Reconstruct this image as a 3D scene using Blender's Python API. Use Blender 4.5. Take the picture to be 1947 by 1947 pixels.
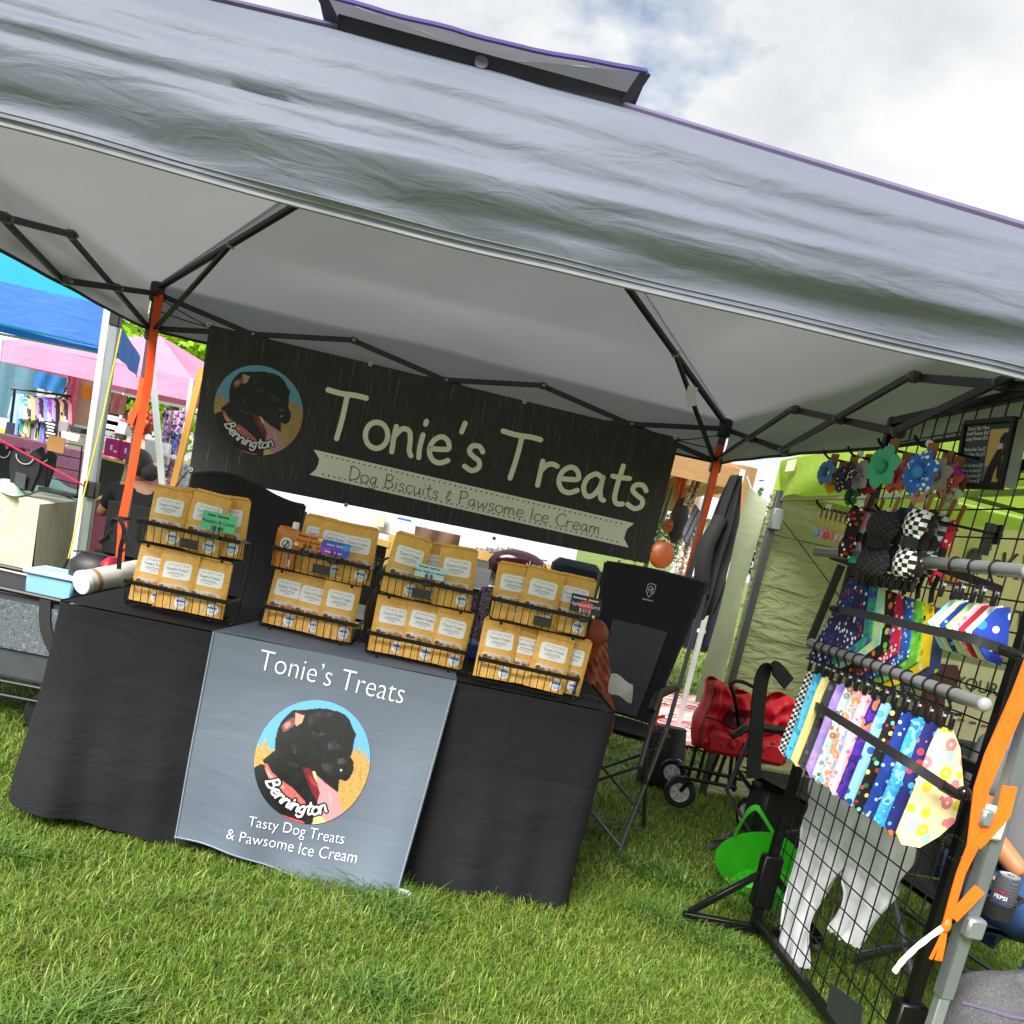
import bpy, bmesh, math, random
import numpy as np
from mathutils import Vector, Matrix
random.seed(7); rng = np.random.default_rng(7)
for o in list(bpy.data.objects): bpy.data.objects.remove(o, do_unlink=True)
scn = bpy.context.scene
col = scn.collection
# ------------------------------------------------------------------ camera
FPX, CXP, CYP, YAW, PITCH, ROLL, CAMH = 1731.0, 973.5, 1298.0, .1004, -.1625, .2171, 1.2724
fw = Vector((math.sin(YAW)*math.cos(PITCH), math.cos(YAW)*math.cos(PITCH), math.sin(PITCH)))
r0 = Vector((math.cos(YAW), -math.sin(YAW), 0)); u0 = r0.cross(fw)
cr = r0*math.cos(ROLL)+u0*math.sin(ROLL); cu = -r0*math.sin(ROLL)+u0*math.cos(ROLL)
CAM = Vector((0, 0, CAMH))
cd = bpy.data.cameras.new('camera'); cam = bpy.data.objects.new('camera', cd); col.objects.link(cam)
cd.sensor_width = 36; cd.lens = FPX/1947*36; cd.shift_y = (CYP-973.5)/1947; cd.clip_end = 3000; cd.clip_start = .05
M = Matrix((cr, cu, -fw)).transposed().to_4x4(); M.translation = CAM
cam.matrix_world = M; scn.camera = cam
def ray(x, y): return fw+cr*((x-CXP)/FPX)-cu*((y-CYP)/FPX)
def PY(x, y, Y): d = ray(x, y); return CAM+d*(Y/d.y)
def PX(x, y, X): d = ray(x, y); return CAM+d*(X/d.x)
def PZ(x, y, Z=0.): d = ray(x, y); return CAM+d*((Z-CAMH)/d.z)
# ------------------------------------------------------------------ world: bright broken cloud
SUN_EL, SUN_AZ = math.radians(43), math.radians(205)
w = bpy.data.worlds.new('World'); scn.world = w; w.use_nodes = True
nt = w.node_tree; nt.nodes.clear()
def N(t, nt_, **k):
    n = nt_.nodes.new(t)
    for a, b in k.items(): setattr(n, a, b)
    return n
sky = N('ShaderNodeTexSky', nt, sky_type='NISHITA', sun_disc=False); sky.sun_elevation = SUN_EL; sky.sun_rotation = SUN_AZ
tc = N('ShaderNodeTexCoord', nt)
mp = N('ShaderNodeMapping', nt); mp.inputs['Scale'].default_value = (1, 1, 1.7); mp.inputs['Location'].default_value = (.37, .1, .2)
ns = N('ShaderNodeTexNoise', nt); ns.inputs['Scale'].default_value = 2.3; ns.inputs['Detail'].default_value = 9; ns.inputs['Roughness'].default_value = .55
cov = N('ShaderNodeValToRGB', nt); cov.color_ramp.elements[0].position = .365; cov.color_ramp.elements[1].position = .445
ns2 = N('ShaderNodeTexNoise', nt); ns2.inputs['Scale'].default_value = 3.6; ns2.inputs['Detail'].default_value = 10; ns2.inputs['Roughness'].default_value = .58
tone = N('ShaderNodeValToRGB', nt)
tone.color_ramp.elements[0].position = .30; tone.color_ramp.elements[0].color = (2.3, 2.38, 2.46, 1)
tone.color_ramp.elements[1].position = .78; tone.color_ramp.elements[1].color = (7., 7.05, 7.1, 1); tm_ = tone.color_ramp.elements.new(.53); tm_.color = (3.15, 3.2, 3.25, 1)
mx = N('ShaderNodeMix', nt, data_type='RGBA')
bg = N('ShaderNodeBackground', nt); bg.inputs['Strength'].default_value = .1
out = N('ShaderNodeOutputWorld', nt)
L = nt.links.new
turn = N('ShaderNodeMapping', nt); qd, pd = ray(1290, 15).normalized(), ray(1520, 360).normalized()
turn.inputs['Rotation'].default_value = qd.rotation_difference(pd).to_euler()
dim = N('ShaderNodeVectorMath', nt, operation='SCALE'); dim.inputs['Scale'].default_value = .55
L(tc.outputs['Generated'], turn.inputs[0]); L(turn.outputs[0], mp.inputs[0]); L(mp.outputs[0], ns.inputs['Vector']); L(mp.outputs[0], ns2.inputs['Vector'])
L(ns.outputs['Fac'], cov.inputs[0]); L(ns2.outputs['Fac'], tone.inputs[0])
L(cov.outputs[0], mx.inputs[0]); L(sky.outputs[0], dim.inputs[0]); L(dim.outputs[0], mx.inputs[6]); L(tone.outputs[0], mx.inputs[7])
L(mx.outputs[2], bg.inputs[0]); L(bg.outputs[0], out.inputs[0])
sd = bpy.data.lights.new('sun', 'SUN'); so = bpy.data.objects.new('sun', sd); col.objects.link(so)
sd.energy = 2.9; sd.angle = math.radians(32); sd.color = (1, .96, .9)
# sun stands behind the photographer, a little to the left
sdir = Vector((-.5*math.cos(SUN_EL), -.866*math.cos(SUN_EL), math.sin(SUN_EL)))
so.rotation_euler = sdir.to_track_quat('Z', 'Y').to_euler()
sky.sun_rotation = math.atan2(sdir.x, sdir.y)
vs = scn.view_settings; vs.view_transform = 'Standard'; vs.look = 'None'; vs.exposure = 1.65; vs.gamma = 1
# ------------------------------------------------------------------ helpers
def S(c):
    if isinstance(c, str):
        c = c.lstrip('#'); c = [int(c[i:i+2], 16)/255 for i in (0, 2, 4)]
        return tuple(x/12.92 if x <= .04045 else ((x+.055)/1.055)**2.4 for x in c)
    return tuple(c)
MATS = {}
def _base(name):
    m = bpy.data.materials.new(name); m.use_nodes = True
    t = m.node_tree; b = t.nodes['Principled BSDF']; return m, t, b
KINDS = dict(cloth=(.85, 0, 900, .25, 14, .10, 0), paper=(.6, 0, 300, .05, 6, .05, 0), plastic=(.38, 0, 60, .04, 6, .06, 0),
             metal=(.35, .55, 120, .06, 9, .08, 0), leather=(.45, 0, 260, .35, 8, .22, 0), skin=(.5, 0, 200, .1, 10, .08, 0),
             hair=(.55, 0, 400, .5, 30, .35, 0), wood=(.55, 0, 40, .12, 9, .18, 0), ink=(.55, 0, 0, 0, 0, 0, 0), thin=(.8, 0, 500, .2, 8, .08, .3), gloss=(.15, 0, 20, .1, 5, .1, 0), leaf=(.6, 0, 0, 0, 3, .3, .35), nylon=(.5, 0, 500, .15, 9, .12, 0))
def VC(kind='cloth'):
    if kind in MATS: return MATS[kind]
    ro, me, bs, bst, nsc, na, tr = KINDS[kind]
    m, t, b = _base('painted_'+kind); l = t.links.new
    b.inputs['Roughness'].default_value = ro; b.inputs['Metallic'].default_value = me
    at = N('ShaderNodeAttribute', t, attribute_name='col')
    src = at.outputs['Color']
    tcn = N('ShaderNodeTexCoord', t)
    if nsc:
        n = N('ShaderNodeTexNoise', t); n.inputs['Scale'].default_value = nsc; n.inputs['Detail'].default_value = 6
        if kind in ('wood', 'hair'):
            mpn = N('ShaderNodeMapping', t); mpn.inputs['Scale'].default_value = (1, 1, .15); l(tcn.outputs['Object'], mpn.inputs[0]); l(mpn.outputs[0], n.inputs['Vector'])
        else: l(tcn.outputs['Object'], n.inputs['Vector'])
        mr = N('ShaderNodeMapRange', t); mr.inputs[1].default_value = .3; mr.inputs[2].default_value = .7
        mr.inputs[3].default_value = 1-na*1.4; mr.inputs[4].default_value = 1+na
        l(n.outputs['Fac'], mr.inputs[0])
        mm = N('ShaderNodeVectorMath', t, operation='SCALE'); l(src, mm.inputs[0]); l(mr.outputs[0], mm.inputs['Scale']); src = mm.outputs[0]
    l(src, b.inputs['Base Color'])
    if bs:
        n2 = N('ShaderNodeTexNoise', t); n2.inputs['Scale'].default_value = bs; n2.inputs['Detail'].default_value = 3
        l(tcn.outputs['Object'], n2.inputs['Vector'])
        bp = N('ShaderNodeBump', t); bp.inputs['Strength'].default_value = bst; bp.inputs['Distance'].default_value = .002
        l(n2.outputs['Fac'], bp.inputs['Height']); l(bp.outputs[0], b.inputs['Normal'])
    if tr:
        tl = N('ShaderNodeBsdfTranslucent', t); l(src, tl.inputs[0]); ms = N('ShaderNodeMixShader', t); ms.inputs[0].default_value = tr
        l(b.outputs[0], ms.inputs[1]); l(tl.outputs[0], ms.inputs[2]); l(ms.outputs[0], t.nodes['Material Output'].inputs[0])
    MATS[kind] = m; return m
def PAT(kind, cols, scale=30.):
    """woven prints: dots, rings, stripes, check, blotch"""
    key = (kind, str(cols), scale)
    if key in MATS: return MATS[key]
    m, t, b = _base('print_'+kind); l = t.links.new; b.inputs['Roughness'].default_value = .8
    tcn = N('ShaderNodeTexCoord', t); cols = [S(c) for c in cols]
    mapn = N('ShaderNodeMapping', t); mapn.inputs['Rotation'].default_value = (.3, .2, .1); l(tcn.outputs['Object'], mapn.inputs[0]); V = mapn.outputs[0]
    def ramp(pal):
        r = N('ShaderNodeValToRGB', t); r.color_ramp.interpolation = 'CONSTANT'; e = r.color_ramp.elements
        while len(e) < len(pal): e.new(.5)
        for i, c in enumerate(pal): e[i].position = i/len(pal); e[i].color = (*c, 1)
        return r
    if kind in ('dots', 'rings'):
        v = N('ShaderNodeTexVoronoi', t); v.inputs['Scale'].default_value = scale; v.inputs['Randomness'].default_value = .75; l(V, v.inputs['Vector'])
        sp = N('ShaderNodeSeparateColor', t); l(v.outputs['Color'], sp.inputs[0]); r = ramp(cols[1:]); l(sp.outputs[0], r.inputs[0])
        lt = N('ShaderNodeMath', t, operation='LESS_THAN'); l(v.outputs['Distance'], lt.inputs[0]); lt.inputs[1].default_value = .42 if kind == 'rings' else .36
        fac = lt.outputs[0]
        if kind == 'rings':
            g = N('ShaderNodeMath', t, operation='GREATER_THAN'); l(v.outputs['Distance'], g.inputs[0]); g.inputs[1].default_value = .12
            mu = N('ShaderNodeMath', t, operation='MULTIPLY'); l(fac, mu.inputs[0]); l(g.outputs[0], mu.inputs[1]); fac = mu.outputs[0]
        mxn = N('ShaderNodeMix', t, data_type='RGBA'); l(fac, mxn.inputs[0]); mxn.inputs[6].default_value = (*cols[0], 1); l(r.outputs[0], mxn.inputs[7]); src = mxn.outputs[2]
    elif kind in ('check', 'checkx'):
        mp3 = N('ShaderNodeMapping', t); mp3.inputs['Scale'].default_value = (.0, 1, 1) if kind == 'check' else (1, 0, 1); l(tcn.outputs['Object'], mp3.inputs[0])
        c = N('ShaderNodeTexChecker', t); c.inputs['Scale'].default_value = scale; c.inputs[1].default_value = (*cols[0], 1); c.inputs[2].default_value = (*cols[1], 1)
        l(mp3.outputs[0], c.inputs[0]); src = c.outputs[0]
        mp2 = N('ShaderNodeMapping', t); mp2.inputs['Location'].default_value = (.0, .5/scale, .0); mp2.inputs['Scale'].default_value = (0, 1, 1) if kind == 'check' else (1, 0, 1); l(tcn.outputs['Object'], mp2.inputs[0])
        c2 = N('ShaderNodeTexChecker', t); c2.inputs['Scale'].default_value = scale*.5; c2.inputs[1].default_value = (1, 1, 1, 1); c2.inputs[2].default_value = (.45, .45, .45, 1); l(mp2.outputs[0], c2.inputs[0])
        mxn = N('ShaderNodeMix', t, data_type='RGBA', blend_type='MULTIPLY'); mxn.inputs[0].default_value = .6; l(src, mxn.inputs[6]); l(c2.outputs[0], mxn.inputs[7]); src = mxn.outputs[2]
    elif kind == 'stripes':
        wv = N('ShaderNodeTexWave', t); wv.bands_direction = 'DIAGONAL'; wv.inputs['Scale'].default_value = scale; wv.inputs['Distortion'].default_value = .4; l(V, wv.inputs[0])
        r = ramp(cols); l(wv.outputs['Fac'], r.inputs[0]); src = r.outputs[0]
    else:
        n = N('ShaderNodeTexNoise', t); n.inputs['Scale'].default_value = scale; n.inputs['Detail'].default_value = 2.5; l(V, n.inputs['Vector'])
        mr = N('ShaderNodeMapRange', t); mr.inputs[1].default_value = .3; mr.inputs[2].default_value = .7; l(n.outputs['Fac'], mr.inputs[0])
        r = ramp(cols); l(mr.outputs[0], r.inputs[0]); src = r.outputs[0]
    l(src, b.inputs['Base Color']); MATS[key] = m; return m
def orth(d):
    d = d.normalized(); a = Vector((0, 0, 1)) if abs(d.z) < .9 else Vector((1, 0, 0))
    x = a.cross(d).normalized(); return x, d.cross(x)
ORG = {}
class MB:
    def __init__(s, c=(.5, .5, .5)): s.v = []; s.f = []; s.c = []; s.col = S(c)
    def add(s, vs, fs, c=None):
        k = len(s.v); s.v += [tuple(p) for p in vs]; c = S(c) if c is not None else s.col
        for f in fs: s.f.append(tuple(i+k for i in f)); s.c.append(c)
        return s
    def box(s, c, sz, ch=0., R=None, col=None):
        hx, hy, hz = sz[0]/2, sz[1]/2, sz[2]/2; c = Vector(c)
        R = R or Matrix.Identity(3)
        if ch <= 0:
            P = [c+R@Vector((x*hx, y*hy, z*hz)) for x in (-1, 1) for y in (-1, 1) for z in (-1, 1)]
            return s.add(P, [(0, 1, 3, 2), (4, 6, 7, 5), (0, 4, 5, 1), (2, 3, 7, 6), (0, 2, 6, 4), (1, 5, 7, 3)], col)
        bm = bmesh.new()
        for x in (-1, 1):
            for y in (-1, 1):
                for z in (-1, 1):
                    for a in range(3):
                        q = [x*hx, y*hy, z*hz]
                        for b in range(3):
                            if b != a: q[b] -= math.copysign(ch, q[b])
                        bm.verts.new(q)
        bmesh.ops.convex_hull(bm, input=bm.verts); bmesh.ops.dissolve_limit(bm, angle_limit=.02, verts=bm.verts, edges=bm.edges)
        bm.verts.index_update()
        s.add([c+R@v.co for v in bm.verts], [[v.index for v in f.verts] for f in bm.faces], col); bm.free(); return s
    def bar(s, a, b, w, h=None, up=None, ch=0, col=None):
        a, b = Vector(a), Vector(b); d = (b-a); ln = d.length; d.normalize(); up = Vector(up) if up is not None else Vector((0, 0, 1))
        if abs(d.dot(up)) > .98: up = Vector((0, 1, 0))
        x = d.cross(up).normalized(); z = x.cross(d)
        R = Matrix((x, d, z)).transposed(); return s.box((a+b)/2, (w, ln, h or w), ch, R, col)
    def tube(s, pts, r, n=6, col=None, closed=False):
        pts = [Vector(p) for p in pts]; m = len(pts); vs = []; x = None
        for i, p in enumerate(pts):
            if closed: d = pts[(i+1) % m]-pts[i-1]
            else: d = pts[min(i+1, m-1)]-pts[max(i-1, 0)]
            if d.length < 1e-9: d = Vector((0, 0, 1))
            d.normalize()
            if x is None: x, y = orth(d)
            else:
                x = (x-d*x.dot(d))
                if x.length < 1e-6: x, y = orth(d)
                x.normalize(); y = d.cross(x)
            rr = r[i] if hasattr(r, '__len__') else r
            vs += [p+(x*math.cos(2*math.pi*k/n)+y*math.sin(2*math.pi*k/n))*rr for k in range(n)]
        fs = []
        for i in range(m if closed else m-1):
            j = (i+1) % m
            for k in range(n): fs.append((i*n+k, i*n+(k+1) % n, j*n+(k+1) % n, j*n+k))
        if not closed: fs.append(tuple(range(n-1, -1, -1))); fs.append(tuple((m-1)*n+k for k in range(n)))
        return s.add(vs, fs, col)
    def strap(s, pts, w, t, wdir, col=None):
        pts = [Vector(p) for p in pts]; m = len(pts); vs = []
        for i, p in enumerate(pts):
            d = (pts[min(i+1, m-1)]-pts[max(i-1, 0)]).normalized()
            wd = Vector(wdir[i] if isinstance(wdir, list) else wdir); wd = (wd-d*wd.dot(d)).normalized(); nn = d.cross(wd)
            ww = w[i] if hasattr(w, '__len__') else w
            for a, b in ((-1, -1), (1, -1), (1, 1), (-1, 1)): vs.append(p+wd*a*ww/2+nn*b*t/2)
        fs = [(i*4+k, i*4+(k+1) % 4, i*4+4+(k+1) % 4, i*4+4+k) for i in range(m-1) for k in range(4)]
        fs += [(3, 2, 1, 0), tuple((m-1)*4+k for k in range(4))]
        return s.add(vs, fs, col)
    def prism(s, poly, o, ex, ey, t, col=None):
        o, ex, ey = Vector(o), Vector(ex), Vector(ey); nn = ex.cross(ey).normalized(); m = len(poly)
        vs = [o+ex*a+ey*b for a, b in poly]; vs += [p-nn*t for p in vs]
        fs = [tuple(range(m)), tuple(range(2*m-1, m-1, -1))]+[(i, i+m, (i+1) % m+m, (i+1) % m) for i in range(m)]
        return s.add(vs, fs, col)
    def lathe(s, prof, o, ax=(0, 0, 1), n=16, col=None):
        o = Vector(o); ax = Vector(ax).normalized(); x, y = orth(ax); vs = []; m = len(prof)
        for r, h in prof: vs += [o+ax*h+(x*math.cos(2*math.pi*k/n)+y*math.sin(2*math.pi*k/n))*r for k in range(n)]
        fs = [(i*n+k, i*n+(k+1) % n, (i+1)*n+(k+1) % n, (i+1)*n+k) for i in range(m-1) for k in range(n)]
        if prof[0][0] > 1e-6 and prof[-1][0] > 1e-6: fs += [((m-1)*n+k, (m-1)*n+(k+1) % n, (k+1) % n, k) for k in range(n)]
        return s.add(vs, fs, col)
    def grid(s, fn, nu, nv, col=None, u=(0, 1), v=(0, 1), back=0.):
        vs = [Vector(fn(u[0]+(u[1]-u[0])*i/nu, v[0]+(v[1]-v[0])*j/nv)) for j in range(nv+1) for i in range(nu+1)]
        q = lambda i, j: j*(nu+1)+i
        fs = [(q(i, j), q(i+1, j), q(i+1, j+1), q(i, j+1)) for j in range(nv) for i in range(nu)]
        return s.add(vs, fs, col)
    def ball(s, c, r, n=10, m=7, col=None, sc=(1, 1, 1), R=None):
        c = Vector(c); R = R or Matrix.Identity(3); vs = [c+R@Vector((0, 0, r*sc[2]))]
        for j in range(1, m):
            t = math.pi*j/m
            for k in range(n):
                p = 2*math.pi*k/n; vs.append(c+R@Vector((r*sc[0]*math.sin(t)*math.cos(p), r*sc[1]*math.sin(t)*math.sin(p), r*sc[2]*math.cos(t))))
        vs.append(c+R@Vector((0, 0, -r*sc[2]))); e = len(vs)-1
        fs = [(0, 1+k, 1+(k+1) % n) for k in range(n)]
        for j in range(m-2): fs += [(1+j*n+k, 1+(j+1)*n+k, 1+(j+1)*n+(k+1) % n, 1+j*n+(k+1) % n) for k in range(n)]
        b = 1+(m-2)*n; fs += [(b+k, e, b+(k+1) % n) for k in range(n)]
        return s.add(vs, fs, col)
    def mesh(s, name, origin=(0, 0, 0), smooth=True, ang=40):
        me = bpy.data.meshes.new(name); o = Vector(origin)
        me.from_pydata([tuple(Vector(p)-o) for p in s.v], [], s.f)
        a = me.attributes.new('col', 'FLOAT_COLOR', 'FACE'); a.data.foreach_set('color', [x for c in s.c for x in (*c[:3], 1.)])
        if smooth:
            me.polygons.foreach_set('use_smooth', [True]*len(s.f)); me.set_sharp_from_angle(angle=math.radians(ang))
        me.update(); return me
    def build(s, name, kind='cloth', parent=None, loc=None, smooth=True, ang=40, local=False):
        """one mesh object; a part keeps its thing's origin"""
        if parent is not None: org = Vector((0, 0, 0)) if local else ORG.get(parent.name, Vector((0, 0, 0)))
        else: org = Vector(loc) if loc is not None else Vector((sum(p[0] for p in s.v)/len(s.v), sum(p[1] for p in s.v)/len(s.v), min(p[2] for p in s.v)))
        me = s.mesh(name, org, smooth, ang)
        me.materials.append(VC(kind) if isinstance(kind, str) else kind)
        ob = bpy.data.objects.new(name, me); col.objects.link(ob)
        if parent is not None: ob.parent = parent; ORG[ob.name] = org
        else: ob.location = org; ORG[ob.name] = org
        return ob
def tag(o, label=None, cat=None, group=None, kind=None):
    if label: o['label'] = label
    if cat: o['category'] = cat
    if group: o['group'] = group
    if kind: o['kind'] = kind
    return o
def thing(name, label, cat, loc=(0, 0, 0), rz=0, group=None):
    o = bpy.data.objects.new(name, None); col.objects.link(o); o.location = loc; o.rotation_euler = (0, 0, rz); o.empty_display_size = .05
    ORG[o.name] = Vector(loc); return tag(o, label, cat, group)
def copy_tree(o, parent=None):
    c = o.copy(); col.objects.link(c); c.parent = parent; ORG[c.name] = ORG.get(o.name, Vector())
    for ch in o.children: copy_tree(ch, c)
    return c
def share(name, me, parent, mat=None, loc=(0, 0, 0), rot=None):
    ob = bpy.data.objects.new(name, me); col.objects.link(ob); ob.parent = parent; ob.location = loc
    if rot: ob.rotation_euler = rot
    return ob
def cat_rom(pts, n=6, closed=False):
    pts = [Vector(p) for p in pts]; m = len(pts)
    if m < 3: return pts
    outp = []
    rngi = range(m) if closed else range(m-1)
    for i in rngi:
        if closed: a, b, c, d = pts[i-1], pts[i], pts[(i+1) % m], pts[(i+2) % m]
        else: a, b, c, d = pts[max(i-1, 0)], pts[i], pts[i+1], pts[min(i+2, m-1)]
        for k in range(n):
            t = k/n; outp.append(.5*((2*b)+(c-a)*t+(2*a-5*b+4*c-d)*t*t+(3*b-a-3*c+d)*t**3))
    if not closed: outp.append(pts[-1])
    return outp
# ---- lettering ----------------------------------------------------
def text2d(body, size=1., align='CENTER', spacing=1., thin=0.):
    cu_ = bpy.data.curves.new('t', 'FONT'); cu_.body = body; cu_.size = size; cu_.align_x = align; cu_.align_y = 'CENTER'; cu_.resolution_u = 3; cu_.space_character = spacing; cu_.offset = -thin
    ob = bpy.data.objects.new('t', cu_); col.objects.link(ob); dg = bpy.context.evaluated_depsgraph_get()
    me = bpy.data.meshes.new_from_object(ob.evaluated_get(dg)); bpy.data.objects.remove(ob); bpy.data.curves.remove(cu_)
    vs = [(v.co.x, v.co.y) for v in me.vertices]; fs = [tuple(p.vertices) for p in me.polygons]; bpy.data.meshes.remove(me)
    return vs, fs
def stroke2d(strokes, w, n=5):
    """monoline pen strokes to flat ribbons with round ends"""
    vs, fs = [], []
    for st in strokes:
        p = [Vector((a, b, 0)) for a, b in st]
        p = cat_rom(p, n) if len(p) > 2 else p
        k = len(vs); m = len(p)
        d0 = (p[0]-p[1]).normalized(); d1 = (p[-1]-p[-2]).normalized()
        def cap(c, d):
            b = len(vs); nn = Vector((-d.y, d.x, 0)); vs.append((c.x, c.y))
            for i in range(9): a = math.pi*i/8; q = c+(nn*math.cos(a)+d*math.sin(a))*w/2; vs.append((q.x, q.y))
            for i in range(8): fs.append((b, b+2+i, b+1+i))
        for i in range(m):
            d = (p[min(i+1, m-1)]-p[max(i-1, 0)]).normalized(); nn = Vector((-d.y, d.x, 0))
            for q in (p[i]+nn*w/2, p[i]-nn*w/2): vs.append((q.x, q.y))
        for i in range(m-1): fs.append((k+2*i, k+2*i+1, k+2*i+3, k+2*i+2))
        cap(p[0], d0); cap(p[-1], d1)
    return vs, fs
def arc(cx, cy, rx, ry, a0, a1, n=10): return [(cx+rx*math.cos(math.radians(a0+(a1-a0)*i/n)), cy+ry*math.sin(math.radians(a0+(a1-a0)*i/n))) for i in range(n+1)]
HAND = {  # pen letters: cap height 1, x height .55
 'T': (.95, [[(0, .98), (.3, .97), (.62, 1.), (.86, 1.)], [(.44, .98), (.42, .5), (.37, .02)]]),
 'o': (.62, [arc(.28, .28, .25, .28, 100, 460, 14)]),
 'n': (.58, [[(.06, .56), (.05, .3), (.06, .01)], [(.06, .36), (.2, .54), (.36, .53), (.42, .35), (.44, .12), (.5, .02)]]),
 'i': (.26, [[(.1, .52), (.08, .25), (.1, .02)], [(.11, .76), (.12, .82)]]),
 'e': (.58, [[(.06, .27), (.28, .3), (.47, .36), (.4, .53), (.24, .57), (.08, .42), (.05, .2), (.17, .03), (.34, .01), (.5, .1)]]),
 "'": (.28, [[(.14, .98), (.1, .78)]]),
 's': (.5, [[(.38, .46), (.28, .56), (.12, .53), (.08, .4), (.2, .31), (.34, .24), (.36, .1), (.22, .0), (.04, .06)]]),
 'r': (.46, [[(.06, .55), (.06, .3), (.06, .01)], [(.06, .32), (.16, .48), (.28, .54), (.4, .52)]]),
 'a': (.62, [[(.42, .5), (.26, .56), (.09, .42), (.05, .2), (.15, .03), (.3, .08), (.41, .3), (.43, .5)], [(.43, .52), (.43, .25), (.48, .06), (.56, .02)]]),
 't': (.46, [[(.2, .88), (.17, .5), (.17, .15), (.25, .02), (.38, .04)], [(.02, .6), (.2, .61), (.4, .64)]]),
 'D': (.82, [[(.1, .97), (.09, .5), (.1, .02)], [(.0, .94), (.3, .98), (.62, .82), (.72, .52), (.58, .18), (.3, .02), (.08, .01)]]),
 'g': (.6, [[(.42, .5), (.26, .56), (.08, .42), (.06, .2), (.2, .05), (.36, .16), (.42, .4)], [(.43, .54), (.42, .1), (.38, -.22), (.2, -.32), (.04, -.22)]]),
 'B': (.72, [[(.08, .98), (.08, .5), (.08, .01)], [(.06, .97), (.3, 1.), (.5, .86), (.42, .62), (.12, .53), (.44, .48), (.6, .27), (.46, .06), (.2, .0), (.06, .01)]]),
 'c': (.54, [[(.44, .48), (.3, .56), (.12, .46), (.05, .25), (.14, .05), (.3, .0), (.46, .09)]]),
 'u': (.6, [[(.06, .54), (.06, .2), (.16, .02), (.32, .06), (.42, .28), (.43, .53)], [(.43, .5), (.44, .2), (.5, .02)]]),
 '&': (.5, [[(.36, .62), (.2, .7), (.1, .58), (.24, .46), (.08, .32), (.12, .14), (.3, .12), (.38, .22)], [(.23, .85), (.23, .7)], [(.23, .12), (.23, -.02)]]),
 'P': (.68, [[(.1, .97), (.09, .5), (.1, .01)], [(.02, .95), (.3, 1.), (.54, .86), (.5, .6), (.28, .48), (.1, .46)]]),
 'w': (.8, [[(.04, .54), (.1, .2), (.2, .02), (.32, .3), (.4, .42), (.46, .1), (.54, .02), (.66, .3), (.7, .55)]]),
 'm': (.86, [[(.06, .55), (.05, .3), (.06, .01)], [(.06, .36), (.18, .54), (.32, .52), (.37, .3), (.37, .02)], [(.37, .34), (.5, .54), (.63, .5), (.67, .25), (.72, .02)]]),
 'I': (.26, [[(.1, .98), (.09, .5), (.1, .01)]]),
 'C': (.78, [[(.68, .82), (.5, .98), (.26, .9), (.08, .62), (.08, .3), (.26, .05), (.5, .01), (.7, .14)]]),
 ' ': (.42, [])}
def hand(body, w, slant=0., sp=0.):
    strokes = []; x = 0
    for ch in body:
        adv, st = HAND[ch]
        for s_ in st: strokes.append([(x+a+slant*b, b) for a, b in s_])
        x += adv+sp
    return strokes, x
def put(mb, vf, fn, c):
    vs, fs = vf; mb.add([fn(a, b) for a, b in vs], fs, c)
def rrect(w, h, r, n=4):
    return [(sx*(w/2-r)+r*math.cos(a), sy*(h/2-r)+r*math.sin(a)) for sx, sy, a0 in ((1, 1, 0), (-1, 1, 90), (-1, -1, 180), (1, -1, 270)) for a in [math.radians(a0+90*i/n) for i in range(n+1)]]
BLK = '#1b1b1e'; DK = '#2c2d31'
# ================================================================== SETTING
def grass_mat():
    m, t, b = _base('lawn'); l = t.links.new; b.inputs['Roughness'].default_value = .95
    tcn = N('ShaderNodeTexCoord', t)
    n = N('ShaderNodeTexNoise', t); n.inputs['Scale'].default_value = 1.3; n.inputs['Detail'].default_value = 8; l(tcn.outputs['Object'], n.inputs['Vector'])
    n2 = N('ShaderNodeTexNoise', t); n2.inputs['Scale'].default_value = 45; n2.inputs['Detail'].default_value = 5; l(tcn.outputs['Object'], n2.inputs['Vector'])
    a = N('ShaderNodeMath', t, operation='ADD'); l(n.outputs['Fac'], a.inputs[0]); l(n2.outputs['Fac'], a.inputs[1])
    r = N('ShaderNodeValToRGB', t); e = r.color_ramp.elements
    h = N('ShaderNodeMath', t, operation='MULTIPLY'); l(a.outputs[0], h.inputs[0]); h.inputs[1].default_value = .5
    e[0].position = .36; e[0].color = (.045, .085, .012, 1); e[1].position = .62; e[1].color = (.19, .25, .04, 1)
    l(h.outputs[0], r.inputs[0]); l(r.outputs[0], b.inputs['Base Color'])
    bp = N('ShaderNodeBump', t); bp.inputs['Strength'].default_value = .8; bp.inputs['Distance'].default_value = .03; l(n2.outputs['Fac'], bp.inputs['Height']); l(bp.outputs[0], b.inputs['Normal'])
    return m
LAWN = grass_mat()
g = MB(); g.add([(-700, -300, 0), (700, -300, 0), (700, 1200, 0), (-700, 1200, 0)], [(0, 1, 2, 3)])
tag(g.build('lawn', LAWN, loc=(0, 0, 0)), kind='structure')
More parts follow.
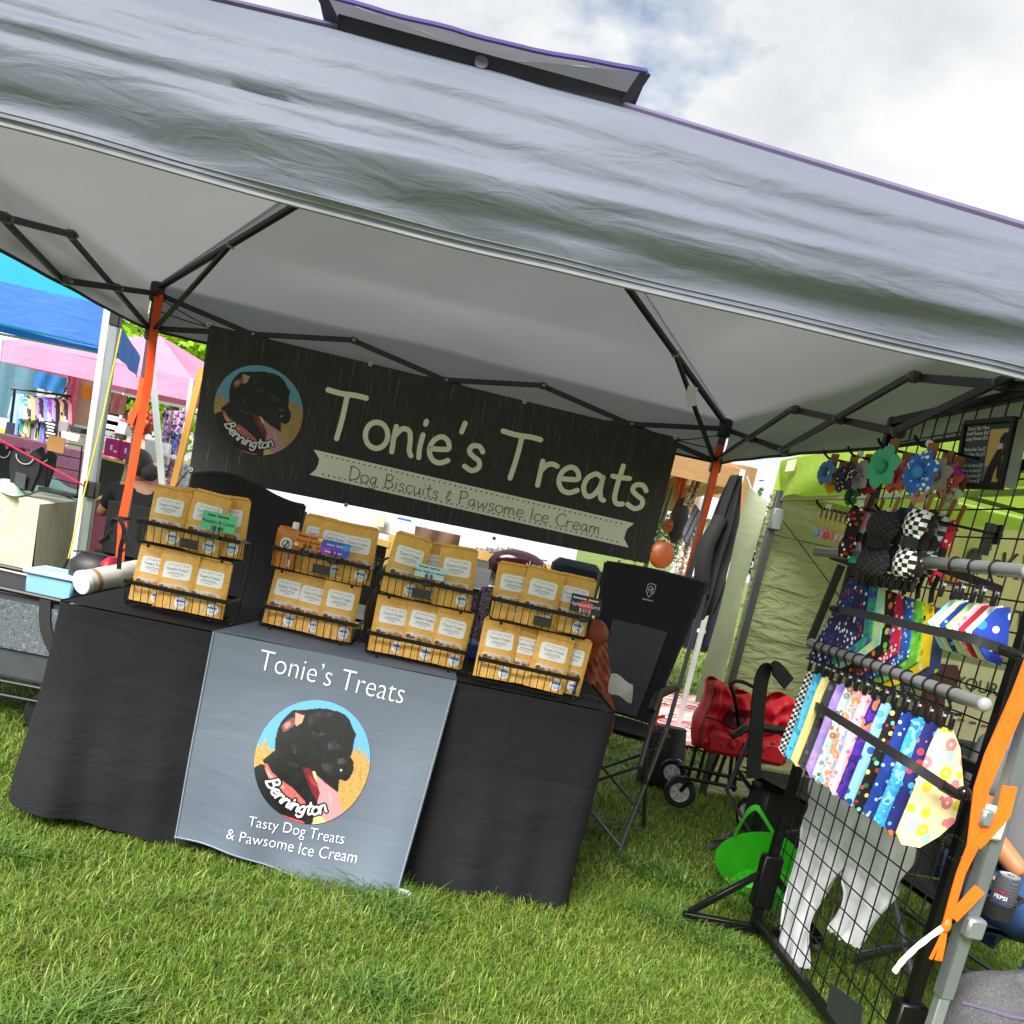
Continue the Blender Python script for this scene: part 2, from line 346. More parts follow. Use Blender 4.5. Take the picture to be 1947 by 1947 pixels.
# ================================================================== GREY CANOPY TENT
def fabric_mat(name, c, tr=.3, wr=(7, .38), rough=.6, edge=.10, dist=.02, stretch=1., spec=.5, tcol=None):
    m, t, b = _base(name); l = t.links.new; c = S(c); tcn = N('ShaderNodeTexCoord', t)
    n = N('ShaderNodeTexNoise', t); n.inputs['Scale'].default_value = 3; n.inputs['Detail'].default_value = 7; l(tcn.outputs['Object'], n.inputs['Vector'])
    mr = N('ShaderNodeMapRange', t); mr.inputs[1].default_value = .3; mr.inputs[2].default_value = .7; mr.inputs[3].default_value = 1-edge; mr.inputs[4].default_value = 1+edge*.6; l(n.outputs['Fac'], mr.inputs[0])
    sc = N('ShaderNodeVectorMath', t, operation='SCALE'); sc.inputs[0].default_value = c; l(mr.outputs[0], sc.inputs['Scale'])
    l(sc.outputs[0], b.inputs['Base Color']); b.inputs['Roughness'].default_value = rough; b.inputs['Specular IOR Level'].default_value = spec
    mpn = N('ShaderNodeMapping', t); mpn.inputs['Scale'].default_value = (stretch, 2.2, 3.2); l(tcn.outputs['Object'], mpn.inputs[0])
    n2 = N('ShaderNodeTexNoise', t); n2.inputs['Scale'].default_value = wr[0]; n2.inputs['Detail'].default_value = 4; n2.inputs['Distortion'].default_value = .8; l(mpn.outputs[0], n2.inputs['Vector'])
    wv = N('ShaderNodeTexNoise', t); wv.inputs['Scale'].default_value = 700; l(tcn.outputs['Object'], wv.inputs['Vector'])
    ad = N('ShaderNodeMath', t, operation='MULTIPLY_ADD'); l(wv.outputs['Fac'], ad.inputs[0]); ad.inputs[1].default_value = .03; l(n2.outputs['Fac'], ad.inputs[2])
    bp = N('ShaderNodeBump', t); bp.inputs['Strength'].default_value = wr[1]; bp.inputs['Distance'].default_value = dist; l(ad.outputs[0], bp.inputs['Height']); l(bp.outputs[0], b.inputs['Normal'])
    tl = N('ShaderNodeBsdfTranslucent', t); l(sc.outputs[0], tl.inputs[0])
    if tcol: t.links.remove(tl.inputs[0].links[0]); tl.inputs[0].default_value = (*tcol, 1)
    ms = N('ShaderNodeMixShader', t); ms.inputs[0].default_value = tr
    l(b.outputs[0], ms.inputs[1]); l(tl.outputs[0], ms.inputs[2]); l(ms.outputs[0], t.nodes['Material Output'].inputs[0])
    return m
GREYFAB = fabric_mat('grey_canopy_fabric', (.2, .228, .305), tr=.41, wr=(9, .3), stretch=.7, tcol=(.235, .235, .24))
GREYCAP = fabric_mat('grey_cap_fabric', (.3, .3, .37), tr=.2)
LEG = {'rl': Vector((-1.69, 5., 0)), 'rr': Vector((1.335, 5., 0)), 'fr': Vector((1.345, 1.905, 0)), 'fl': Vector((-1.72, 1.93, 0))}
EZ = {'rl': 2.09, 'rr': 2.085, 'fr': 2.045, 'fl': 2.045}
DROP = {'rl': .22, 'rr': .22, 'fr': .262, 'fl': .262}
CRS = [(random.random(), random.random(), random.uniform(-.5, .5), random.uniform(.05, .22), random.uniform(.012, .035), random.uniform(-1, 1)) for _ in range(60)]
OPN = {'rl': Vector((-.6, 3.78, 2.57)), 'rr': Vector((.25, 3.78, 2.57)), 'fr': Vector((.25, 2.9, 2.535)), 'fl': Vector((-.6, 2.9, 2.535))}
EAV = {k: LEG[k]+Vector((.03 if k[1] == 'r' else -.03, .05 if k[0] == 'r' else -.05, EZ[k])) for k in LEG}
tent = thing('canopy_tent', 'large grey pop-up canopy tent with vented top over the stall', 'canopy tent', (-.15, 3.45, 0))
def nz(x, y, s=1.): return math.sin(x*3.1*s+1.3*math.sin(y*2.3*s))*.5+math.sin(x*7.3*s-y*5.1*s+.7)*.3+math.sin(y*11*s+x*2.7*s+2*math.sin(x*4*s))*.2
# along-edge folds of the loose front skirt
def panel(a, b, sag, seed, nu=64, nv=34, folds=0.):
    A, B, a0, b0 = EAV[a], EAV[b], OPN[a], OPN[b]; ctr = Vector((-.17, 3.4, 0))
    outw = ((A+B)/2-ctr); outw.z = 0; outw.normalize()
    def fn(u, v):
        # v 0..0.72 roof from vent to eave, .72..1 skirt
        if v <= .72:
            t = v/.72; e = A.lerp(B, u); o = a0.lerp(b0, u); p = o.lerp(e, t)
            q = math.sin(math.pi*u)
            p.z -= sag*math.sin(math.pi*t)*q*.8
            bul = max(0, (t-.62)/.38); p.z += .035*math.sin(math.pi*min(1, bul))*q; 
            p.z += sum(A*.0045*math.exp(-((t-tk-sk*(u-uk))/wk)**2-((u-uk)/lk)**2) for uk, tk, sk, lk, wk, A in CRS)*q*folds+nz(u*3+seed, t*2.2)*.008*q*t+folds*.012*math.sin(t*13+5*u+nz(u*2, t))*q*t
            return p
        t = (v-.72)/.28; e = A.lerp(B, u); q = math.sin(math.pi*min(max(u, 0), 1))**.5
        p = e.copy(); rr = .03
        p.z -= (DROP[a]*(1-u)+DROP[b]*u)*t
        off = .02*math.sin(t*math.pi)*(.4+folds)+folds*(-.017*math.exp(-((t-.84-.05*math.sin(u*5.2+1))/.10)**2)+.012*math.exp(-((t-.58-.05*math.sin(u*4.1))/.2)**2)+.008*math.sin(t*11+u*9+seed)*t)*q
        off += folds*sum(A*.012*math.exp(-((t-tk-sk*(u-uk))/(wk*1.8))**2-((u-uk)/lk)**2) for uk, tk, sk, lk, wk, A in CRS)*q
        off += .010*nz(u*6+seed, t*1.5)*t
        p += outw*off
        p.z += .008*math.sin(u*7+seed)*t*q
        return p
    return fn
for a, b, sg, sd_, fo in (('fl', 'fr', .05, 1., 1.), ('fr', 'rr', .03, 2.2, .3), ('rr', 'rl', .03, 3.4, .25), ('rl', 'fl', .03, 4.1, .3)):
    m_ = MB(); m_.grid(panel(a, b, sg, sd_, folds=fo), 130 if a == 'fl' else 60, 100 if a == 'fl' else 50); m_.build('roof_panel', GREYFAB, tent, ang=80)
    h = MB('#3b3842'); fn = panel(a, b, sg, sd_, folds=fo)
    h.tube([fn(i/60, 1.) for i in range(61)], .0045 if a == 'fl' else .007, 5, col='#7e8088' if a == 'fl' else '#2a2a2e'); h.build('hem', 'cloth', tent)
    if a == 'fl':
        for tt in (.979, .989):
            h = MB('#6d7078'); h.tube([fn(i/60, tt)+Vector((0, -.0015, 0)) for i in range(61)], .0016, 4); h.build('stitch_line', 'cloth', tent)
for k in ('fl', 'fr', 'rr', 'rl'):
    m_ = MB('#5b5470'); m_.tube([OPN[k].lerp(EAV[k], i/14)+Vector((0, 0, .006)) for i in range(15)], .009 if k[0] == 'f' else .003, 6); m_.build('hip_piping', 'cloth', tent)
# raised vent cap
CP = {'fl': Vector((-.645, 2.83, 2.585)), 'fr': Vector((.285, 2.83, 2.61)), 'rr': Vector((.285, 3.85, 2.59)), 'rl': Vector((-.645, 3.85, 2.575))}
peak = Vector((-.175, 3.36, 2.775))
for a, b in (('fl', 'fr'), ('fr', 'rr'), ('rr', 'rl'), ('rl', 'fl')):
    def fn(u, v, a=a, b=b):
        e = CP[a].lerp(CP[b], u); p = e.lerp(peak, v); p.z -= .014*math.sin(math.pi*u)*(1-v)+.004*nz(u*4, v*3)*(1-v); return p
    m_ = MB(); m_.grid(fn, 20, 10, v=(0, .97)); m_.build('vent_cap', GREYCAP, tent, ang=80)
    m_ = MB('#4a3f7a'); m_.tube([fn(i/20, 0) for i in range(21)], .007, 5); m_.build('cap_piping', 'cloth', tent)
for k in CP:
    m_ = MB('#3a3a42'); m_.strap([CP[k], OPN[k]+Vector((0, 0, .01))], .03, .003, (1, 0, 0)); m_.build('cap_strap', 'cloth', tent)
m_ = MB('#2a2a30'); m_.strap([OPN['fl']+Vector((0, 0, .01)), OPN['fr']+Vector((0, 0, .01))], .06, .004, (0, 0, 1)); m_.build('vent_edge', 'cloth', tent)
m_ = MB('#55555c'); m_.lathe([(.0, 0), (.02, 0), (.02, .012), (.0, .012)], (-.18, 2.89, 2.54), (0, -1, .3), 12); m_.build('toggle', 'plastic', tent)
m_ = MB(DK); m_.lathe([(.0, 0), (.05, 0), (.05, .07), (.0, .07)], peak+Vector((0, 0, -.13)), n=12); m_.build('peak_hub', 'metal', tent)
# frame
STL = '#3a3b40'
for k in LEG:
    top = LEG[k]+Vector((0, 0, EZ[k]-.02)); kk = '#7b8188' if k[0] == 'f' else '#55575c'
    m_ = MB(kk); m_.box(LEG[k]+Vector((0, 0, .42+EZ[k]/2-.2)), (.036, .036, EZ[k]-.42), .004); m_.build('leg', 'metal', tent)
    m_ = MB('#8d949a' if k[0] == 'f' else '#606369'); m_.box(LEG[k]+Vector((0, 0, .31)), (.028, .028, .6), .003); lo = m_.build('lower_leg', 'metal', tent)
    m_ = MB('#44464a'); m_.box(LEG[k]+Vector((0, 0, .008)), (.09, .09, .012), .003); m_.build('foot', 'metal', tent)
    m_ = MB(DK); m_.box(LEG[k]+Vector((0, 0, EZ[k]-.04)), (.06, .06, .1), .008); m_.build('corner_bracket', 'plastic', tent)
    m_ = MB(DK); m_.box(LEG[k]+Vector((0, 0, EZ[k]-.24)), (.056, .056, .08), .008); m_.build('slider', 'plastic', tent)
    m_ = MB('#8b8f92'); m_.box(LEG[k]+Vector((0, -.03, .62)), (.045, .03, .05), .006); m_.build('height_latch', 'metal', tent)
    for i in range(5):
        m_ = MB('#222226'); m_.lathe([(0, 0), (.005, 0), (.005, .002), (0, .002)], LEG[k]+Vector((0, -.0145, .18+i*.09)), (0, -1, 0), 8); m_.build('pin_hole', 'metal', lo)
    d = (peak+Vector((0, 0, -.1))-top); m_ = MB(STL); m_.bar(top, top+d, .028, .022, ch=.003); m_.build('hip_rafter', 'metal', tent)
    mid = top+d*.3; m_ = MB(STL); m_.bar(LEG[k]+Vector((0, 0, EZ[k]-.24)), mid, .022, .018, ch=.003); m_.build('rafter_strut', 'metal', tent)
    m_ = MB('#8a8a86'); m_.box(mid, (.03, .03, .03), .004); m_.build('joint', 'plastic', tent)
def truss(a, b, n=3):
    A, B = LEG[a]+Vector((0, 0, EZ[a]-.045)), LEG[b]+Vector((0, 0, EZ[b]-.045))
    d = (B-A).normalized(); off = Vector((-d.y, d.x, 0))*.014
    for i in range(n):
        p0, p1 = A.lerp(B, i/n), A.lerp(B, (i+1)/n); lo = Vector((0, 0, -.175 if 'r' in a[0]+b[0] else -.1))
        for q0, q1, s_ in ((p0, p1+lo, 1), (p0+lo, p1, -1)):
            m_ = MB(STL); m_.bar(q0+off*s_, q1+off*s_, .013, .026, ch=.002); m_.build('truss_bar', 'metal', tent)
        for q in ([p1, p1+lo] if i < n-1 else [])+[(p0+p1+lo)/2]:
            m_ = MB('#4c4d50'); m_.box(q, (.034, .034, .034), .005); m_.build('joint', 'plastic', tent)
            m_ = MB('#9a9a98'); m_.lathe([(0, 0), (.008, 0), (.008, .004), (0, .004)], q-Vector((off.x*1.6, off.y*1.6, 0))*(1 if off.y > 0 else -1), (0, -1, 0), 8); m_.build('rivet', 'metal', tent)
truss('rl', 'rr'); truss('rl', 'fl'); truss('rr', 'fr'); truss('fl', 'fr')
# little white care tag hanging from the rafter
m_ = MB('#dfe3e8'); c0 = PY(1318, 735, 4.55); m_.strap([c0, c0+Vector((.0, .01, -.05)), c0+Vector((.02, .0, -.09))], .05, .002, (1, 0, 0)); m_.build('care_tag', 'paper', tent)
# orange ratchet straps
def ostrap(name, label, pts, w, wd, extra=None, c='#f04a0e'):
    r_ = thing(name, label, 'strap', pts[-1], group='orange tie-down straps')
    m_ = MB(c); m_.strap(pts, w, .003, wd); m_.build('webbing', 'nylon', r_)
    if extra: extra(r_)
    return r_
def leftx(r_):
    m_ = MB('#ff5a10'); b_ = LEG['rl']+Vector((.0, -.03, 1.62)); m_.strap([b_, b_+Vector((.0, -.006, -.12)), b_+Vector((-.03, -.012, -.24))], .03, .003, (1, .2, 0)); m_.build('tail', 'nylon', r_)
    m_ = MB(BLK); m_.tube([LEG['rl']+Vector((.03*math.cos(t), .03*math.sin(t)-.01, .9)) for t in [i*.6 for i in range(11)]], .008, 5); m_.build('tie_knot', 'cloth', r_)
Lq = LEG['rl']
ostrap('orange_strap', 'orange strap running down the rear leg beside the neighbours table', [Lq+Vector((.022, -.03, 2.04)), Lq+Vector((.022, -.034, 1.85)), Lq+Vector((.03, -.03, 1.6)), Lq+Vector((.02, -.034, 1.35)), Lq+Vector((.012, -.03, 1.1)), Lq+Vector((.0, -.03, .9)), Lq+Vector((.02, -.03, .65)), Lq+Vector((.02, -.03, .3))], .042, [Vector((1, .15, 0)), Vector((1, .1, 0)), Vector((.9, .5, 0)), Vector((1, .1, 0)), Vector((1, 0, 0)), Vector((1, .3, 0)), Vector((1, 0, 0)), Vector((1, 0, 0))], leftx)
Rq = LEG['rr']
def rightx(r_):
    k_ = Rq+Vector((.0, -.03, .42)); m_ = MB('#ff5a10')
    for a in (2.4, .4, 3.6, 5.2): m_.strap([k_, k_+Vector((math.cos(a)*.03, -.01, math.sin(a)*.03)), k_+Vector((math.cos(a)*.06, -.005, math.sin(a)*.05))], .02, .002, (0, .3, 1))
    m_.build('bow_knot', 'nylon', r_)
    m_ = MB(BLK); m_.tube([Rq+Vector((.028*math.cos(t), .028*math.sin(t), .74+.004*t)) for t in [i*.6 for i in range(22)]], .006, 5); m_.build('cord', 'cloth', r_)
pts = []; wds = []
for i in range(25):
    t = i/24; z = 1.95-1.65*t; a = t*9.; pts.append(Rq+Vector((-.012+.014*math.sin(a), -.026-.012*math.cos(a)*.4, z))); wds.append(Vector((math.cos(a*.35), .5*math.sin(a*.35), 0.1)))
ostrap('orange_strap', 'orange strap twisting down the rear leg beside the black hoodie', pts, .038, wds, rightx)
Fq = LEG['fr']
SP = lambda *p: [PY(x, y, Fq.y-.04) for x, y in p]
def nearx(r_):
    w_ = MB('#ff6a14'); w_.strap(SP((1920, 1495), (1908, 1548), (1881, 1578), (1854, 1605)), .034, .003, [Vector((1, 0, .5))]*4); w_.build('wrap', 'nylon', r_)
    w_ = MB('#ff6a14'); w_.strap(SP((1863, 1690), (1837, 1718), (1811, 1745)), .03, .003, [Vector((.6, 0, 1))]*3); w_.build('wrap', 'nylon', r_)
    w_ = MB('#ff6a14'); k_ = SP((1799, 1760))[0]; w_.ball(k_, .014, sc=(.8, .7, 1.3))
    for dx in (-.012, .002, .012): w_.strap([k_, k_+Vector((dx*.5, -.002, -.04)), k_+Vector((dx, 0, -.085))], .008, .002, (1, 0, 0))
    w_.build('knot', 'nylon', r_)
    w_ = MB('#e9e6dd'); w_.strap(cat_rom(SP((1793, 1763), (1750, 1795), (1717, 1826), (1700, 1849)), 5), .013, .003, [Vector((0, .4, 1)) if i % 3 else Vector((0, 1, .5)) for i in range(16)]); w_.build('white_tie', 'cloth', r_)
n0 = [Fq+Vector((.0, -.035, 1.9))]+SP((1975, 1230), (1941, 1320), (1888, 1440), (1866, 1500), (1856, 1560), (1850, 1608), (1827, 1660), (1814, 1705), (1800, 1755))
ostrap('orange_strap', 'wide orange strap wound round the near grey tent leg', n0, [.045, .045, .045, .045, .038, .03, .03, .022, .022, .02], [Vector((1, .1, .2))]*10, nearx, '#ff6a14')
m_ = MB('#e8e8e4'); CLq = PY(1884, 1563, Fq.y-.02); m_.box(CLq, (.06, .03, .075), .006); c_ = m_.build('leg_clip', 'plastic')
tag(c_, 'white plastic clamp on the near grey tent leg', 'clamp')
m_ = MB('#8f959a'); m_.box(CLq+Vector((-.03, -.02, .012)), (.028, .026, .04), .006); m_.build('lever', 'metal', c_)
# ================================================================== TABLE, CLOTH, RUNNER
TX0, TX1, TY0, TY1, TZ = -1.18, .672, 2.985, 3.745, .742
ft = thing('folding_table', 'folding table hidden under the black cloth', 'table', ((TX0+TX1)/2, (TY0+TY1)/2, 0))
m_ = MB('#cfcfca'); m_.box(((TX0+TX1)/2, (TY0+TY1)/2, TZ-.03), (TX1-TX0-.02, TY1-TY0-.02, .045), .006); m_.build('table_top', 'plastic', ft)
for x in (TX0+.15, TX1-.15):
    for y in (TY0+.1, TY1-.1):
        m_ = MB('#8a8a8a'); m_.tube([(x, y, 0), (x, y, TZ-.05)], .013, 8); m_.build('leg', 'metal', ft)
BLKCLOTH = fabric_mat('black_tablecloth', (.0095, .0103, .0128), tr=.0, wr=(2.2, .6), rough=.8, edge=.25, spec=.3)
def perim(s):
    """rounded outline of the table, s 0..1 anticlockwise from front left"""
    r = .05; pts = []
    for cx_, cy_, a0 in ((TX1-r, TY0+r, -90), (TX1-r, TY1-r, 0), (TX0+r, TY1-r, 90), (TX0+r, TY0+r, 180)):
        for i in range(7): a = math.radians(a0+90*i/6); pts.append((Vector((cx_+r*math.cos(a), cy_+r*math.sin(a), 0)), Vector((math.cos(a), math.sin(a), 0))))
    return pts
PER = perim(0); _P = []
for i in range(len(PER)):
    a, b = PER[i], PER[(i+1) % len(PER)]; n_ = max(1, int((b[0]-a[0]).length/.028))
    for k in range(n_): _P.append((a[0].lerp(b[0], k/n_), a[1].lerp(b[1], k/n_).normalized()))
def hang(p, nrm, t):
    x, y = p.x, p.y
    cl = math.exp(-(((x-TX0)**2+(y-TY0)**2)/.09)); cr_ = math.exp(-(((x-TX1)**2+(y-TY0)**2)/.04))
    fl = .03+.045*cl-.02*cr_
    fold = .012*math.sin(x*17+y*9+1.2*math.sin(x*6))+.009*math.sin(x*41+2)+.014*math.sin(x*5.2+t*2.5)
    wr = .005*math.sin(t*9+x*5)*t+.007*math.exp(-(((x*.8+t*.9+.2) % .42-.2)/.02)**2)*t*(1-t*.5)
    q = p+nrm*(fl*t**1.4+fold*t**1.2+wr+.004)
    q.z = TZ+.004-(TZ-.012-.05*cl*t)*t+0
    return q
m_ = MB('#0a0a0a'); nP = len(_P); NV = 26
vs_ = [hang(p, n_, j/NV) for j in range(NV+1) for p, n_ in _P]
fs_ = [(j*nP+i, (j+1)*nP+i, (j+1)*nP+(i+1) % nP, j*nP+(i+1) % nP) for j in range(NV) for i in range(nP)]
m_.add(vs_, fs_)
def topf(u, v):
    return Vector((TX0+.012+(TX1-TX0-.024)*u, TY0+.012+(TY1-TY0-.024)*v, TZ+.006+.0015*math.sin(u*23)*math.sin(v*9)))
m_.grid(topf, 30, 12)
tag(m_.build('tablecloth', BLKCLOTH, loc=((TX0+TX1)/2, TY0, 0), ang=60), 'long black cloth draped over the stall table down to the grass', 'tablecloth')
# ---- grey runner with print
RUN = fabric_mat('grey_runner_cloth', (.108, .136, .18), tr=.0, wr=(2.2, .3), rough=.62, edge=.07)
def at_edge(x, y): return PY(x, y, TY0-.012)
RA, RB = at_edge(404, 1212), at_edge(868, 1297)
RC, RD = PY(336, 1592, 2.955), PY(752, 1712, 2.868)
def runf(u, v, off=0.):
    """u 0..1 across, v 0 at the table edge .. 1 at the hem"""
    a = RA.lerp(RB, u); a.z = TZ+.012; b = RC.lerp(RD, u); p = a.lerp(b, v)
    p.y += -.012-.02*math.sin(math.pi*v)*.6+.014*math.sin(u*9+v*3)*v+.007*math.sin(v*8+u*2)*v-.007*math.sin(u*21+v*2)*v**2
    p.y -= off+.022*v; p.z += .016*math.sin(u*6.5+.6)*v**4
    return p
rn = thing('table_runner', 'grey printed runner with black dog portrait hanging down the table front', 'table runner', (RA+RB)/2*1.-Vector((0, 0, .7)))
m_ = MB(); m_.grid(lambda u, v: runf(u, v), 60, 60)
def runtop(u, v):
    a = runf(u, 0); b = Vector((RA.x+.06+(RB.x-RA.x-.07)*u, 3.36, TZ+.016)); p = a.lerp(b, v); p.z = TZ+.013+.002*math.sin(u*9); return p
m_.grid(runtop, 20, 8)
m_.build('cloth', RUN, rn, ang=60)
m_ = MB('#8d97a3')
for f_ in ((lambda t: runf(.006, t, .003)), (lambda t: runf(.994, t, .003)), (lambda t: runf(t, .992, .003))): m_.tube([f_(i/40) for i in range(41)], .0022, 4)
m_.build('hem', 'cloth', rn)
m_ = MB('#f2f2f0'); m_.strap([runf(.985, .955, -.006), runf(1.04, .96, -.002), runf(1.05, .965, -.002)], .032, .001, (0, 0, 1)); m_.build('care_tag', 'paper', rn)
RW = (RB-RA).length; RH = (RA-RC).length
# dog portrait, traced as flat print: polygons in pixels of an enlarged view, circle centre (925,835) radius 705
def loc_uv(x, y):
    dx, dy = (x-925)/705, (y-835)/685; c, s_ = math.cos(math.radians(11.5)), math.sin(math.radians(11.5))
    return dx*c+dy*s_, dx*s_-dy*c
DOG = [('sky', '#5a9ccc', None),
 ('dry', '#b8904e', [(150, 700), (250, 620), (300, 680), (340, 560), (400, 690), (480, 690), (800, 800), (1340, 760), (1400, 640), (1440, 720), (1480, 660), (1520, 760), (1560, 700), (1600, 820), (1700, 800), (1700, 1600), (150, 1600)]),
 ('fur', '#0b0b0e', [(465, 600), (490, 480), (520, 400), (570, 340), (660, 260), (740, 255), (860, 250), (960, 240), (1080, 245), (1200, 275), (1300, 320), (1350, 370), (1390, 450), (1440, 530), (1420, 600), (1410, 700), (1390, 770), (1430, 830), (1435, 920), (1400, 1000), (1350, 1040), (1270, 1015), (1265, 1160), (1040, 1210), (1000, 1480), (900, 1560), (700, 1560), (300, 1400), (180, 1100), (200, 910), (300, 855), (350, 860), (325, 810), (470, 700)]),
 ('collar', '#c8605c', [(350, 850), (385, 850), (440, 940), (560, 1030), (700, 1120), (860, 1270), (880, 1330), (760, 1290), (600, 1190), (480, 1090), (400, 1000), (355, 910)]),
 ('shine', '#f0a392', [(372, 880), (400, 930), (470, 1010), (600, 1110), (590, 1130), (470, 1050), (390, 970)]),
 ('strap', '#d9484f', [(570, 1425), (700, 1465), (800, 1490), (860, 1500), (860, 1560), (600, 1560)]),
 ('grass2', '#d9bf80', [(980, 1430), (1140, 1420), (1160, 1560), (960, 1560)]),
 ('mouth', '#6d1420', [(815, 880), (900, 900), (960, 960), (1030, 1060), (1045, 1180), (1010, 1260), (950, 1180), (900, 1080), (850, 980)]),
 ('gum', '#a8323e', [(890, 960), (930, 1000), (990, 1070), (1000, 1110), (930, 1060)]),
 ('tooth', '#e9d68a', [(930, 920), (975, 940), (1000, 1050), (965, 1010)]),
 ('tongue', '#c98a8e', [(985, 970), (1100, 1060), (1180, 1110), (1270, 1170), (1300, 1290), (1345, 1380), (1240, 1480), (1140, 1490), (1020, 1390), (1015, 1270), (1042, 1180), (1005, 1080)]),
 ('tongue_hi', '#eb9aa2', [(1130, 1150), (1175, 1160), (1200, 1280), (1170, 1300), (1150, 1220)]),
 ('ear', '#7d4a46', [(535, 430), (600, 370), (680, 335), (695, 420), (615, 480), (560, 500)]),
 ('ear2', '#c99a80', [(695, 285), (810, 320), (775, 400), (715, 435), (695, 400)]),
 ('ear3', '#c07f7c', [(560, 410), (630, 380), (650, 420), (590, 470)]),
 ('h1', '#26262b', [(850, 310), (1000, 270), (1160, 290), (1140, 330), (1000, 330), (900, 420), (850, 430)]),
 ('h2', '#2b2b31', [(900, 480), (960, 520), (1060, 500), (1080, 520), (960, 560), (920, 530)]),
 ('h3', '#2a2a2f', [(1100, 620), (1200, 560), (1220, 620), (1280, 700), (1200, 680), (1120, 700)]),
 ('h4', '#232327', [(1020, 840), (1130, 840), (1200, 880), (1190, 980), (1080, 940)]),
 ('h5', '#2b2b30', [(620, 820), (720, 830), (790, 900), (740, 890), (650, 860)]),
 ('h6', '#222228', [(680, 640), (720, 660), (730, 740), (690, 720)]),
 ('nose', '#3a3a40', [(1230, 800), (1290, 780), (1340, 830), (1300, 850), (1240, 850)]),
 ('eyeshade', '#020203', [(1290, 420), (1340, 410), (1400, 540), (1370, 580), (1310, 520)]),
 ('glint', '#c9c9d0', [(1272, 905), (1292, 905), (1292, 930), (1272, 930)])]
def inside(px, py, poly):
    r = np.zeros(px.shape, bool); j = len(poly)-1
    for i in range(len(poly)):
        xi, yi = poly[i]; xj, yj = poly[j]
        c = ((yi > py) != (yj > py)) & (px < (xj-xi)*(py-yi)/((yj-yi) or 1e-9)+xi); r ^= c; j = i
    return r
def emblem(fn, R, n, parent, origin, dull=1., desat=0.):
    """round print laid on a cloth: fn(x,y) gives the 3d point at x right, y up"""
    k = np.linspace(-1, 1, n+1); X, Y = np.meshgrid(k, k)
    # square to disc
    U = X*np.sqrt(1-Y*Y/2); V = Y*np.sqrt(1-X*X/2)
    Cc = np.zeros((n+1, n+1, 3)); Cc[:] = S('#5a9ccc'); Cc *= (1+.25*V[..., None])
    for nm, c, poly in DOG:
        if poly is None: continue
        q = [loc_uv(*p) for p in poly]; mk = inside(U, V, q); Cc[mk] = S(c)
        if nm == 'dry':
            st = rng.random((n+1, n+1)); st = (st+np.roll(st, 1, 0)+np.roll(st, 2, 0))/3; Cc[mk] *= (.55+.9*st[mk])[:, None]
        if nm in ('fur', 'h1', 'h2', 'h3', 'h4', 'h5', 'h6'):
            lo = rng.random((24, 24)); gi = np.linspace(0, 22.99, n+1); i0 = gi.astype(int); fr_ = gi-i0
            lz = lambda a: a[i0]*(1-fr_)[:, None]+a[i0+1]*fr_[:, None]
            sm = lz(lz(lo).T).T; st = rng.random((n+1, n+1)); Cc[mk] *= ((.45+1.3*np.clip((sm-.35)*2, 0, 1.4))*(.6+.8*st))[mk][:, None]
    Cc = Cc*dull; gy = Cc.mean(2, keepdims=True); Cc = Cc*(1-desat)+gy*desat
    me = bpy.data.meshes.new('portrait_print')
    vs = [tuple(Vector(fn(U[j, i]*R, V[j, i]*R))-origin) for j in range(n+1) for i in range(n+1)]
    q = lambda i, j: j*(n+1)+i
    me.from_pydata(vs, [], [(q(i, j), q(i+1, j), q(i+1, j+1), q(i, j+1)) for j in range(n) for i in range(n)])
    a = me.attributes.new('col', 'FLOAT_COLOR', 'POINT'); a.data.foreach_set('color', np.concatenate([Cc.reshape(-1, 3), np.ones(((n+1)**2, 1))], 1).ravel().astype(np.float32))
    me.polygons.foreach_set('use_smooth', [True]*(n*n)); me.materials.append(VC('ink'))
    ob = bpy.data.objects.new('portrait_print', me); col.objects.link(ob); ob.parent = parent
    return ob
def arc_text(body, w, size, R, a0, a1, slant=.22):
    """script letters set along the lower rim of a round print"""
    st, W = hand(body, w, slant, -.04); res = []
    for s_ in st:
        res.append([( (R-size*(1-b)*-0+0)*0, 0) for a, b in s_])
    outp = []
    for s_ in st:
        q = []
        for a, b in s_:
            t = math.radians(a0+(a1-a0)*a/W); r = R-b*size
            q.append((r*math.cos(t), r*math.sin(t)))
        outp.append(q)
    return outp
# local metric frame on the runner: x right, y up from the portrait centre
def solve_uv(x, y):
    best = None
    u, v = .5, .5
    for it in range(40):
        d = ray(x, y); p = runf(u, v); q = CAM+d*(p.y/d.y); du = (q-p).dot((RB-RA).normalized())/RW; dv = -(q-p).z/RH
        u += du; v += dv
    return u, v
cu0, cv0 = solve_uv(450+925/6.44, 1320+835/6.44)
ru, rv = solve_uv(450+1630/6.44, 1320+985/6.44)
ER = (runf(ru, rv)-runf(cu0, cv0)).length*1.0
def rloc(x, y, off=.004): return runf(cu0+x/RW, cv0-y/RH, off)
em = emblem(lambda x, y: rloc(x, y, .0035), ER, 150, rn, ORG[rn.name])
def bennington(fn, R, parent, k=1.):
    st = arc_text('Bennington', .1, R*.215, R*.84, 212, 303)
    m_ = MB(); put(m_, stroke2d(st, R*.085, 4), lambda x, y: fn(x, y, .0050), '#0c0c10')
    tag(m_.build('lettering_outline', 'ink', parent, smooth=False), kind='stuff')
    m_ = MB(); put(m_, stroke2d(st, R*.034, 4), lambda x, y: fn(x, y, .0066), (.85*k, .85*k, .88*k)); tag(m_.build('lettering', 'ink', parent, smooth=False), kind='stuff')
bennington(rloc, ER, rn)
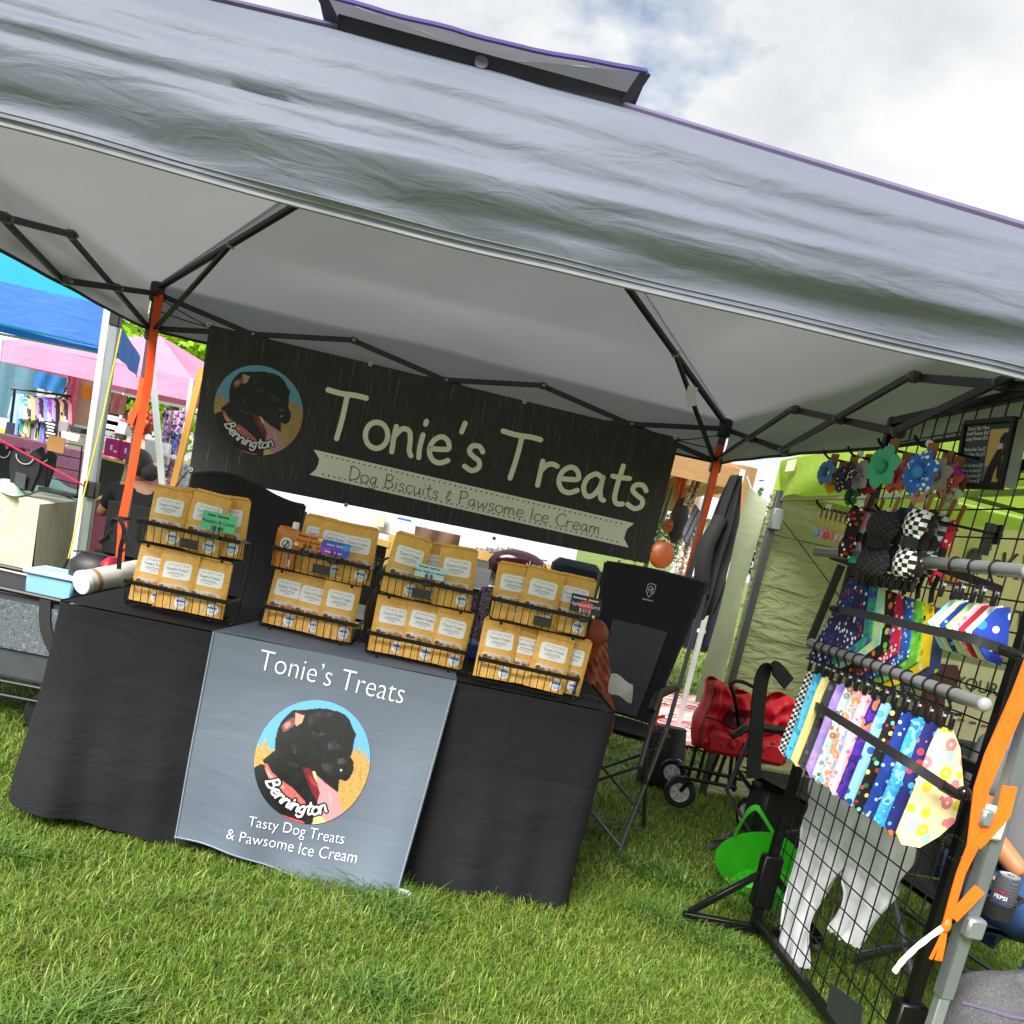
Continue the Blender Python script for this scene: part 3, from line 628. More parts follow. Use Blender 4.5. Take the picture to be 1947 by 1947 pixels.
def rtext(body, pl, pr, size_px):
    """runner lettering between two pixel end points of its middle line"""
    vf = text2d(body, 1., thin=.013); xs = [v[0] for v in vf[0]]; ys = [v[1] for v in vf[0]]
    (ua, va), (ub, vb) = solve_uv(*pl), solve_uv(*pr); w = max(xs)-min(xs); x0 = min(xs)
    k = (ub-ua)*RW/w
    m_ = MB(); put(m_, vf, lambda x, y: runf(ua+(ub-ua)*(x-x0)/w, va+(vb-va)*(x-x0)/w-y*k*size_px/RH, .004), '#eef0f4'); m_.build('lettering', 'ink', rn, smooth=False)
rtext("Tonie\u2019s Treats", (494, 1255), (769, 1321), 1.12)
rtext('Tasty Dog Treats', (473, 1561), (655, 1595), 1.05)
rtext('& Pawsome Ice Cream', (432, 1585), (679, 1631), 1.05)
# ================================================================== BASKET STANDS AND TREAT BAGS
KRAFT = '#e8b050'
BW, BD = .345, .15
def basket_stand(label, px, pr, Y, rz, setb=.035):
    base = PZ(*px, TZ+.01); cx_ = (PY(*px, Y)+PY(*pr, Y))/2
    root = thing('wire_basket_stand', label, 'basket stand', (cx_.x, Y+BD/2, TZ+.01), rz, 'two-tier wire basket stands')
    for tier, z0, yb in (('lower', .012, 0), ('upper', .215, setb)):
        pm = MB(BLK)
        y0, y1 = -BD/2+yb, BD/2+yb; t = .012
        rim = [(-BW/2, y0), (BW/2, y0), (BW/2, y1), (-BW/2, y1)]
        for (a, b), (c, d) in zip(rim, rim[1:]+rim[:1]): pm.bar((a, b, z0+.07), (c, d, z0+.07), .004, .014 if b == d == y0 else .012, ch=.001)
        bk = pm.build('basket', 'metal', root, local=True)
        fl_ = MB(BLK); fl_.tube([(a*.95, b*.9+yb*.1, z0) for a, b in rim], .0022, 5, closed=True); fl_.build('bottom_ring', 'metal', bk, local=True)
        wire = MB(BLK); wire.tube([(0, 0, z0+.068), (0, .003, z0+.01), (0, .01, z0)], .0014, 4); wm = wire.mesh('wire'); wm.materials.append(VC('metal'))
        nW = 14
        for i in range(nW):
            x = -BW/2+BW*(i+.5)/nW; share('wire', wm, bk, loc=(x, y0, 0))
        for i in range(5):
            yy = y0+BD*(i+.5)/5
            share('wire', wm, bk, loc=(-BW/2, yy, 0), rot=(0, 0, -math.pi/2)); share('wire', wm, bk, loc=(BW/2, yy, 0), rot=(0, 0, math.pi/2))
        fw_ = MB(BLK)
        for i in range(7): yy = y0+.01+(BD-.02)*i/6; fw_.tube([(-BW/2*.95, yy, z0), (BW/2*.95, yy, z0)], .0014, 4)
        tag(fw_.build('floor_wires', 'metal', bk, local=True), kind='stuff')
        for sx in (-1, 1):
            k_ = MB(BLK); k_.ball((sx*BW*.36, y0+.004, z0-.006), .0055, 8, 6); k_.build('ball_foot', 'metal', bk, local=True)
    for sx in (-1, 1):
        k_ = MB(BLK); x = sx*(BW/2+.004)
        k_.tube(cat_rom([(x, -.02, .0), (x, .06, .01), (x, BD/2+.01, .08), (x, BD/2+setb+.004, .2), (x, BD/2+setb, .29), (x, BD/2+setb-.04, .285)], 5), .0028, 6); k_.build('side_frame', 'metal', root, local=True)
    k_ = MB('#26282b'); k_.box((-.02 if 'third' in label else .01, -BD/2+setb-.004, .245), (.062, .003, .032), .001); k_.build('chalk_plate', 'plastic', root, local=True)
    return root
# --- bag prototypes (local: x across, z up, front towards -y)
def bag_front(x, z, w, h):
    t = max(0, min(1, z/h)); b = .026*(1-t)**.7*(1-(abs(2*x/w))**3)+.004; return -b
def bag_proto(w=.135, h=.205):
    H = {}
    def fr(u, v):
        z = h*v; ww = w*(1-.05*v); x = (u-.5)*ww
        z2 = z+(-.010*max(0, abs(2*u-1)-.86)/.14 if v > .97 else 0); return Vector((x, bag_front(x, z, w, h)+.0015*math.sin(u*17+v*5)*v, z2))
    def bk(u, v):
        p = fr(1-u, v); p.y = -p.y*.8; return p
    m = MB(KRAFT); m.grid(fr, 12, 12); m.grid(bk, 12, 12)
    m.add([fr(u, 0) for u in (0, .25, .5, .75, 1)]+[bk(u, 0) for u in (0, .25, .5, .75, 1)], [(4, 3, 2, 1, 0, 9, 8, 7, 6, 5)])
    for sd_ in (0, 1): m.add([fr(sd_, i/12) for i in range(13)]+[bk(1-sd_, i/12) for i in range(13)], [(i, i+1, i+14, i+13) if sd_ == 0 else (i+13, i+14, i+1, i) for i in range(12)])
    m.tube([fr(i/12, .955)+Vector((0, -.0004, 0)) for i in range(13)], .0011, 4, col='#b57f2c')
    H['pouch'] = m.mesh('pouch', ang=55); H['pouch'].materials.append(VC('kraft'))
    def dec(mb, poly, cx_, cz, off, c):
        ys = [p[1] for p in poly]; y0_, y1_ = min(ys), max(ys)
        def hw(y):   # half width of the outline at height y
            best = 0
            for (a, b), (c2, d) in zip(poly, poly[1:]+poly[:1]):
                if min(b, d) <= y <= max(b, d) and b != d: best = max(best, abs(a+(c2-a)*(y-b)/(d-b)))
            return best or max(abs(a) for a, b in poly if abs(b-y) < 1e-6)
        rows = [y0_+(y1_-y0_)*t for t in (0, .03, .08, .15, .3, .5, .7, .85, .92, .97, 1)]
        V = [(cx_+hw(y)*k/4, bag_front(cx_+hw(y)*k/4, cz+y, w, h)-off, cz+y) for y in rows for k in range(-4, 5)]
        mb.add(V, [(j*9+i, j*9+i+1, j*9+i+10, j*9+i+9) for j in range(len(rows)-1) for i in range(8)], c)
    m = MB(); dec(m, rrect(.094, .058, .009), 0, h*.64, .0016, '#f1f1f3'); H['label'] = m.mesh('label', smooth=False)
    m = MB(); f_ = lambda x, y: (x, bag_front(x, h*.64+y, w, h)-.003, h*.64+y)
    put(m, text2d("Tonie's Treats", .0125), lambda x, y: f_(x, y+.004), '#77777f')
    for yy, ww, hh in ((-.009, .05, .0022), (-.014, .058, .0018), (-.020, .026, .0016)):
        m.add([f_(-ww/2, yy), f_(ww/2, yy), f_(ww/2, yy+hh), f_(-ww/2, yy+hh)], [(0, 1, 2, 3)], '#9a9aa2')
    for i in range(7):
        a = -.03+i*.01; m.add([f_(a, .017+.002*math.sin(i*2)), f_(a+.006, .019), f_(a+.003, .022)], [(0, 1, 2)], '#8c8c94')
    H['label_text'] = m.mesh('lettering', smooth=False)
    m = MB(); dec(m, rrect(.1, .034, .006), 0, h*.33, .0012, '#d9cdb8'); H['window'] = m.mesh('window', smooth=False)
    m = MB(); R_ = random.Random(3)
    for i in range(16):
        x = -.044+.088*R_.random(); z = h*.33+(-.013+.02*R_.random()); c = R_.choice(['#8a5a2e', '#a9763f', '#6d431f', '#c39a63', '#b98a50'])
        m.add([(x+a*.009, bag_front(x, z, w, h)-.0026-.0002*i, z+b*.008) for a, b in ((-1, -.5), (0, -1), (1, -.4), (.9, .6), (0, 1), (-.9, .5))], [tuple(range(6))], c)
    H['biscuit'] = m.mesh('biscuits', smooth=False)
    m = MB(); dec(m, [(.021*math.cos(i*.5236), .021*math.sin(i*.5236)) for i in range(12)], .034, h*.13, .0018, '#eef0f2'); H['sticker'] = m.mesh('sticker', smooth=False)
    m = MB(); f2 = lambda x, y: (.034+x, bag_front(.034+x, h*.13+y, w, h)-.0032, h*.13+y)
    for yy, ww, hh, c in ((.002, .028, .007, '#2f63b4'), (-.007, .02, .0025, '#7fb2d6'), (-.012, .014, .002, '#9a9aa2'), (.011, .014, .002, '#9ab4d0')):
        n_ = 6
        for i in range(n_):
            a = -ww/2+ww*i/n_; m.add([f2(a, yy), f2(a+ww/n_*.75, yy), f2(a+ww/n_*.75, yy+hh), f2(a, yy+hh)], [(0, 1, 2, 3)], c)
    H['sticker_text'] = m.mesh('mark', smooth=False)
    for k in ('label', 'label_text', 'biscuit', 'sticker', 'sticker_text'): H[k].materials.append(VC('paper'))
    H['window'].materials.append(VC('gloss'))
    return H
def kraft_mat():
    m, t, b = _base('kraft_paper'); l = t.links.new; at = N('ShaderNodeAttribute', t, attribute_name='col'); tcn = N('ShaderNodeTexCoord', t)
    n = N('ShaderNodeTexNoise', t); n.inputs['Scale'].default_value = 60; n.inputs['Detail'].default_value = 8; l(tcn.outputs['Object'], n.inputs['Vector'])
    oi = N('ShaderNodeObjectInfo', t)
    mr = N('ShaderNodeMapRange', t); mr.inputs[1].default_value = .3; mr.inputs[2].default_value = .7; mr.inputs[3].default_value = .86; mr.inputs[4].default_value = 1.08; l(n.outputs['Fac'], mr.inputs[0])
    sc = N('ShaderNodeVectorMath', t, operation='SCALE'); l(at.outputs['Color'], sc.inputs[0]); l(mr.outputs[0], sc.inputs['Scale']); l(sc.outputs[0], b.inputs['Base Color'])
    b.inputs['Roughness'].default_value = .5
    n2 = N('ShaderNodeTexNoise', t); n2.inputs['Scale'].default_value = 22; n2.inputs['Distortion'].default_value = 1.2; l(tcn.outputs['Object'], n2.inputs['Vector'])
    bp = N('ShaderNodeBump', t); bp.inputs['Strength'].default_value = .5; bp.inputs['Distance'].default_value = .008; l(n2.outputs['Fac'], bp.inputs['Height']); l(bp.outputs[0], b.inputs['Normal'])
    MATS['kraft'] = m
kraft_mat(); BAG = bag_proto()
def bag(label, stand, x, y, z, lean=-.1, rz=0., rx=0., sc=(1, 1, 1), tilt=0.):
    o = bpy.data.objects.new('treat_bag', None); col.objects.link(o); tag(o, label, 'treat bag', 'kraft paper treat bags'); o.empty_display_size = .03
    Mx = Matrix.Translation(stand.location) @ Matrix.Rotation(stand.rotation_euler.z, 4, 'Z') @ Matrix.Translation((x, y, z)) @ Matrix.Rotation(rz, 4, 'Z') @ Matrix.Rotation(lean, 4, 'X') @ Matrix.Rotation(tilt, 4, 'Y') @ Matrix.Diagonal((*sc, 1))
    o.matrix_world = Mx
    share('pouch', BAG['pouch'], o); lb = share('label', BAG['label'], o); share('lettering', BAG['label_text'], lb)
    wd = share('window', BAG['window'], o); share('biscuits', BAG['biscuit'], wd); st = share('sticker', BAG['sticker'], o); share('mark', BAG['sticker_text'], st)
    return o
def card(label, c, stand, x, y, z, w, h, lines, tc='#222222', rz=0, spots=None):
    root = thing('price_card', label, 'price card', stand.location+Matrix.Rotation(stand.rotation_euler.z, 3, 'Z') @ Vector((x, y, z)), stand.rotation_euler.z+rz, 'price cards clipped on the baskets')
    m = MB(c); m.prism([(-w/2, 0), (w/2, 0), (w/2, h), (-w/2, h)], (0, 0, .012), (1, 0, 0), Vector((0, .25, .97)), .0015); cd_ = m.build('card', 'paper', root, local=True)
    if spots:
        m = MB()
        for a, b, r_, c2 in spots: m.prism([(a+r_*math.cos(i*.7854)*1.4, b+r_*math.sin(i*.7854)) for i in range(8)], Vector((0, -.0012, .012)), (1, 0, 0), Vector((0, .25, .97)), .0004, c2)
        tag(m.build('pattern', 'paper', cd_, local=True), kind='stuff')
    m = MB(); n_ = len(lines)
    for i, s_ in enumerate(lines):
        if s_[0] == '~':      # print too small to read: word-shaped strokes
            x = -sum(int(k)+1 for k in s_[1:].split())*.5*w*.055; z1 = h*(1-(i+.6)/n_)
            for k in s_[1:].split():
                for q in range(int(k)):
                    a0, hh = x+q*w*.055, h*.05*(1.5 if q == 0 else 1)
                    m.add([Vector((a0+da, .25*(z1+dz)-.0022, .012+.97*(z1+dz))) for da, dz in ((0, -h*.05), (w*.042, -h*.05), (w*.036, hh), (w*.004, hh))], [(0, 1, 2, 3)], tc)
                x += (int(k)+1)*w*.055
            continue
        vf = text2d(s_, h*.9/max(n_, 3)); mw = max(abs(v[0]) for v in vf[0]); k = min(1, w*.46/mw)
        put(m, vf, lambda a, b: Vector((a*k, .25*(h*(1-(i+.6)/n_)+b)-.0022, .012+.97*(h*(1-(i+.6)/n_)+b))), tc)
    tag(m.build('lettering', 'ink', cd_, smooth=False, local=True), kind='stuff')
    m = MB(BLK)
    for sx in (-.008, .008): m.bar((sx, -.004, -.01), (sx, -.001, .028), .003)
    m.box((0, 0, -.008), (.03, .014, .016), .003); m.build('clip', 'plastic', root, local=True)
    return root
UP = .215; UPY = .035
s1 = basket_stand('leftmost two-tier wire basket stand, nearest the folded wagon', (226, 1156), (428, 1197), 3.115, -.05)
s2 = basket_stand('second two-tier wire basket stand from the left, holding the orange pouch', (488, 1204), (670, 1238), 3.2, -.06)
s3 = basket_stand('third two-tier wire basket stand from the left, behind the runner lettering', (698, 1245), (872, 1288), 3.08, -.06)
s4 = basket_stand('rightmost two-tier wire basket stand beside the brown leather jacket', (905, 1308), (1088, 1348), 3.0, -.08)
for s_, who, lo, up in (
    (s1, 'leftmost basket stand', [(-.105, -.01, 0, .02), (-.015, -.025, 0, -.03), (.09, -.03, 0, .02)], [(-.1, .0, 0, -.02), (-.03, .028, .0, .0), (.03, -.02, 0, .03), (.105, .02, .0, -.05)]),
    (s2, 'second basket stand', [(-.1, -.01, 0, -.02), (-.01, -.022, 0, .03), (.09, -.03, 0, .02)], [(-.045, .025, .0, .01), (.02, .005, 0, .02), (.11, -.01, 0, -.02)]),
    (s3, 'third basket stand', [(-.1, -.01, 0, -.04), (.0, -.025, 0, .02), (.1, -.02, 0, .03)], [(-.1, -.02, 0, .06), (-.01, .02, 0, .0), (.085, -.015, 0, -.05)]),
    (s4, 'rightmost basket stand', [(-.115, -.02, 0, -.02), (-.02, -.0, 0, .02), (.065, -.025, 0, .02), (.125, .03, 0, .06)], [(-.105, .0, 0, -.02), (-.015, -.02, 0, .03), (.1, -.0, 0, .03)])):
    for tier, lst, z, yo in (('lower', lo, .014, 0), ('upper', up, UP+.002, UPY)):
        names = {3: ['left', 'middle', 'right'], 4: ['far left', 'second', 'third', 'far right']}[len(lst)]
        for nm, (x, y, dz, tl) in zip(names, lst):
            y += random.uniform(-.012, .012); bag('kraft treat bag, %s one in the %s basket of the %s' % (nm, tier, who), s_, x, y+yo, z+dz, lean=-.13+random.uniform(-.07, .05), rz=random.uniform(-.16, .16), tilt=tl+random.uniform(-.03, .03), sc=(random.uniform(.97, 1.03), 1, random.uniform(.97, 1.07)))
c1 = card('mint green price card clipped to the leftmost basket stand', '#63c99a', s1, .095, -BD/2+UPY-.01, .295, .115, .062, ['~4 6', 'Pumpkin & Carrot', '$8.00'], '#112233')
c2 = card('orange patterned price card on the second basket stand', '#d9822b', s2, -.05, -BD/2+UPY-.01, .295, .095, .05, ['~6 5', 'Peanut Butter', '$8.00'], '#402208', spots=[(-.04, .008, .006, '#f2d9a0'), (.04, .04, .006, '#f2d9a0'), (-.035, .042, .005, '#a8541a'), (.036, .008, .006, '#a8541a')])
c2b = card('blue and purple price card on the second basket stand', '#4a58c8', s2, .045, -BD/2+UPY-.012, .29, .1, .05, ['~5 4', '~5 5'], '#e8e2ff', spots=[(-.03, .012, .014, '#b23fd0'), (.035, .035, .012, '#2f9ae8'), (.0, .02, .01, '#8a3ad8')])
c3 = card('pale blue price card clipped to the third basket stand', '#bfe0e8', s3, -.005, -BD/2+UPY-.01, .29, .1, .045, ['~6 6', '~5 5 1 5', '$8.00'], '#22405a')
c4 = card('dark price card with red spot on the rightmost basket stand', '#2a2630', s4, .14, -BD/2+UPY-.012, .29, .105, .06, ['~8 6', 'Applesauce & Carrot', '$8.00'], '#f0eef2', spots=[(0, .026, .018, '#d8474a')])
# orange pouch with round sticker
o = thing('treat_pouch', 'clear pouch of orange treats with a spout and round sticker', 'pouch', s2.location+Matrix.Rotation(s2.rotation_euler.z, 3, 'Z') @ Vector((-.135, -.02+UPY, UP+.004)), s2.rotation_euler.z, None)
m_ = MB('#cf7a1c'); m_.grid(lambda u, v: Vector(((u-.5)*.085*(1-.08*v**4), -.02*(1-v)**.6*(1-abs(2*u-1)**3)-.003, .145*v-(.012*max(0, abs(2*u-1)-.8)/.2 if v > .95 else 0))), 10, 10)
m_.grid(lambda u, v: Vector(((.5-u)*.085*(1-.08*v**4), .016*(1-v)**.6*(1-abs(2*u-1)**3)+.003, .145*v-(.012*max(0, abs(2*u-1)-.8)/.2 if v > .95 else 0))), 10, 10); m_.build('pouch', 'gloss', o, local=True)
m_ = MB('#eef2ee'); m_.lathe([(0, 0), (.022, 0), (.022, .001), (0, .001)], (0, -.0155, .085), (0, -1, .15), 16); st_ = m_.build('sticker', 'paper', o, local=True)
m_ = MB('#22304a'); m_.strap([(-.004, -.019, .075), (.002, -.019, .086), (.006, -.018, .094)], .005, .001, (1, 0, 0)); m_.lathe([(.011, 0), (.014, 0), (.014, .0006), (.011, .0006)], (0, -.0175, .085), (0, -1, .15), 14); m_.build('mark', 'ink', st_, local=True)
m_ = MB('#f2f2f2'); m_.lathe([(0, 0), (.012, 0), (.012, .02), (.009, .024), (0, .024)], (.02, 0, .142), n=10); m_.build('spout_cap', 'plastic', o, local=True)
m_ = MB('#e6e6e2'); m_.box((.02, -.024, .02), (.012, .004, .026), .002); m_.build('tag', 'paper', o, local=True)
# scissors-like clips and cord lying on the cloth
m_ = MB(BLK)
p_ = PZ(880, 1282, TZ+.016); m_.tube(cat_rom([p_+Vector((math.cos(a)*(.025+.006*i), math.sin(a)*.02+.01*i, .004)) for i, a in enumerate([0, 1, 2.2, 3.4, 4.6, 5.8])], 4), .0035, 5)
tag(m_.build('cord_clip', 'plastic'), 'small black cord clip lying on the cloth between the third and last baskets', 'clip')
m_ = MB(BLK); p_ = PZ(1106, 1324, TZ+.016); m_.tube(cat_rom([p_, p_+Vector((.02, -.005, .006)), p_+Vector((.05, .0, .002)), p_+Vector((.07, -.015, .002))], 4), .005, 5)
tag(m_.build('cord_clip', 'plastic'), 'small black clip at the right corner of the table top', 'clip')
# ================================================================== BANNER
bY = 4.93
BA, BB, BC, BDq = PY(398, 617, bY), PY(1292, 833, bY+.02), PY(358, 900, bY-.04), PY(1232, 1072, bY-.02)
def banf(u, v, off=0.):
    """u 0 left..1 right, v 0 top..1 bottom"""
    p = BA.lerp(BB, u).lerp(BC.lerp(BDq, u), v); q = math.sin(math.pi*u)
    p.z -= .012*q*(1-v)*0; p.y += .02*math.sin(u*4+.5)*v*.5+.006*math.sin(u*11+v*2)-off
    return p
def banner_mat():
    m, t, b = _base('printed_wood_banner'); l = t.links.new; tcn = N('ShaderNodeTexCoord', t)
    mpn = N('ShaderNodeMapping', t); mpn.inputs['Scale'].default_value = (140, 2, 4.); l(tcn.outputs['Object'], mpn.inputs[0])
    n = N('ShaderNodeTexNoise', t); n.inputs['Scale'].default_value = 1; n.inputs['Detail'].default_value = 5; n.inputs['Roughness'].default_value = .7; l(mpn.outputs[0], n.inputs['Vector'])
    r = N('ShaderNodeValToRGB', t); e = r.color_ramp.elements; e[0].position = .4; e[0].color = (.012, .011, .011, 1); e[1].position = .68; e[1].color = (.17, .155, .15, 1); x = e.new(.58); x.color = (.022, .02, .019, 1)
    n2 = N('ShaderNodeTexNoise', t); n2.inputs['Scale'].default_value = 1.2; n2.inputs['Detail'].default_value = 3; l(tcn.outputs['Object'], n2.inputs['Vector'])
    mr = N('ShaderNodeMapRange', t); mr.inputs[1].default_value = .35; mr.inputs[2].default_value = .65; mr.inputs[3].default_value = .55; mr.inputs[4].default_value = 1.3; l(n2.outputs['Fac'], mr.inputs[0])
    sc = N('ShaderNodeVectorMath', t, operation='SCALE'); l(r.outputs[0], sc.inputs[0]); l(mr.outputs[0], sc.inputs['Scale'])
    l(n.outputs['Fac'], r.inputs[0]); l(sc.outputs[0], b.inputs['Base Color']); b.inputs['Roughness'].default_value = .5
    return m
ban = thing('banner', "wide dark wood-print vinyl banner lettered with the stall's name behind the table", 'banner', (BC+BDq)/2)
m_ = MB(); m_.grid(lambda u, v: banf(u, v), 50, 14); m_.grid(lambda u, v: banf(1-u, v, -.002), 50, 14); m_.build('vinyl', banner_mat(), ban, ang=80)
BWd, BHt = (BB-BA).length, (BA-BC).length
def sol(x, y):
    u = v = .5
    for _ in range(30):
        d = ray(x, y); p = banf(u, v); q = CAM+d*(p.y/d.y); ex = (BB-BA).normalized(); u += (q-p).dot(ex)/BWd; v -= (q-p).z/BHt
    return u, v
def zz(x, y): return sol(360+x*940/1932, 600+y*500/1028)
for x, y in ((75, 37), (708, 190), (1310, 336), (1898, 476), (612, 741), (1191, 871), (8, 602)):
    u, v = zz(x, y); m_ = MB('#c9cac6'); m_.lathe([(.005, 0), (.011, 0), (.011, .003), (.005, .003)], banf(u, v, .003), (0, -1, 0), 14); m_.build('grommet', 'metal', ban)
    m_ = MB('#101010'); m_.lathe([(0, 0), (.0065, 0), (.0065, .001), (0, .001)], banf(u, v, .0025), (0, -1, 0), 10); m_.build('grommet_hole', 'ink', ban)
ec = zz(272, 372); er = (banf(*zz(445, 400))-banf(*ec)).length
def bloc(x, y, off=.003): return banf(ec[0]+x/BWd, ec[1]-y/BHt, off)
emblem(lambda x, y: bloc(x, y, .0035), er, 110, ban, ORG[ban.name], dull=.85, desat=.12)
bennington(bloc, er, ban, .85)
def bhand(body, pl, pr, capfrac, w, c, name='lettering', off=.004, arch=0., slant=0.):
    """pen lettering along a base line between two points"""
    st, W = hand(body, w, slant); (ua, va), (ub, vb) = zz(*pl), zz(*pr); k = (ub-ua)*BWd/W
    fn_ = lambda x, y: banf(ua+(ub-ua)*x/W, va+(vb-va)*x/W-y*k*capfrac/BHt, off)
    if name == 'letter':      # big title letters, one part each
        x0 = 0
        for ch in body:
            st1 = [[(x0+a, b) for a, b in s_] for s_ in HAND[ch][1]]; x0 += HAND[ch][0]
            m_ = MB(); put(m_, stroke2d(st1, w, 5), fn_, c); m_.build('letter', 'ink', ban, smooth=False)
        return
    m_ = MB(); put(m_, stroke2d(st, w, 5), fn_, c); m_.build(name, 'ink', ban, smooth=False)
CREAM = '#f4eedd'
bhand("Tonie's", (512, 470), (1150, 617), 1.06, .115, CREAM, 'letter')
bhand("Treats", (1190, 624), (1785, 766), 1.06, .115, CREAM, 'letter')
# ribbon with the strap line
(rb0, rb1, rb2, rb3) = (zz(487, 524), zz(1738, 812), zz(1716, 907), zz(470, 622)); n0_, n1_ = zz(508, 570), zz(1690, 852)
m_ = MB(CREAM)
def rib(u, v):
    a = Vector((*rb0, 0)).lerp(Vector((*rb1, 0)), u).lerp(Vector((*rb3, 0)).lerp(Vector((*rb2, 0)), u), v)
    e = 1-abs(2*v-1)
    if u < .02: a.x += e*.022*(1-u/.02)
    if u > .98: a.x -= e*.022*((u-.98)/.02)
    return banf(a.x, a.y, .0032)
vs_ = [rib(u, v) for v in [0, .25, .5, .75, 1] for u in [0, .02]+[.02+.96*i/24 for i in range(1, 24)]+[.98, 1]]
nn_ = 27; m_.add(vs_, [(j*nn_+i, j*nn_+i+1, (j+1)*nn_+i+1, (j+1)*nn_+i) for j in range(4) for i in range(nn_-1)]); m_.build('ribbon_print', 'ink', ban, smooth=False)
m_ = MB('#4a4038')
for v0 in (.13, .87):
    for i in range(57):
        c_ = rib(.04+.92*i/56, v0)-Vector((0, .0015, 0)); m_.add([c_+Vector((.0045*math.cos(a*1.0472), 0, .0045*math.sin(a*1.0472))) for a in range(6)], [tuple(range(6))])
tag(m_.build('ribbon_dots', 'ink', ban, smooth=False), kind='stuff')
bhand('Dog Biscuits & Pawsome Ice Cream', (620, 640), (1605, 858), .95, .055, '#4a4038', off=.006)
# strings and hook tying the banner up
for k_, p0, p1, nm in ((0, banf(.004, .02), LEG['rl']+Vector((.03, 0, 2.02)), 0), (1, banf(.004, .02), LEG['rl']+Vector((.03, -.02, 1.96)), 0), (2, banf(.996, .02), LEG['rr']+Vector((-.03, 0, 2.0)), 0), (3, banf(.996, .02), LEG['rr']+Vector((-.03, 0, 1.93)), 0), (4, banf(.0, .97), LEG['rl']+Vector((.02, -.03, .72)), 0)):
    m_ = MB('#17171a'); m_.tube([p0, (p0+p1)/2+Vector((0, 0, -.004)), p1], .003, 5)
    tag(m_.build('tie_cord', 'cloth'), ['upper', 'lower', 'upper', 'lower', 'long slanting'][k_]+' black cord tying the banner to the '+['left', 'left', 'right', 'right', 'left'][k_]+' tent leg', 'cord', 'cords holding the banner')
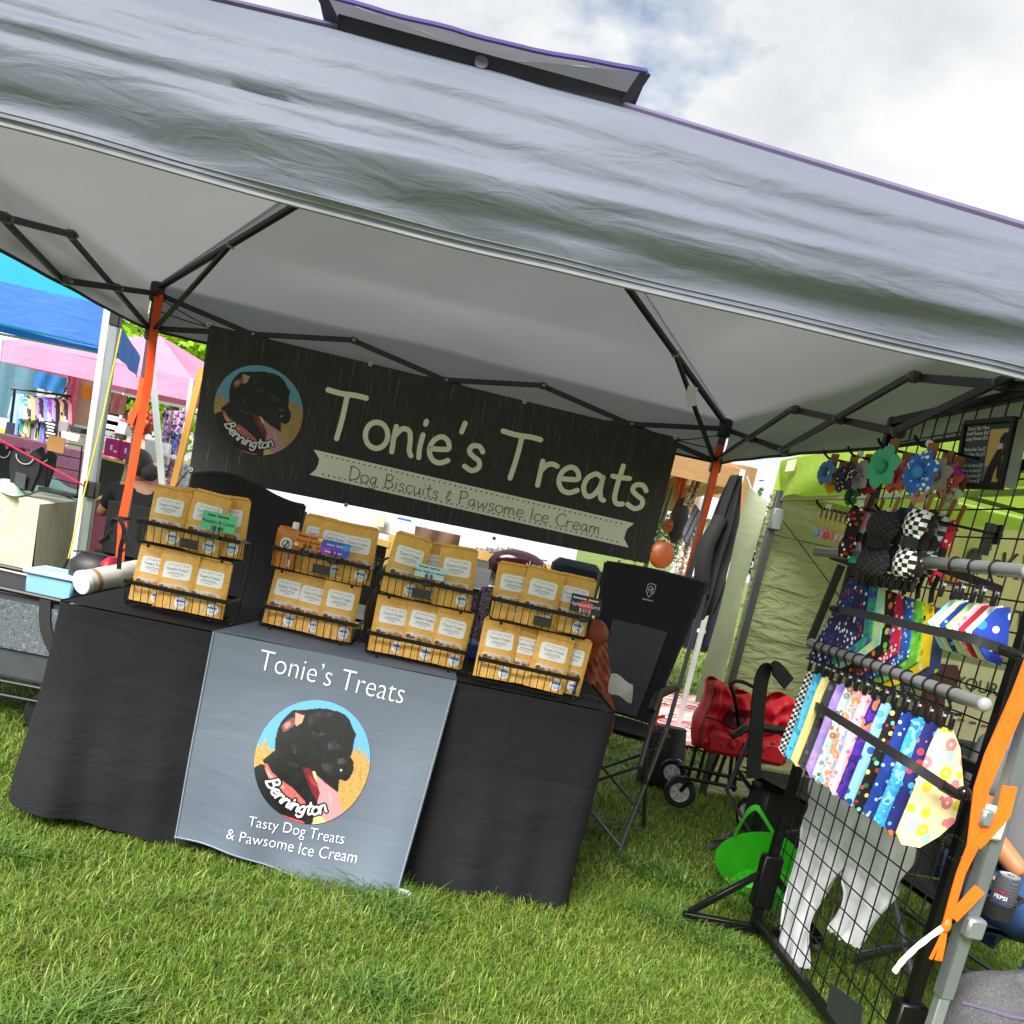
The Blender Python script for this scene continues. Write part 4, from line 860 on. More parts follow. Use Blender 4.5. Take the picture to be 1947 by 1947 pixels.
# ================================================================== CAMP CHAIRS
def camp_chair(name, label, base, rz, w, topz, seatz, logo=False, grey=True, arms=True, wave=.0, taper=.06):
    r_ = thing(name, label, 'camp chair', base, rz)
    lean = .16
    def back(u, v, off=0.):
        x = (u-.5)*w*(1-taper*(1-v)); z = seatz+(topz-seatz)*v
        y = .22+lean*v-.05*math.sin(math.pi*u)*0+.03*(1-abs(2*u-1)**2)+off
        if v > .9: z += wave*math.sin(u*math.pi*1.6+.2)*(v-.9)*10
        return Vector((x, y, z+.012*math.sin(math.pi*u)*v))
    m_ = MB(BLK); m_.grid(back, 16, 16); m_.grid(lambda u, v: back(1-u, v, .02), 16, 16); b_ = m_.build('backrest', 'cloth', r_, local=True)
    m_ = MB('#26262a'); m_.tube([back(i/16, 1, .01) for i in range(17)], .012, 6); m_.tube([back(0, i/10, .01) for i in range(11)], .012, 6); m_.tube([back(1, i/10, .01) for i in range(11)], .012, 6); m_.build('back_binding', 'cloth', r_, local=True)
    if grey:
        m_ = MB('#4b4b50'); m_.grid(lambda u, v: back(.18+.64*u, .02+.6*v, -.006), 10, 10); m_.build('grey_panel', 'cloth', b_, local=True)
    if logo:
        m_ = MB('#b9b9bd')
        f_ = lambda x, y: back(.5+x/w, .86+y/(topz-seatz), -.008)
        shield = [(-.02, .03), (0, .036), (.02, .03), (.02, -.005), (0, -.03), (-.02, -.005)]
        for k, (a, c) in enumerate(zip(shield, shield[1:]+shield[:1])):
            d = Vector((c[0]-a[0], c[1]-a[1])).normalized(); nx, ny = -d.y*.002, d.x*.002
            m_.add([f_(a[0]-nx, a[1]-ny), f_(c[0]-nx, c[1]-ny), f_(c[0]+nx, c[1]+ny), f_(a[0]+nx, a[1]+ny)], [(0, 1, 2, 3)])
        for st in ([(-.01, .02), (-.01, -.008)], [(-.01, .02), (.002, .022), (.003, .008), (-.008, .004)], [(.003, -.01), (.009, .02), (.012, -.012)]):
            put(m_, stroke2d([st], .003, 3), lambda x, y: f_(x, y), '#c9c9cd')
        for i in range(9): m_.add([f_(-.028+i*.0063, -.047), f_(-.0235+i*.0063, -.047), f_(-.0235+i*.0063, -.040), f_(-.028+i*.0063, -.040)], [(0, 1, 2, 3)])
        m_.build('emblem', 'ink', b_, local=True, smooth=False)
    m_ = MB(BLK); m_.grid(lambda u, v: Vector(((u-.5)*w*.98, -.24+.46*v, seatz-.03*math.sin(math.pi*u)*math.sin(math.pi*v)+.02*(1-v))), 12, 12); m_.grid(lambda u, v: Vector(((.5-u)*w*.98, -.24+.46*v, seatz-.02-.03*math.sin(math.pi*u)*math.sin(math.pi*v)+.02*(1-v))), 12, 12); m_.build('seat', 'cloth', r_, local=True)
    for s_ in (-1, 1):
        x = s_*w*.52
        for a, b, nm in (((x, .30, .0), (x, -.24, seatz), 'leg'), ((x, -.3, .0), (x, .24, seatz), 'leg'), ((x, .24, seatz-.02), (x, .22+lean, topz-.05), 'back_post'), ((x, -.26, seatz-.1), (x, -.2, seatz+.2), 'arm_post')):
            m_ = MB('#54565a'); m_.tube([a, b], .011, 8); m_.build(nm, 'metal', r_, local=True)
        for y in (.30, -.3):
            m_ = MB(BLK); m_.ball((x, y, .012), .02, 8, 6, sc=(1, 1, .7)); m_.build('foot', 'plastic', r_, local=True)
        if arms:
            m_ = MB('#1a1a1c'); m_.tube([(x, .2, seatz+.2), (x, 0, seatz+.21), (x, -.2, seatz+.215), (x, -.26, seatz+.19), (x, -.31, seatz+.15)], [.016, .02, .022, .02, .016], 10); m_.build('armrest', 'plastic', r_, local=True)
    for y in (-.3, .3):
        m_ = MB('#44464a'); m_.tube([(-w*.52, y*.9, .06), (w*.52, -y*.9*0+y*.9, seatz-.1)], .008, 6); m_.tube([(w*.52, y*.9, .06), (-w*.52, y*.9, seatz-.1)], .008, 6); m_.build('cross_brace', 'metal', r_, local=True)
    return r_
pL = PY(455, 1000, 4.05); camp_chair('camp_chair', 'black folding chair behind the leftmost baskets, only its wavy back showing', (pL.x, 3.92, 0), .1, .5, 1.2, .6, grey=False, arms=False, wave=.03)
pR = PY(1185, 1150, 4.2); camp_chair('camp_chair', 'black and grey folding armchair with a pale shield emblem right of the table', (pR.x-.0, 4.05, 0), -.42, .5, 1.215, .52, logo=True, taper=.34)
# wooden stock tub, bags between the baskets -------------------------------------------------
# brown leather jacket over the table end
JX = MB('#8f3c16')
def jk(u, v):
    a = PY(1100, 1175, 3.68).lerp(PY(1152, 1200, 3.7), u); b = PY(1078, 1318, 3.62).lerp(PY(1165, 1345, 3.62), u)
    p = a.lerp(b, v); p.y += -.05*math.sin(math.pi*u)*(.5+v)+.02*math.sin(u*15+v*6)*v+.012*math.sin(v*17+u*9)+.006*math.sin(v*41-u*23); p.x += .02*math.sin(v*5)*v; p.z -= .03*u*v; return p
JX.grid(jk, 22, 26); JX.grid(lambda u, v: jk(1-u, v)+Vector((0, .05, 0)), 22, 20)
jo = JX.build('leather_jacket', 'leather', ang=80); tag(jo, 'rust brown leather jacket slumped over the right table end', 'jacket')
m_ = MB('#8f3c16'); pc = PY(1128, 1205, 3.66); m_.ball(pc, .062, 14, 10, sc=(1.05, .6, 1)); m_.build('hood', 'leather', jo)
m_ = MB('#7c3212'); m_.strap([PY(1150, 1320, 3.6), PY(1160, 1355, 3.58), PY(1158, 1400, 3.6)], [.05, .045, .02], .006, (1, .3, 0)); m_.build('sleeve', 'leather', jo)
# white paper hanging at the chair arm
m_ = MB('#e6e4de'); m_.grid(lambda u, v: PY(1157+u*46, 1283+v*38+u*13, 3.9)+Vector((0, .02*math.sin(u*4+v*3), .012*math.sin(u*5))), 8, 6); tag(m_.build('paper_slip', 'paper'), 'crumpled white paper slip by the armchair leg', 'paper')
# zip bags of charms in a tray, and backpack, seen between the baskets
tr = thing('stock_tray', 'blue-rimmed tray full of small bagged stock between the third and last baskets', 'tray', PY(915, 1190, 3.72)-Vector((0, 0, .06)))
pt = PY(920, 1190, 3.6); m_ = MB('#2f56c8'); m_.box((pt.x, 3.6, TZ+.045), (.2, .24, .06), .006); m_.build('tray', 'plastic', tr)
for i in range(9):
    m_ = MB(random.choice(['#6d6478', '#8a8496', '#5a5668', '#77707c'])); c_ = Vector((pt.x+random.uniform(-.06, .06), 3.5+i*.018, TZ+.07+.018*i)); m_.grid(lambda u, v: c_+Vector(((u-.5)*.1, .02*v+.006*math.sin(u*9+i), .075*v+.006*math.sin(u*7+v*5))), 5, 4); m_.build('zip_bag', PAT('blotch', ['#3a3644', '#8a7f90', '#5f5870', '#b09aa8', '#2b2a38'], 70), tr)
m_ = MB('#e9e7ee'); c_ = PY(905, 1098, 3.95); m_.box((c_.x, 3.95, c_.z), (.12, .02, .09), .004); tag(m_.build('price_sheet', 'paper'), 'white printed sheet standing behind the stock tray', 'sheet')
bp_ = thing('backpack', 'brown backpack with strap loop between the second and third baskets', 'backpack', PY(735, 1150, 3.7)-Vector((0, 0, .15)))
c_ = PY(728, 1170, 3.68); m_ = MB('#4a3626'); m_.ball(c_, .1, 14, 10, sc=(.75, .6, 1.35)); m_.build('pack', 'cloth', bp_)
c2_ = PY(738, 1085, 3.62); m_ = MB('#5a452f'); m_.strap([c2_+Vector((-.035*math.cos(a), 0, .05*math.sin(a)-(.0 if 0 < a < 3.2 else .0))) for a in [i*math.pi/10 for i in range(-2, 13)]], .03, .008, (0, 1, 0)); m_.build('strap_loop', 'cloth', bp_)
m_ = MB('#3f9ad8'); m_.ball(PY(735, 1092, 3.7), .03, 10, 8, sc=(.8, .5, 1.4)); m_.build('blue_liner', 'nylon', bp_)
# ================================================================== FOLDING WAGON ON THE LEFT
wg = thing('folding_wagon', 'dark grey folding wagon loaded with bags left of the table', 'wagon', (-1.75, 4.15, 0))
wx0, wx1, wy0, wy1, wz0, wz1 = -2.35, -1.36, 3.85, 4.42, .24, .6
def wside(a, b, name, c='#3a3d42'):
    m_ = MB(c); m_.grid(lambda u, v: a.lerp(b, u)+Vector((0, 0, (wz1-wz0)*v-.02*math.sin(math.pi*u)*v)), 12, 8); m_.grid(lambda u, v: b.lerp(a, u)+Vector((0, .012, (wz1-wz0)*v-.02*math.sin(math.pi*u)*v)), 12, 8); return m_.build(name, 'cloth', wg)
V_ = lambda x, y: Vector((x, y, wz0))
wside(V_(wx0, wy0), V_(wx1, wy0), 'side_wall'); wside(V_(wx0, wy1), V_(wx1, wy1), 'side_wall'); wside(V_(wx1, wy0), V_(wx1, wy1), 'end_wall'); wside(V_(wx0, wy0), V_(wx0, wy1), 'end_wall')
m_ = MB('#2a2c30'); m_.box(((wx0+wx1)/2, (wy0+wy1)/2, wz0), (wx1-wx0, wy1-wy0, .015), .003); m_.build('floor', 'cloth', wg)
for y in (wy0, wy1):
    m_ = MB('#1d1e21'); m_.tube([(wx0, y-.01, wz1+.01), (wx1+.06, y-.01, wz1-.005)], .011, 8); m_.build('rim_tube', 'metal', wg)
    m_ = MB('#1d1e21'); m_.tube([(wx0, y-.01, wz0-.02), (wx1, y-.01, wz0-.02)], .009, 8); m_.build('lower_tube', 'metal', wg)
m_ = MB('#1d1e21'); m_.tube([(wx0, wy0-.005, wz0-.08), (wx1, wy0-.005, wz0-.08)], .009, 8); m_.build('lower_tube', 'metal', wg)
for x0_ in (-1.98, -1.56):
    m_ = MB('#202225'); m_.strap(cat_rom([(x0_, wy0-.016, wz1), (x0_+.02, wy0-.02, wz1-.13), (x0_+.09, wy0-.02, wz1-.24), (x0_+.18, wy0-.016, wz1-.27)], 6), .045, .004, (1, 0, .4)); m_.build('side_strap', 'cloth', wg)
m_ = MB('#6a7076'); m_.grid(lambda u, v: Vector((-1.95+.52*u, wy0-.012, wz0+.12+.2*v)), 4, 3); m_.build('heather_panel', PAT('blotch', ['#3f464d', '#59626a', '#4a5158', '#6b747c'], 60), wg)
for x in (-2.2, -1.5):
    for y in (wy0+.03, wy1-.03):
        wl = MB('#161618'); wl.lathe([(.03, -.025), (.09, -.025), (.1, -.015), (.1, .015), (.09, .025), (.03, .025)], (x, y, .1), (0, 1, 0), 20); w0 = wl.build('wheel', 'plastic', wg)
        wl = MB('#cfd0d0'); wl.lathe([(0, -.028), (.055, -.028), (.055, .028), (0, .028)], (x, y, .1), (0, 1, 0), 16); wl.build('hub', 'plastic', w0)
m_ = MB('#7fb4cc'); c_ = PY(95, 1097, 4.15); m_.box((c_.x+.02, 4.2, .6), (.2, .2, .1), .01); bx = m_.build('storage_bin', 'plastic'); tag(bx, 'light blue plastic bin standing in the dark wagon', 'bin')
m_ = MB('#a9d3e4'); m_.box((c_.x+.02, 4.2, .655), (.225, .225, .02), .006); m_.build('lid', 'plastic', bx)
m_ = MB('#6f93a3'); m_.box((c_.x+.03, 4.2, .666), (.18, .012, .004), .001); m_.build('lid_ridge', 'plastic', bx)
# poster tube
pt0, pt1 = PY(155, 1108, 4.0), PY(262, 1085, 4.25); d_ = (pt1-pt0).normalized()
pt_ = thing('poster_tube', 'grey cardboard poster tube with white cap lying on the wagon', 'tube', pt0)
m_ = MB('#c9c6be'); m_.lathe([(0, 0), (.049, 0), (.049, (pt1-pt0).length), (0, (pt1-pt0).length)], pt0, d_, 24); m_.build('tube', 'paper', pt_)
m_ = MB('#efefec'); m_.lathe([(0, -.006), (.048, -.006), (.052, -.002), (.052, .02), (0, .02)], pt0, d_, 24); m_.build('end_cap', 'plastic', pt_)
m_ = MB('#9a7a54'); m_.lathe([(.0495, .05), (.05, .05), (.05, .07), (.0495, .07)], pt0, d_, 24); m_.build('tape', 'paper', pt_)
# red and black bag
rb = thing('duffel_bag', 'black and red duffel bag with carry straps on the wagon beside the poster tube', 'bag', PY(190, 1110, 4.2))
c_ = PY(190, 1078, 4.2)
m_ = MB('#1b1b1f'); m_.box(c_+Vector((-.02, 0, -.03)), (.2, .15, .17), .045); m_.build('body', 'nylon', rb, ang=70)
m_ = MB('#b3122c'); m_.box(c_+Vector((.055, -.012, -.025)), (.075, .15, .165), .03); m_.build('red_panel', 'nylon', rb, ang=70)
m_ = MB('#2a2a2e'); m_.tube([c_+Vector((-.11+.2*i/10, -.03, .05+.012*math.sin(i*.314))) for i in range(11)], .004, 5); m_.build('zip', 'nylon', rb)
for pl_ in ([(226, 1082), (229, 1045), (236, 1012), (230, 992), (219, 988), (211, 998), (212, 1014), (217, 1028)], [(214, 1012), (203, 1023), (190, 1032)], [(234, 1014), (243, 1036), (250, 1052)]):
    m_ = MB('#141416'); m_.strap(cat_rom([PY(x, y, 4.09) for x, y in pl_], 5), .019, .004, (1, .4, .1)); m_.build('strap', 'nylon', rb)
# ================================================================== GRID RACK WITH DOG WEAR
RX, RY0, RY1, RZ = 1.371, 2.05, 3.06, 1.89
rk = thing('grid_rack', 'tall black wire grid display rack standing beside the table', 'display rack', (RX, (RY0+RY1)/2, 0))
for y in (RY0, RY1):
    m_ = MB('#18181a'); m_.box((RX, y, RZ/2+.03), (.032, .032, RZ-.03), .003); m_.build('post', 'metal', rk)
    m_ = MB('#18181a'); m_.bar((RX-.27, y, .055), (RX+.27, y, .055), .03, .03, ch=.003); f_ = m_.build('foot_bar', 'metal', rk)
    for s_ in (-1, 1):
        m_ = MB('#18181a'); m_.bar((RX+s_*.25, y, .07), (RX+s_*.02, y, .27), .022, .022, ch=.002); m_.build('foot_brace', 'metal', rk)
        m_ = MB('#4b4b4d'); m_.ball((RX+s_*.25, y, .024), .022, 10, 8); m_.build('caster', 'plastic', f_)
    m_ = MB('#151517'); m_.box((RX, y-.001, .24), (.075, .05, .2), .006); m_.build('post_sleeve', 'metal', rk)
for z, nm in ((RZ, 'top_bar'), (.09, 'bottom_bar'), (.95, 'middle_bar'), (1.7, 'upper_bar')):
    m_ = MB('#18181a'); m_.bar((RX, RY0-.01, z), (RX, RY1+.01, z), .028, .028, ch=.003); m_.build(nm, 'metal', rk)
vw = MB('#17171a'); vw.tube([(0, 0, .1), (0, 0, RZ-.01)], .0024, 5); vwm = vw.mesh('grid_wire'); vwm.materials.append(VC('metal'))
hw = MB('#17171a'); hw.tube([(0, RY0, 0), (0, RY1, 0)], .0024, 5); hwm = hw.mesh('grid_wire'); hwm.materials.append(VC('metal'))
o0 = ORG[rk.name]
for i in range(1, 14): share('grid_wire', vwm, rk, loc=Vector((RX, RY0+(RY1-RY0)*i/14, 0))-o0)
for i in range(1, 24): share('grid_wire', hwm, rk, loc=Vector((RX-.005, 0, .09+(RZ-.09)*i/24))-o0)
RAILX = 1.2
for z, y0, y1 in ((1.418, 1.85, 2.98), (1.125, 1.86, 2.83)):
    m_ = MB('#9b9da0'); m_.tube([(RAILX, y0, z), (RAILX, y1, z)], .0155, 14); rl = m_.build('hang_rail', 'metal', rk)
    for y in (y0, y1): m_ = MB('#8c8e91'); m_.ball((RAILX, y, z), .0165, 12, 8, sc=(1, .8, 1)); m_.build('end_cap', 'plastic', rl)
    for y in (y0+.35, y1-.12): m_ = MB('#18181a'); m_.bar((RAILX, y, z-.01), (RX, y, z-.03), .012, .02); m_.build('rail_arm', 'metal', rl)
# clip hangers and bandanas
CLIP = None
hg = MB('#121214'); hg.tube([(.018*math.cos(a), 0, .018*math.sin(a)) for a in [math.radians(x) for x in range(-60, 250, 24)]]+[(0, 0, -.03), (0, 0, -.042)], .003, 5); HG = hg.mesh('hook'); HG.materials.append(VC('plastic'))
hb = MB('#121214'); hb.bar((-.03, 0, -.044), (.03, 0, -.044), .006, .006); HBm = hb.mesh('bar'); HBm.materials.append(VC('plastic'))
hc = MB('#101012'); hc.box((0, 0, -.062), (.011, .012, .04), .002); hc.ball((0, -.008, -.052), .004, 6, 5, col='#9a9aa0'); HC = hc.mesh('clip'); HC.materials.append(VC('plastic'))
def hanger(label, p, rz, w=.05):
    o = thing('clip_hanger', label, 'hanger', p, rz, 'black clip hangers on the rails')
    share('hook', HG, o); share('bar', HBm, o); share('clip', HC, o, loc=(-w/2, 0, 0)); share('clip', HC, o, loc=(w/2, 0, 0)); return o
def bandana(label, poly, mat, bend=None):
    """poly: closed outline of world points lying roughly in one plane"""
    m_ = MB(); n_ = len(poly); c = sum(poly, Vector())/n_; nr = (poly[1]-poly[0]).cross(poly[2]-poly[0]).normalized()
    if nr.dot(CAM-c) < 0: nr = -nr
    inner = [c+(p-c)*.55+nr*.006 for p in poly]
    vs = poly+inner+[c+nr*.008]; fs = [(i, (i+1) % n_, n_+(i+1) % n_, n_+i) for i in range(n_)]+[(n_+i, n_+(i+1) % n_, 2*n_) for i in range(n_)]
    k = len(vs); vs = vs+[v-nr*.004 for v in vs]; fs = fs+[tuple(x+k for x in reversed(f)) for f in fs]+[(i, i+k, (i+1) % n_+k, (i+1) % n_) for i in range(n_)]
    m_.add(vs, fs); ob = m_.build('dog_bandana', mat, ang=60); tag(ob, label, 'bandana', 'dog bandanas on the rack'); return ob, c, nr
# lower row, nearest first
dpx = [(1772, 1378), (1800, 1385), (1816, 1420), (1826, 1495), (1808, 1565), (1776, 1592), (1738, 1606), (1700, 1600), (1688, 1580), (1722, 1500), (1752, 1420)]
shape = [PY(x, y, 1.98) for x, y in dpx]
LOW = [('cream bandana with pink and yellow rings, nearest on the lower rail', PAT('rings', ['#f1e3b0', '#e0808c', '#e2c63a', '#9fd0bc', '#e0808c'], 26)),
 ('navy bandana with small rockets next to the ring-print one', PAT('dots', ['#1c2470', '#3fb0e8', '#e8743a', '#f0f0f4', '#d83c50'], 40)),
 ('sky blue marbled bandana on the lower rail', PAT('blotch', ['#2f8ede', '#48b4f0', '#3aa0e8', '#8ad4f8', '#2a86d8'], 26)),
 ('royal blue bandana with white constellations', PAT('dots', ['#14368c', '#14368c', '#d8e6f8', '#1c48b0', '#9fc4f0'], 75)),
 ('black bandana with coloured music notes', PAT('dots', ['#0c0a0c', '#8a2a1c', '#2a6a3c', '#e0d27a', '#6fd0c0', '#b0402a'], 55)),
 ('pale blue bandana with blue flowers beside the black one', PAT('dots', ['#8fd0f4', '#2a56c0', '#1f3f9c', '#58a8ec'], 34)),
 ('deep purple galaxy bandana with orange planets', PAT('blotch', ['#241060', '#3a1c8c', '#54249c', '#2a1470', '#e07a4a', '#c05ad0'], 17)),
 ('pale pink bandana with tiny print on the lower rail', PAT('dots', ['#efc3d2', '#e49ab4', '#f6dde4', '#d87a9c'], 60)),
 ('pink bandana with orange dogs on the lower rail', PAT('blotch', ['#eaa6c4', '#e8923a', '#f0c0d4', '#7fb0e8', '#e8b04a'], 30)),
 ('mint bandana with grey faces on the lower rail', PAT('rings', ['#bfdcd4', '#6a7478', '#8a9498', '#c86a5a'], 46)),
 ('plain lilac bandana on the lower rail', PAT('blotch', ['#a78ade', '#b89ae8', '#a286dc'], 12)),
 ('charcoal bandana with dark spots on the lower rail', PAT('dots', ['#3c3c42', '#1c1c20', '#62626a', '#26262a'], 46)),
 ('plain pale yellow bandana on the lower rail', PAT('blotch', ['#efe08a', '#f2e69a', '#ecd97e'], 10)),
 ('turquoise bandana near the far end of the lower rail', PAT('blotch', ['#2a9cd8', '#5cc4ec', '#3aacdf'], 30)),
 ('red and black checked bandana, farthest on the lower rail', PAT('checkx', ['#e8e6e6', '#1c1a1c'], 110))]
Z_ = 1
for i, (lb, mt) in enumerate(LOW):
    Y = 1.98+i*.056; j = random.uniform(-.012, .012); sx = random.uniform(.94, 1.05)
    c0 = shape[0]
    poly = [Vector((RAILX+(p.x-RAILX)*sx+j, Y+(p.x-RAILX)*.1, 1.06+(p.z-1.06)*random.uniform(.985, 1.02))) for p in shape]
    dx = RAILX-(poly[0].x+poly[1].x)/2+.005; poly = [p+Vector((dx, 0, 0)) for p in poly]
    bandana(lb, poly, mt)
    hanger('black clip hanger holding the '+lb.split(' bandana')[0]+' bandana'+(' of the lower rail' if Z_ else ' of the upper rail'), Vector((RAILX, Y-.002, 1.125)), 0, .026)
# upper row laid flat against the grid, the farthest one in front
sp = [(2.684, 1.352), (2.62, 1.347), (2.561, 1.34), (2.53, 1.27), (2.505, 1.19), (2.6, 1.13), (2.74, 1.072), (2.829, 1.08), (2.76, 1.2)]
UPR = [('navy red and white star bandana, farthest on the upper rail', PAT('dots', ['#1c2458', '#c8303c', '#eceef4', '#2c3c8c', '#e4e6f0', '#3c4ca0'], 62)),
 ('blue green tie-dye bandana behind the star print one', PAT('blotch', ['#2a4a9c', '#2f8aa0', '#3aa878', '#4a5cb0'], 16)),
 ('pale mint watercolour bandana on the upper rail', PAT('blotch', ['#b6dca0', '#9cd8bc', '#c8e4a8'], 10)),
 ('black bandana with bright leaf shapes on the upper rail', PAT('dots', ['#0f0e10', '#e07a2a', '#8ad03a', '#3a8ad0', '#d0c83a', '#7a4ab0'], 38)),
 ('red bandana with white bone print on the upper rail', PAT('dots', ['#c81c40', '#f2e4e8', '#d83a5a', '#f6f0f2'], 70)),
 ('blue bandana with small white stars on the upper rail', PAT('dots', ['#1f5ab4', '#a8d0f0', '#2a6ac8', '#e4f0f8'], 75)),
 ('bright green leaf print bandana on the upper rail', PAT('rings', ['#6cc03a', '#a4e06a', '#8ad04a', '#4a9c2a'], 34)),
 ('yellow bee print bandana on the upper rail', PAT('dots', ['#f4d21c', '#2a2214', '#f8f0c0', '#c8a01c', '#f4d21c'], 42)),
 ('slate blue bandana with lime leaves on the upper rail', PAT('dots', ['#3a4270', '#3a4270', '#3a4270', '#9cdc4a', '#3a4270'], 22))]
Z_ = 0
for i, (lb, mt) in enumerate(UPR):
    X = 1.2+.0085*i; dy = -.0395*i
    poly = [Vector((X+.02*(z-1.2)*0, y+dy-(.0 if k not in (6, 7) else 0), z-.004*i)) for k, (y, z) in enumerate(sp)]
    bandana(lb, poly, mt)
    hanger('black clip hanger holding the '+lb.split(' bandana')[0]+' bandana'+(' of the lower rail' if Z_ else ' of the upper rail'), Vector((RAILX, 2.625+dy, 1.418)), 1.25, .05)
# near group at the right end of the upper rail
spx = [(1896, 1157), (1922, 1154), (1917, 1223), (1903, 1266), (1876, 1256), (1849, 1202)]
NR = [('royal blue space bandana with planets, nearest on the upper rail', PAT('dots', ['#1a3ca8', '#d84a3a', '#e8eef8', '#2a8ad8', '#1a3ca8', '#f0a04a', '#1a3ca8'], 30)),
 ('thin pale mint bandana just behind the space print one', PAT('blotch', ['#cfe8d8', '#d8ecd0'], 8)),
 ('crimson bandana between mint and pink ones on the upper rail', PAT('blotch', ['#b81c38', '#c02440'], 8)),
 ('pale pink printed bandana right half of the upper rail', PAT('dots', ['#f0c4d0', '#e08aa8', '#f8e0e8'], 60)),
 ('leaf green bandana behind the pink one on the upper rail', PAT('blotch', ['#c0dca0', '#a8cc80'], 18)),
 ('navy zodiac print bandana right half of the upper rail', PAT('dots', ['#14409c', '#14409c', '#a8c8f0', '#1c50b8'], 60)),
 ('pale cream bandana behind the zodiac print one', PAT('blotch', ['#f0eac0', '#ece4b0'], 8)),
 ('pale aqua bandana at the back of the near group', PAT('blotch', ['#a8dce0', '#c0e8e4'], 8))]
for i, (lb, mt) in enumerate(NR):
    Y = 1.965+.028*i; poly = [PY(x, y, 1.965)+Vector((0, .028*i, 0)) for x, y in spx]; bandana(lb, poly, mt)
    if i % 3 == 0: hanger('black clip hanger holding the '+lb.split(' bandana')[0]+' bandana'+(' of the lower rail' if Z_ else ' of the upper rail'), Vector((RAILX, Y, 1.418)), .1, .034)
# bungee cords
def bungee(label, pts, loop):
    r_ = thing('bungee_cord', label, 'bungee cord', pts[-1])
    m_ = MB('#26272a'); m_.strap(cat_rom(pts, 5), .022, .006, (0, .1, 1)); m_.build('cord', 'nylon', r_)
    for a, b in ((pts[0], pts[1]), (pts[-1], pts[-2])):
        d = (a-b).normalized(); m_ = MB('#121214'); m_.tube([a-d*.02, a+d*.02, a+d*.045], [.013, .012, .006], 8); m_.build('end_sleeve', 'plastic', r_)
    m_ = MB('#1a1a1c'); m_.tube(loop, .0055, 6); m_.build('hook', 'plastic', r_); return r_
e1 = PY(1908, 1236, 1.93)
bungee('braided dark bungee cord across the upper bandanas', [PX(1590, 1158, 1.165), PX(1660, 1172, 1.16), PX(1760, 1196, 1.17), PY(1850, 1215, 1.925), e1], cat_rom([e1, PY(1925, 1246, 1.93), PY(1940, 1248, 1.95), PY(1944, 1240, 1.99), PY(1930, 1237, 2.02)], 5))
e2 = PY(1802, 1500, 1.93); q2 = PY(1832, 1508, 1.93)
bq = bungee('braided dark bungee cord with ball end across the lower bandanas', [PX(1532, 1332, 1.30), PX(1570, 1352, 1.13), PX(1660, 1408, 1.10), PY(1730, 1452, 1.925), e2], cat_rom([e2, q2, PY(1880, 1535, 1.9), PY(1912, 1545, 1.885), PY(1905, 1560, 1.885), PY(1875, 1545, 1.9), q2], 6))
m_ = MB('#0e0e10'); m_.ball(q2, .017, 12, 9); m_.build('ball', 'gloss', bq)
m_ = MB('#151517'); m_.tube(cat_rom([PX(1552, 1335, 1.2), PX(1560, 1365, 1.19), PX(1566, 1385, 1.19), PX(1575, 1360, 1.19)], 5), .006, 6); m_.build('slack_loop', 'nylon', bq)
# ball chain loop on the near post
m_ = MB('#3a3a3c')
for i in range(22):
    a = i/22*2*math.pi; m_.ball(PY(1815+22*math.cos(a)+6*math.sin(a), 1612+24*math.sin(a), 2.0), .0028, 6, 4)
bc = m_.build('ball_chain', 'metal'); tag(bc, 'small black ball chain looped on the near rack post', 'chain'); m_ = MB('#0c0c0e'); m_.ball(PY(1829, 1632, 1.99), .011, 10, 8); m_.build('bead', 'gloss', bc)
# hooks -------------------------------------------------------------------------------------
def hook(label, tip, L=.22):
    r_ = thing('display_hook', label, 'hook', tip, 0, 'hooks on the grid rack')
    a = Vector((RX, tip.y, tip.z-.02)); b = Vector((tip.x+.025, tip.y, tip.z-.022))
    m_ = MB('#141416'); m_.tube([a, b, tip+Vector((.008, 0, -.01)), tip], .004, 6); m_.build('peg', 'metal', r_)
    m_ = MB('#e6e8e6'); m_.box(b+Vector((.02, 0, .008)), (.016, .014, .02), .003); m_.build('stopper', 'plastic', r_)
    m_ = MB('#141416'); m_.box((RX-.012, tip.y, tip.z-.02), (.008, .02, .05), .001); m_.build('bracket', 'metal', r_); return b
T1 = [PX(*p, 1.13) for p in ((1565, 855), (1612, 849), (1669, 833), (1739, 827))]
T2 = [PX(*p, 1.12) for p in ((1552, 950), (1612, 945), (1664, 957), (1735, 963))]
OR4 = ['farthest', 'second farthest', 'third', 'nearest']
for k in range(4): hook('black peg hook with flowers, %s of the top row' % OR4[k], T1[k])
for k in range(4): hook('black peg hook with collars, %s of the second row' % OR4[k], T2[k])
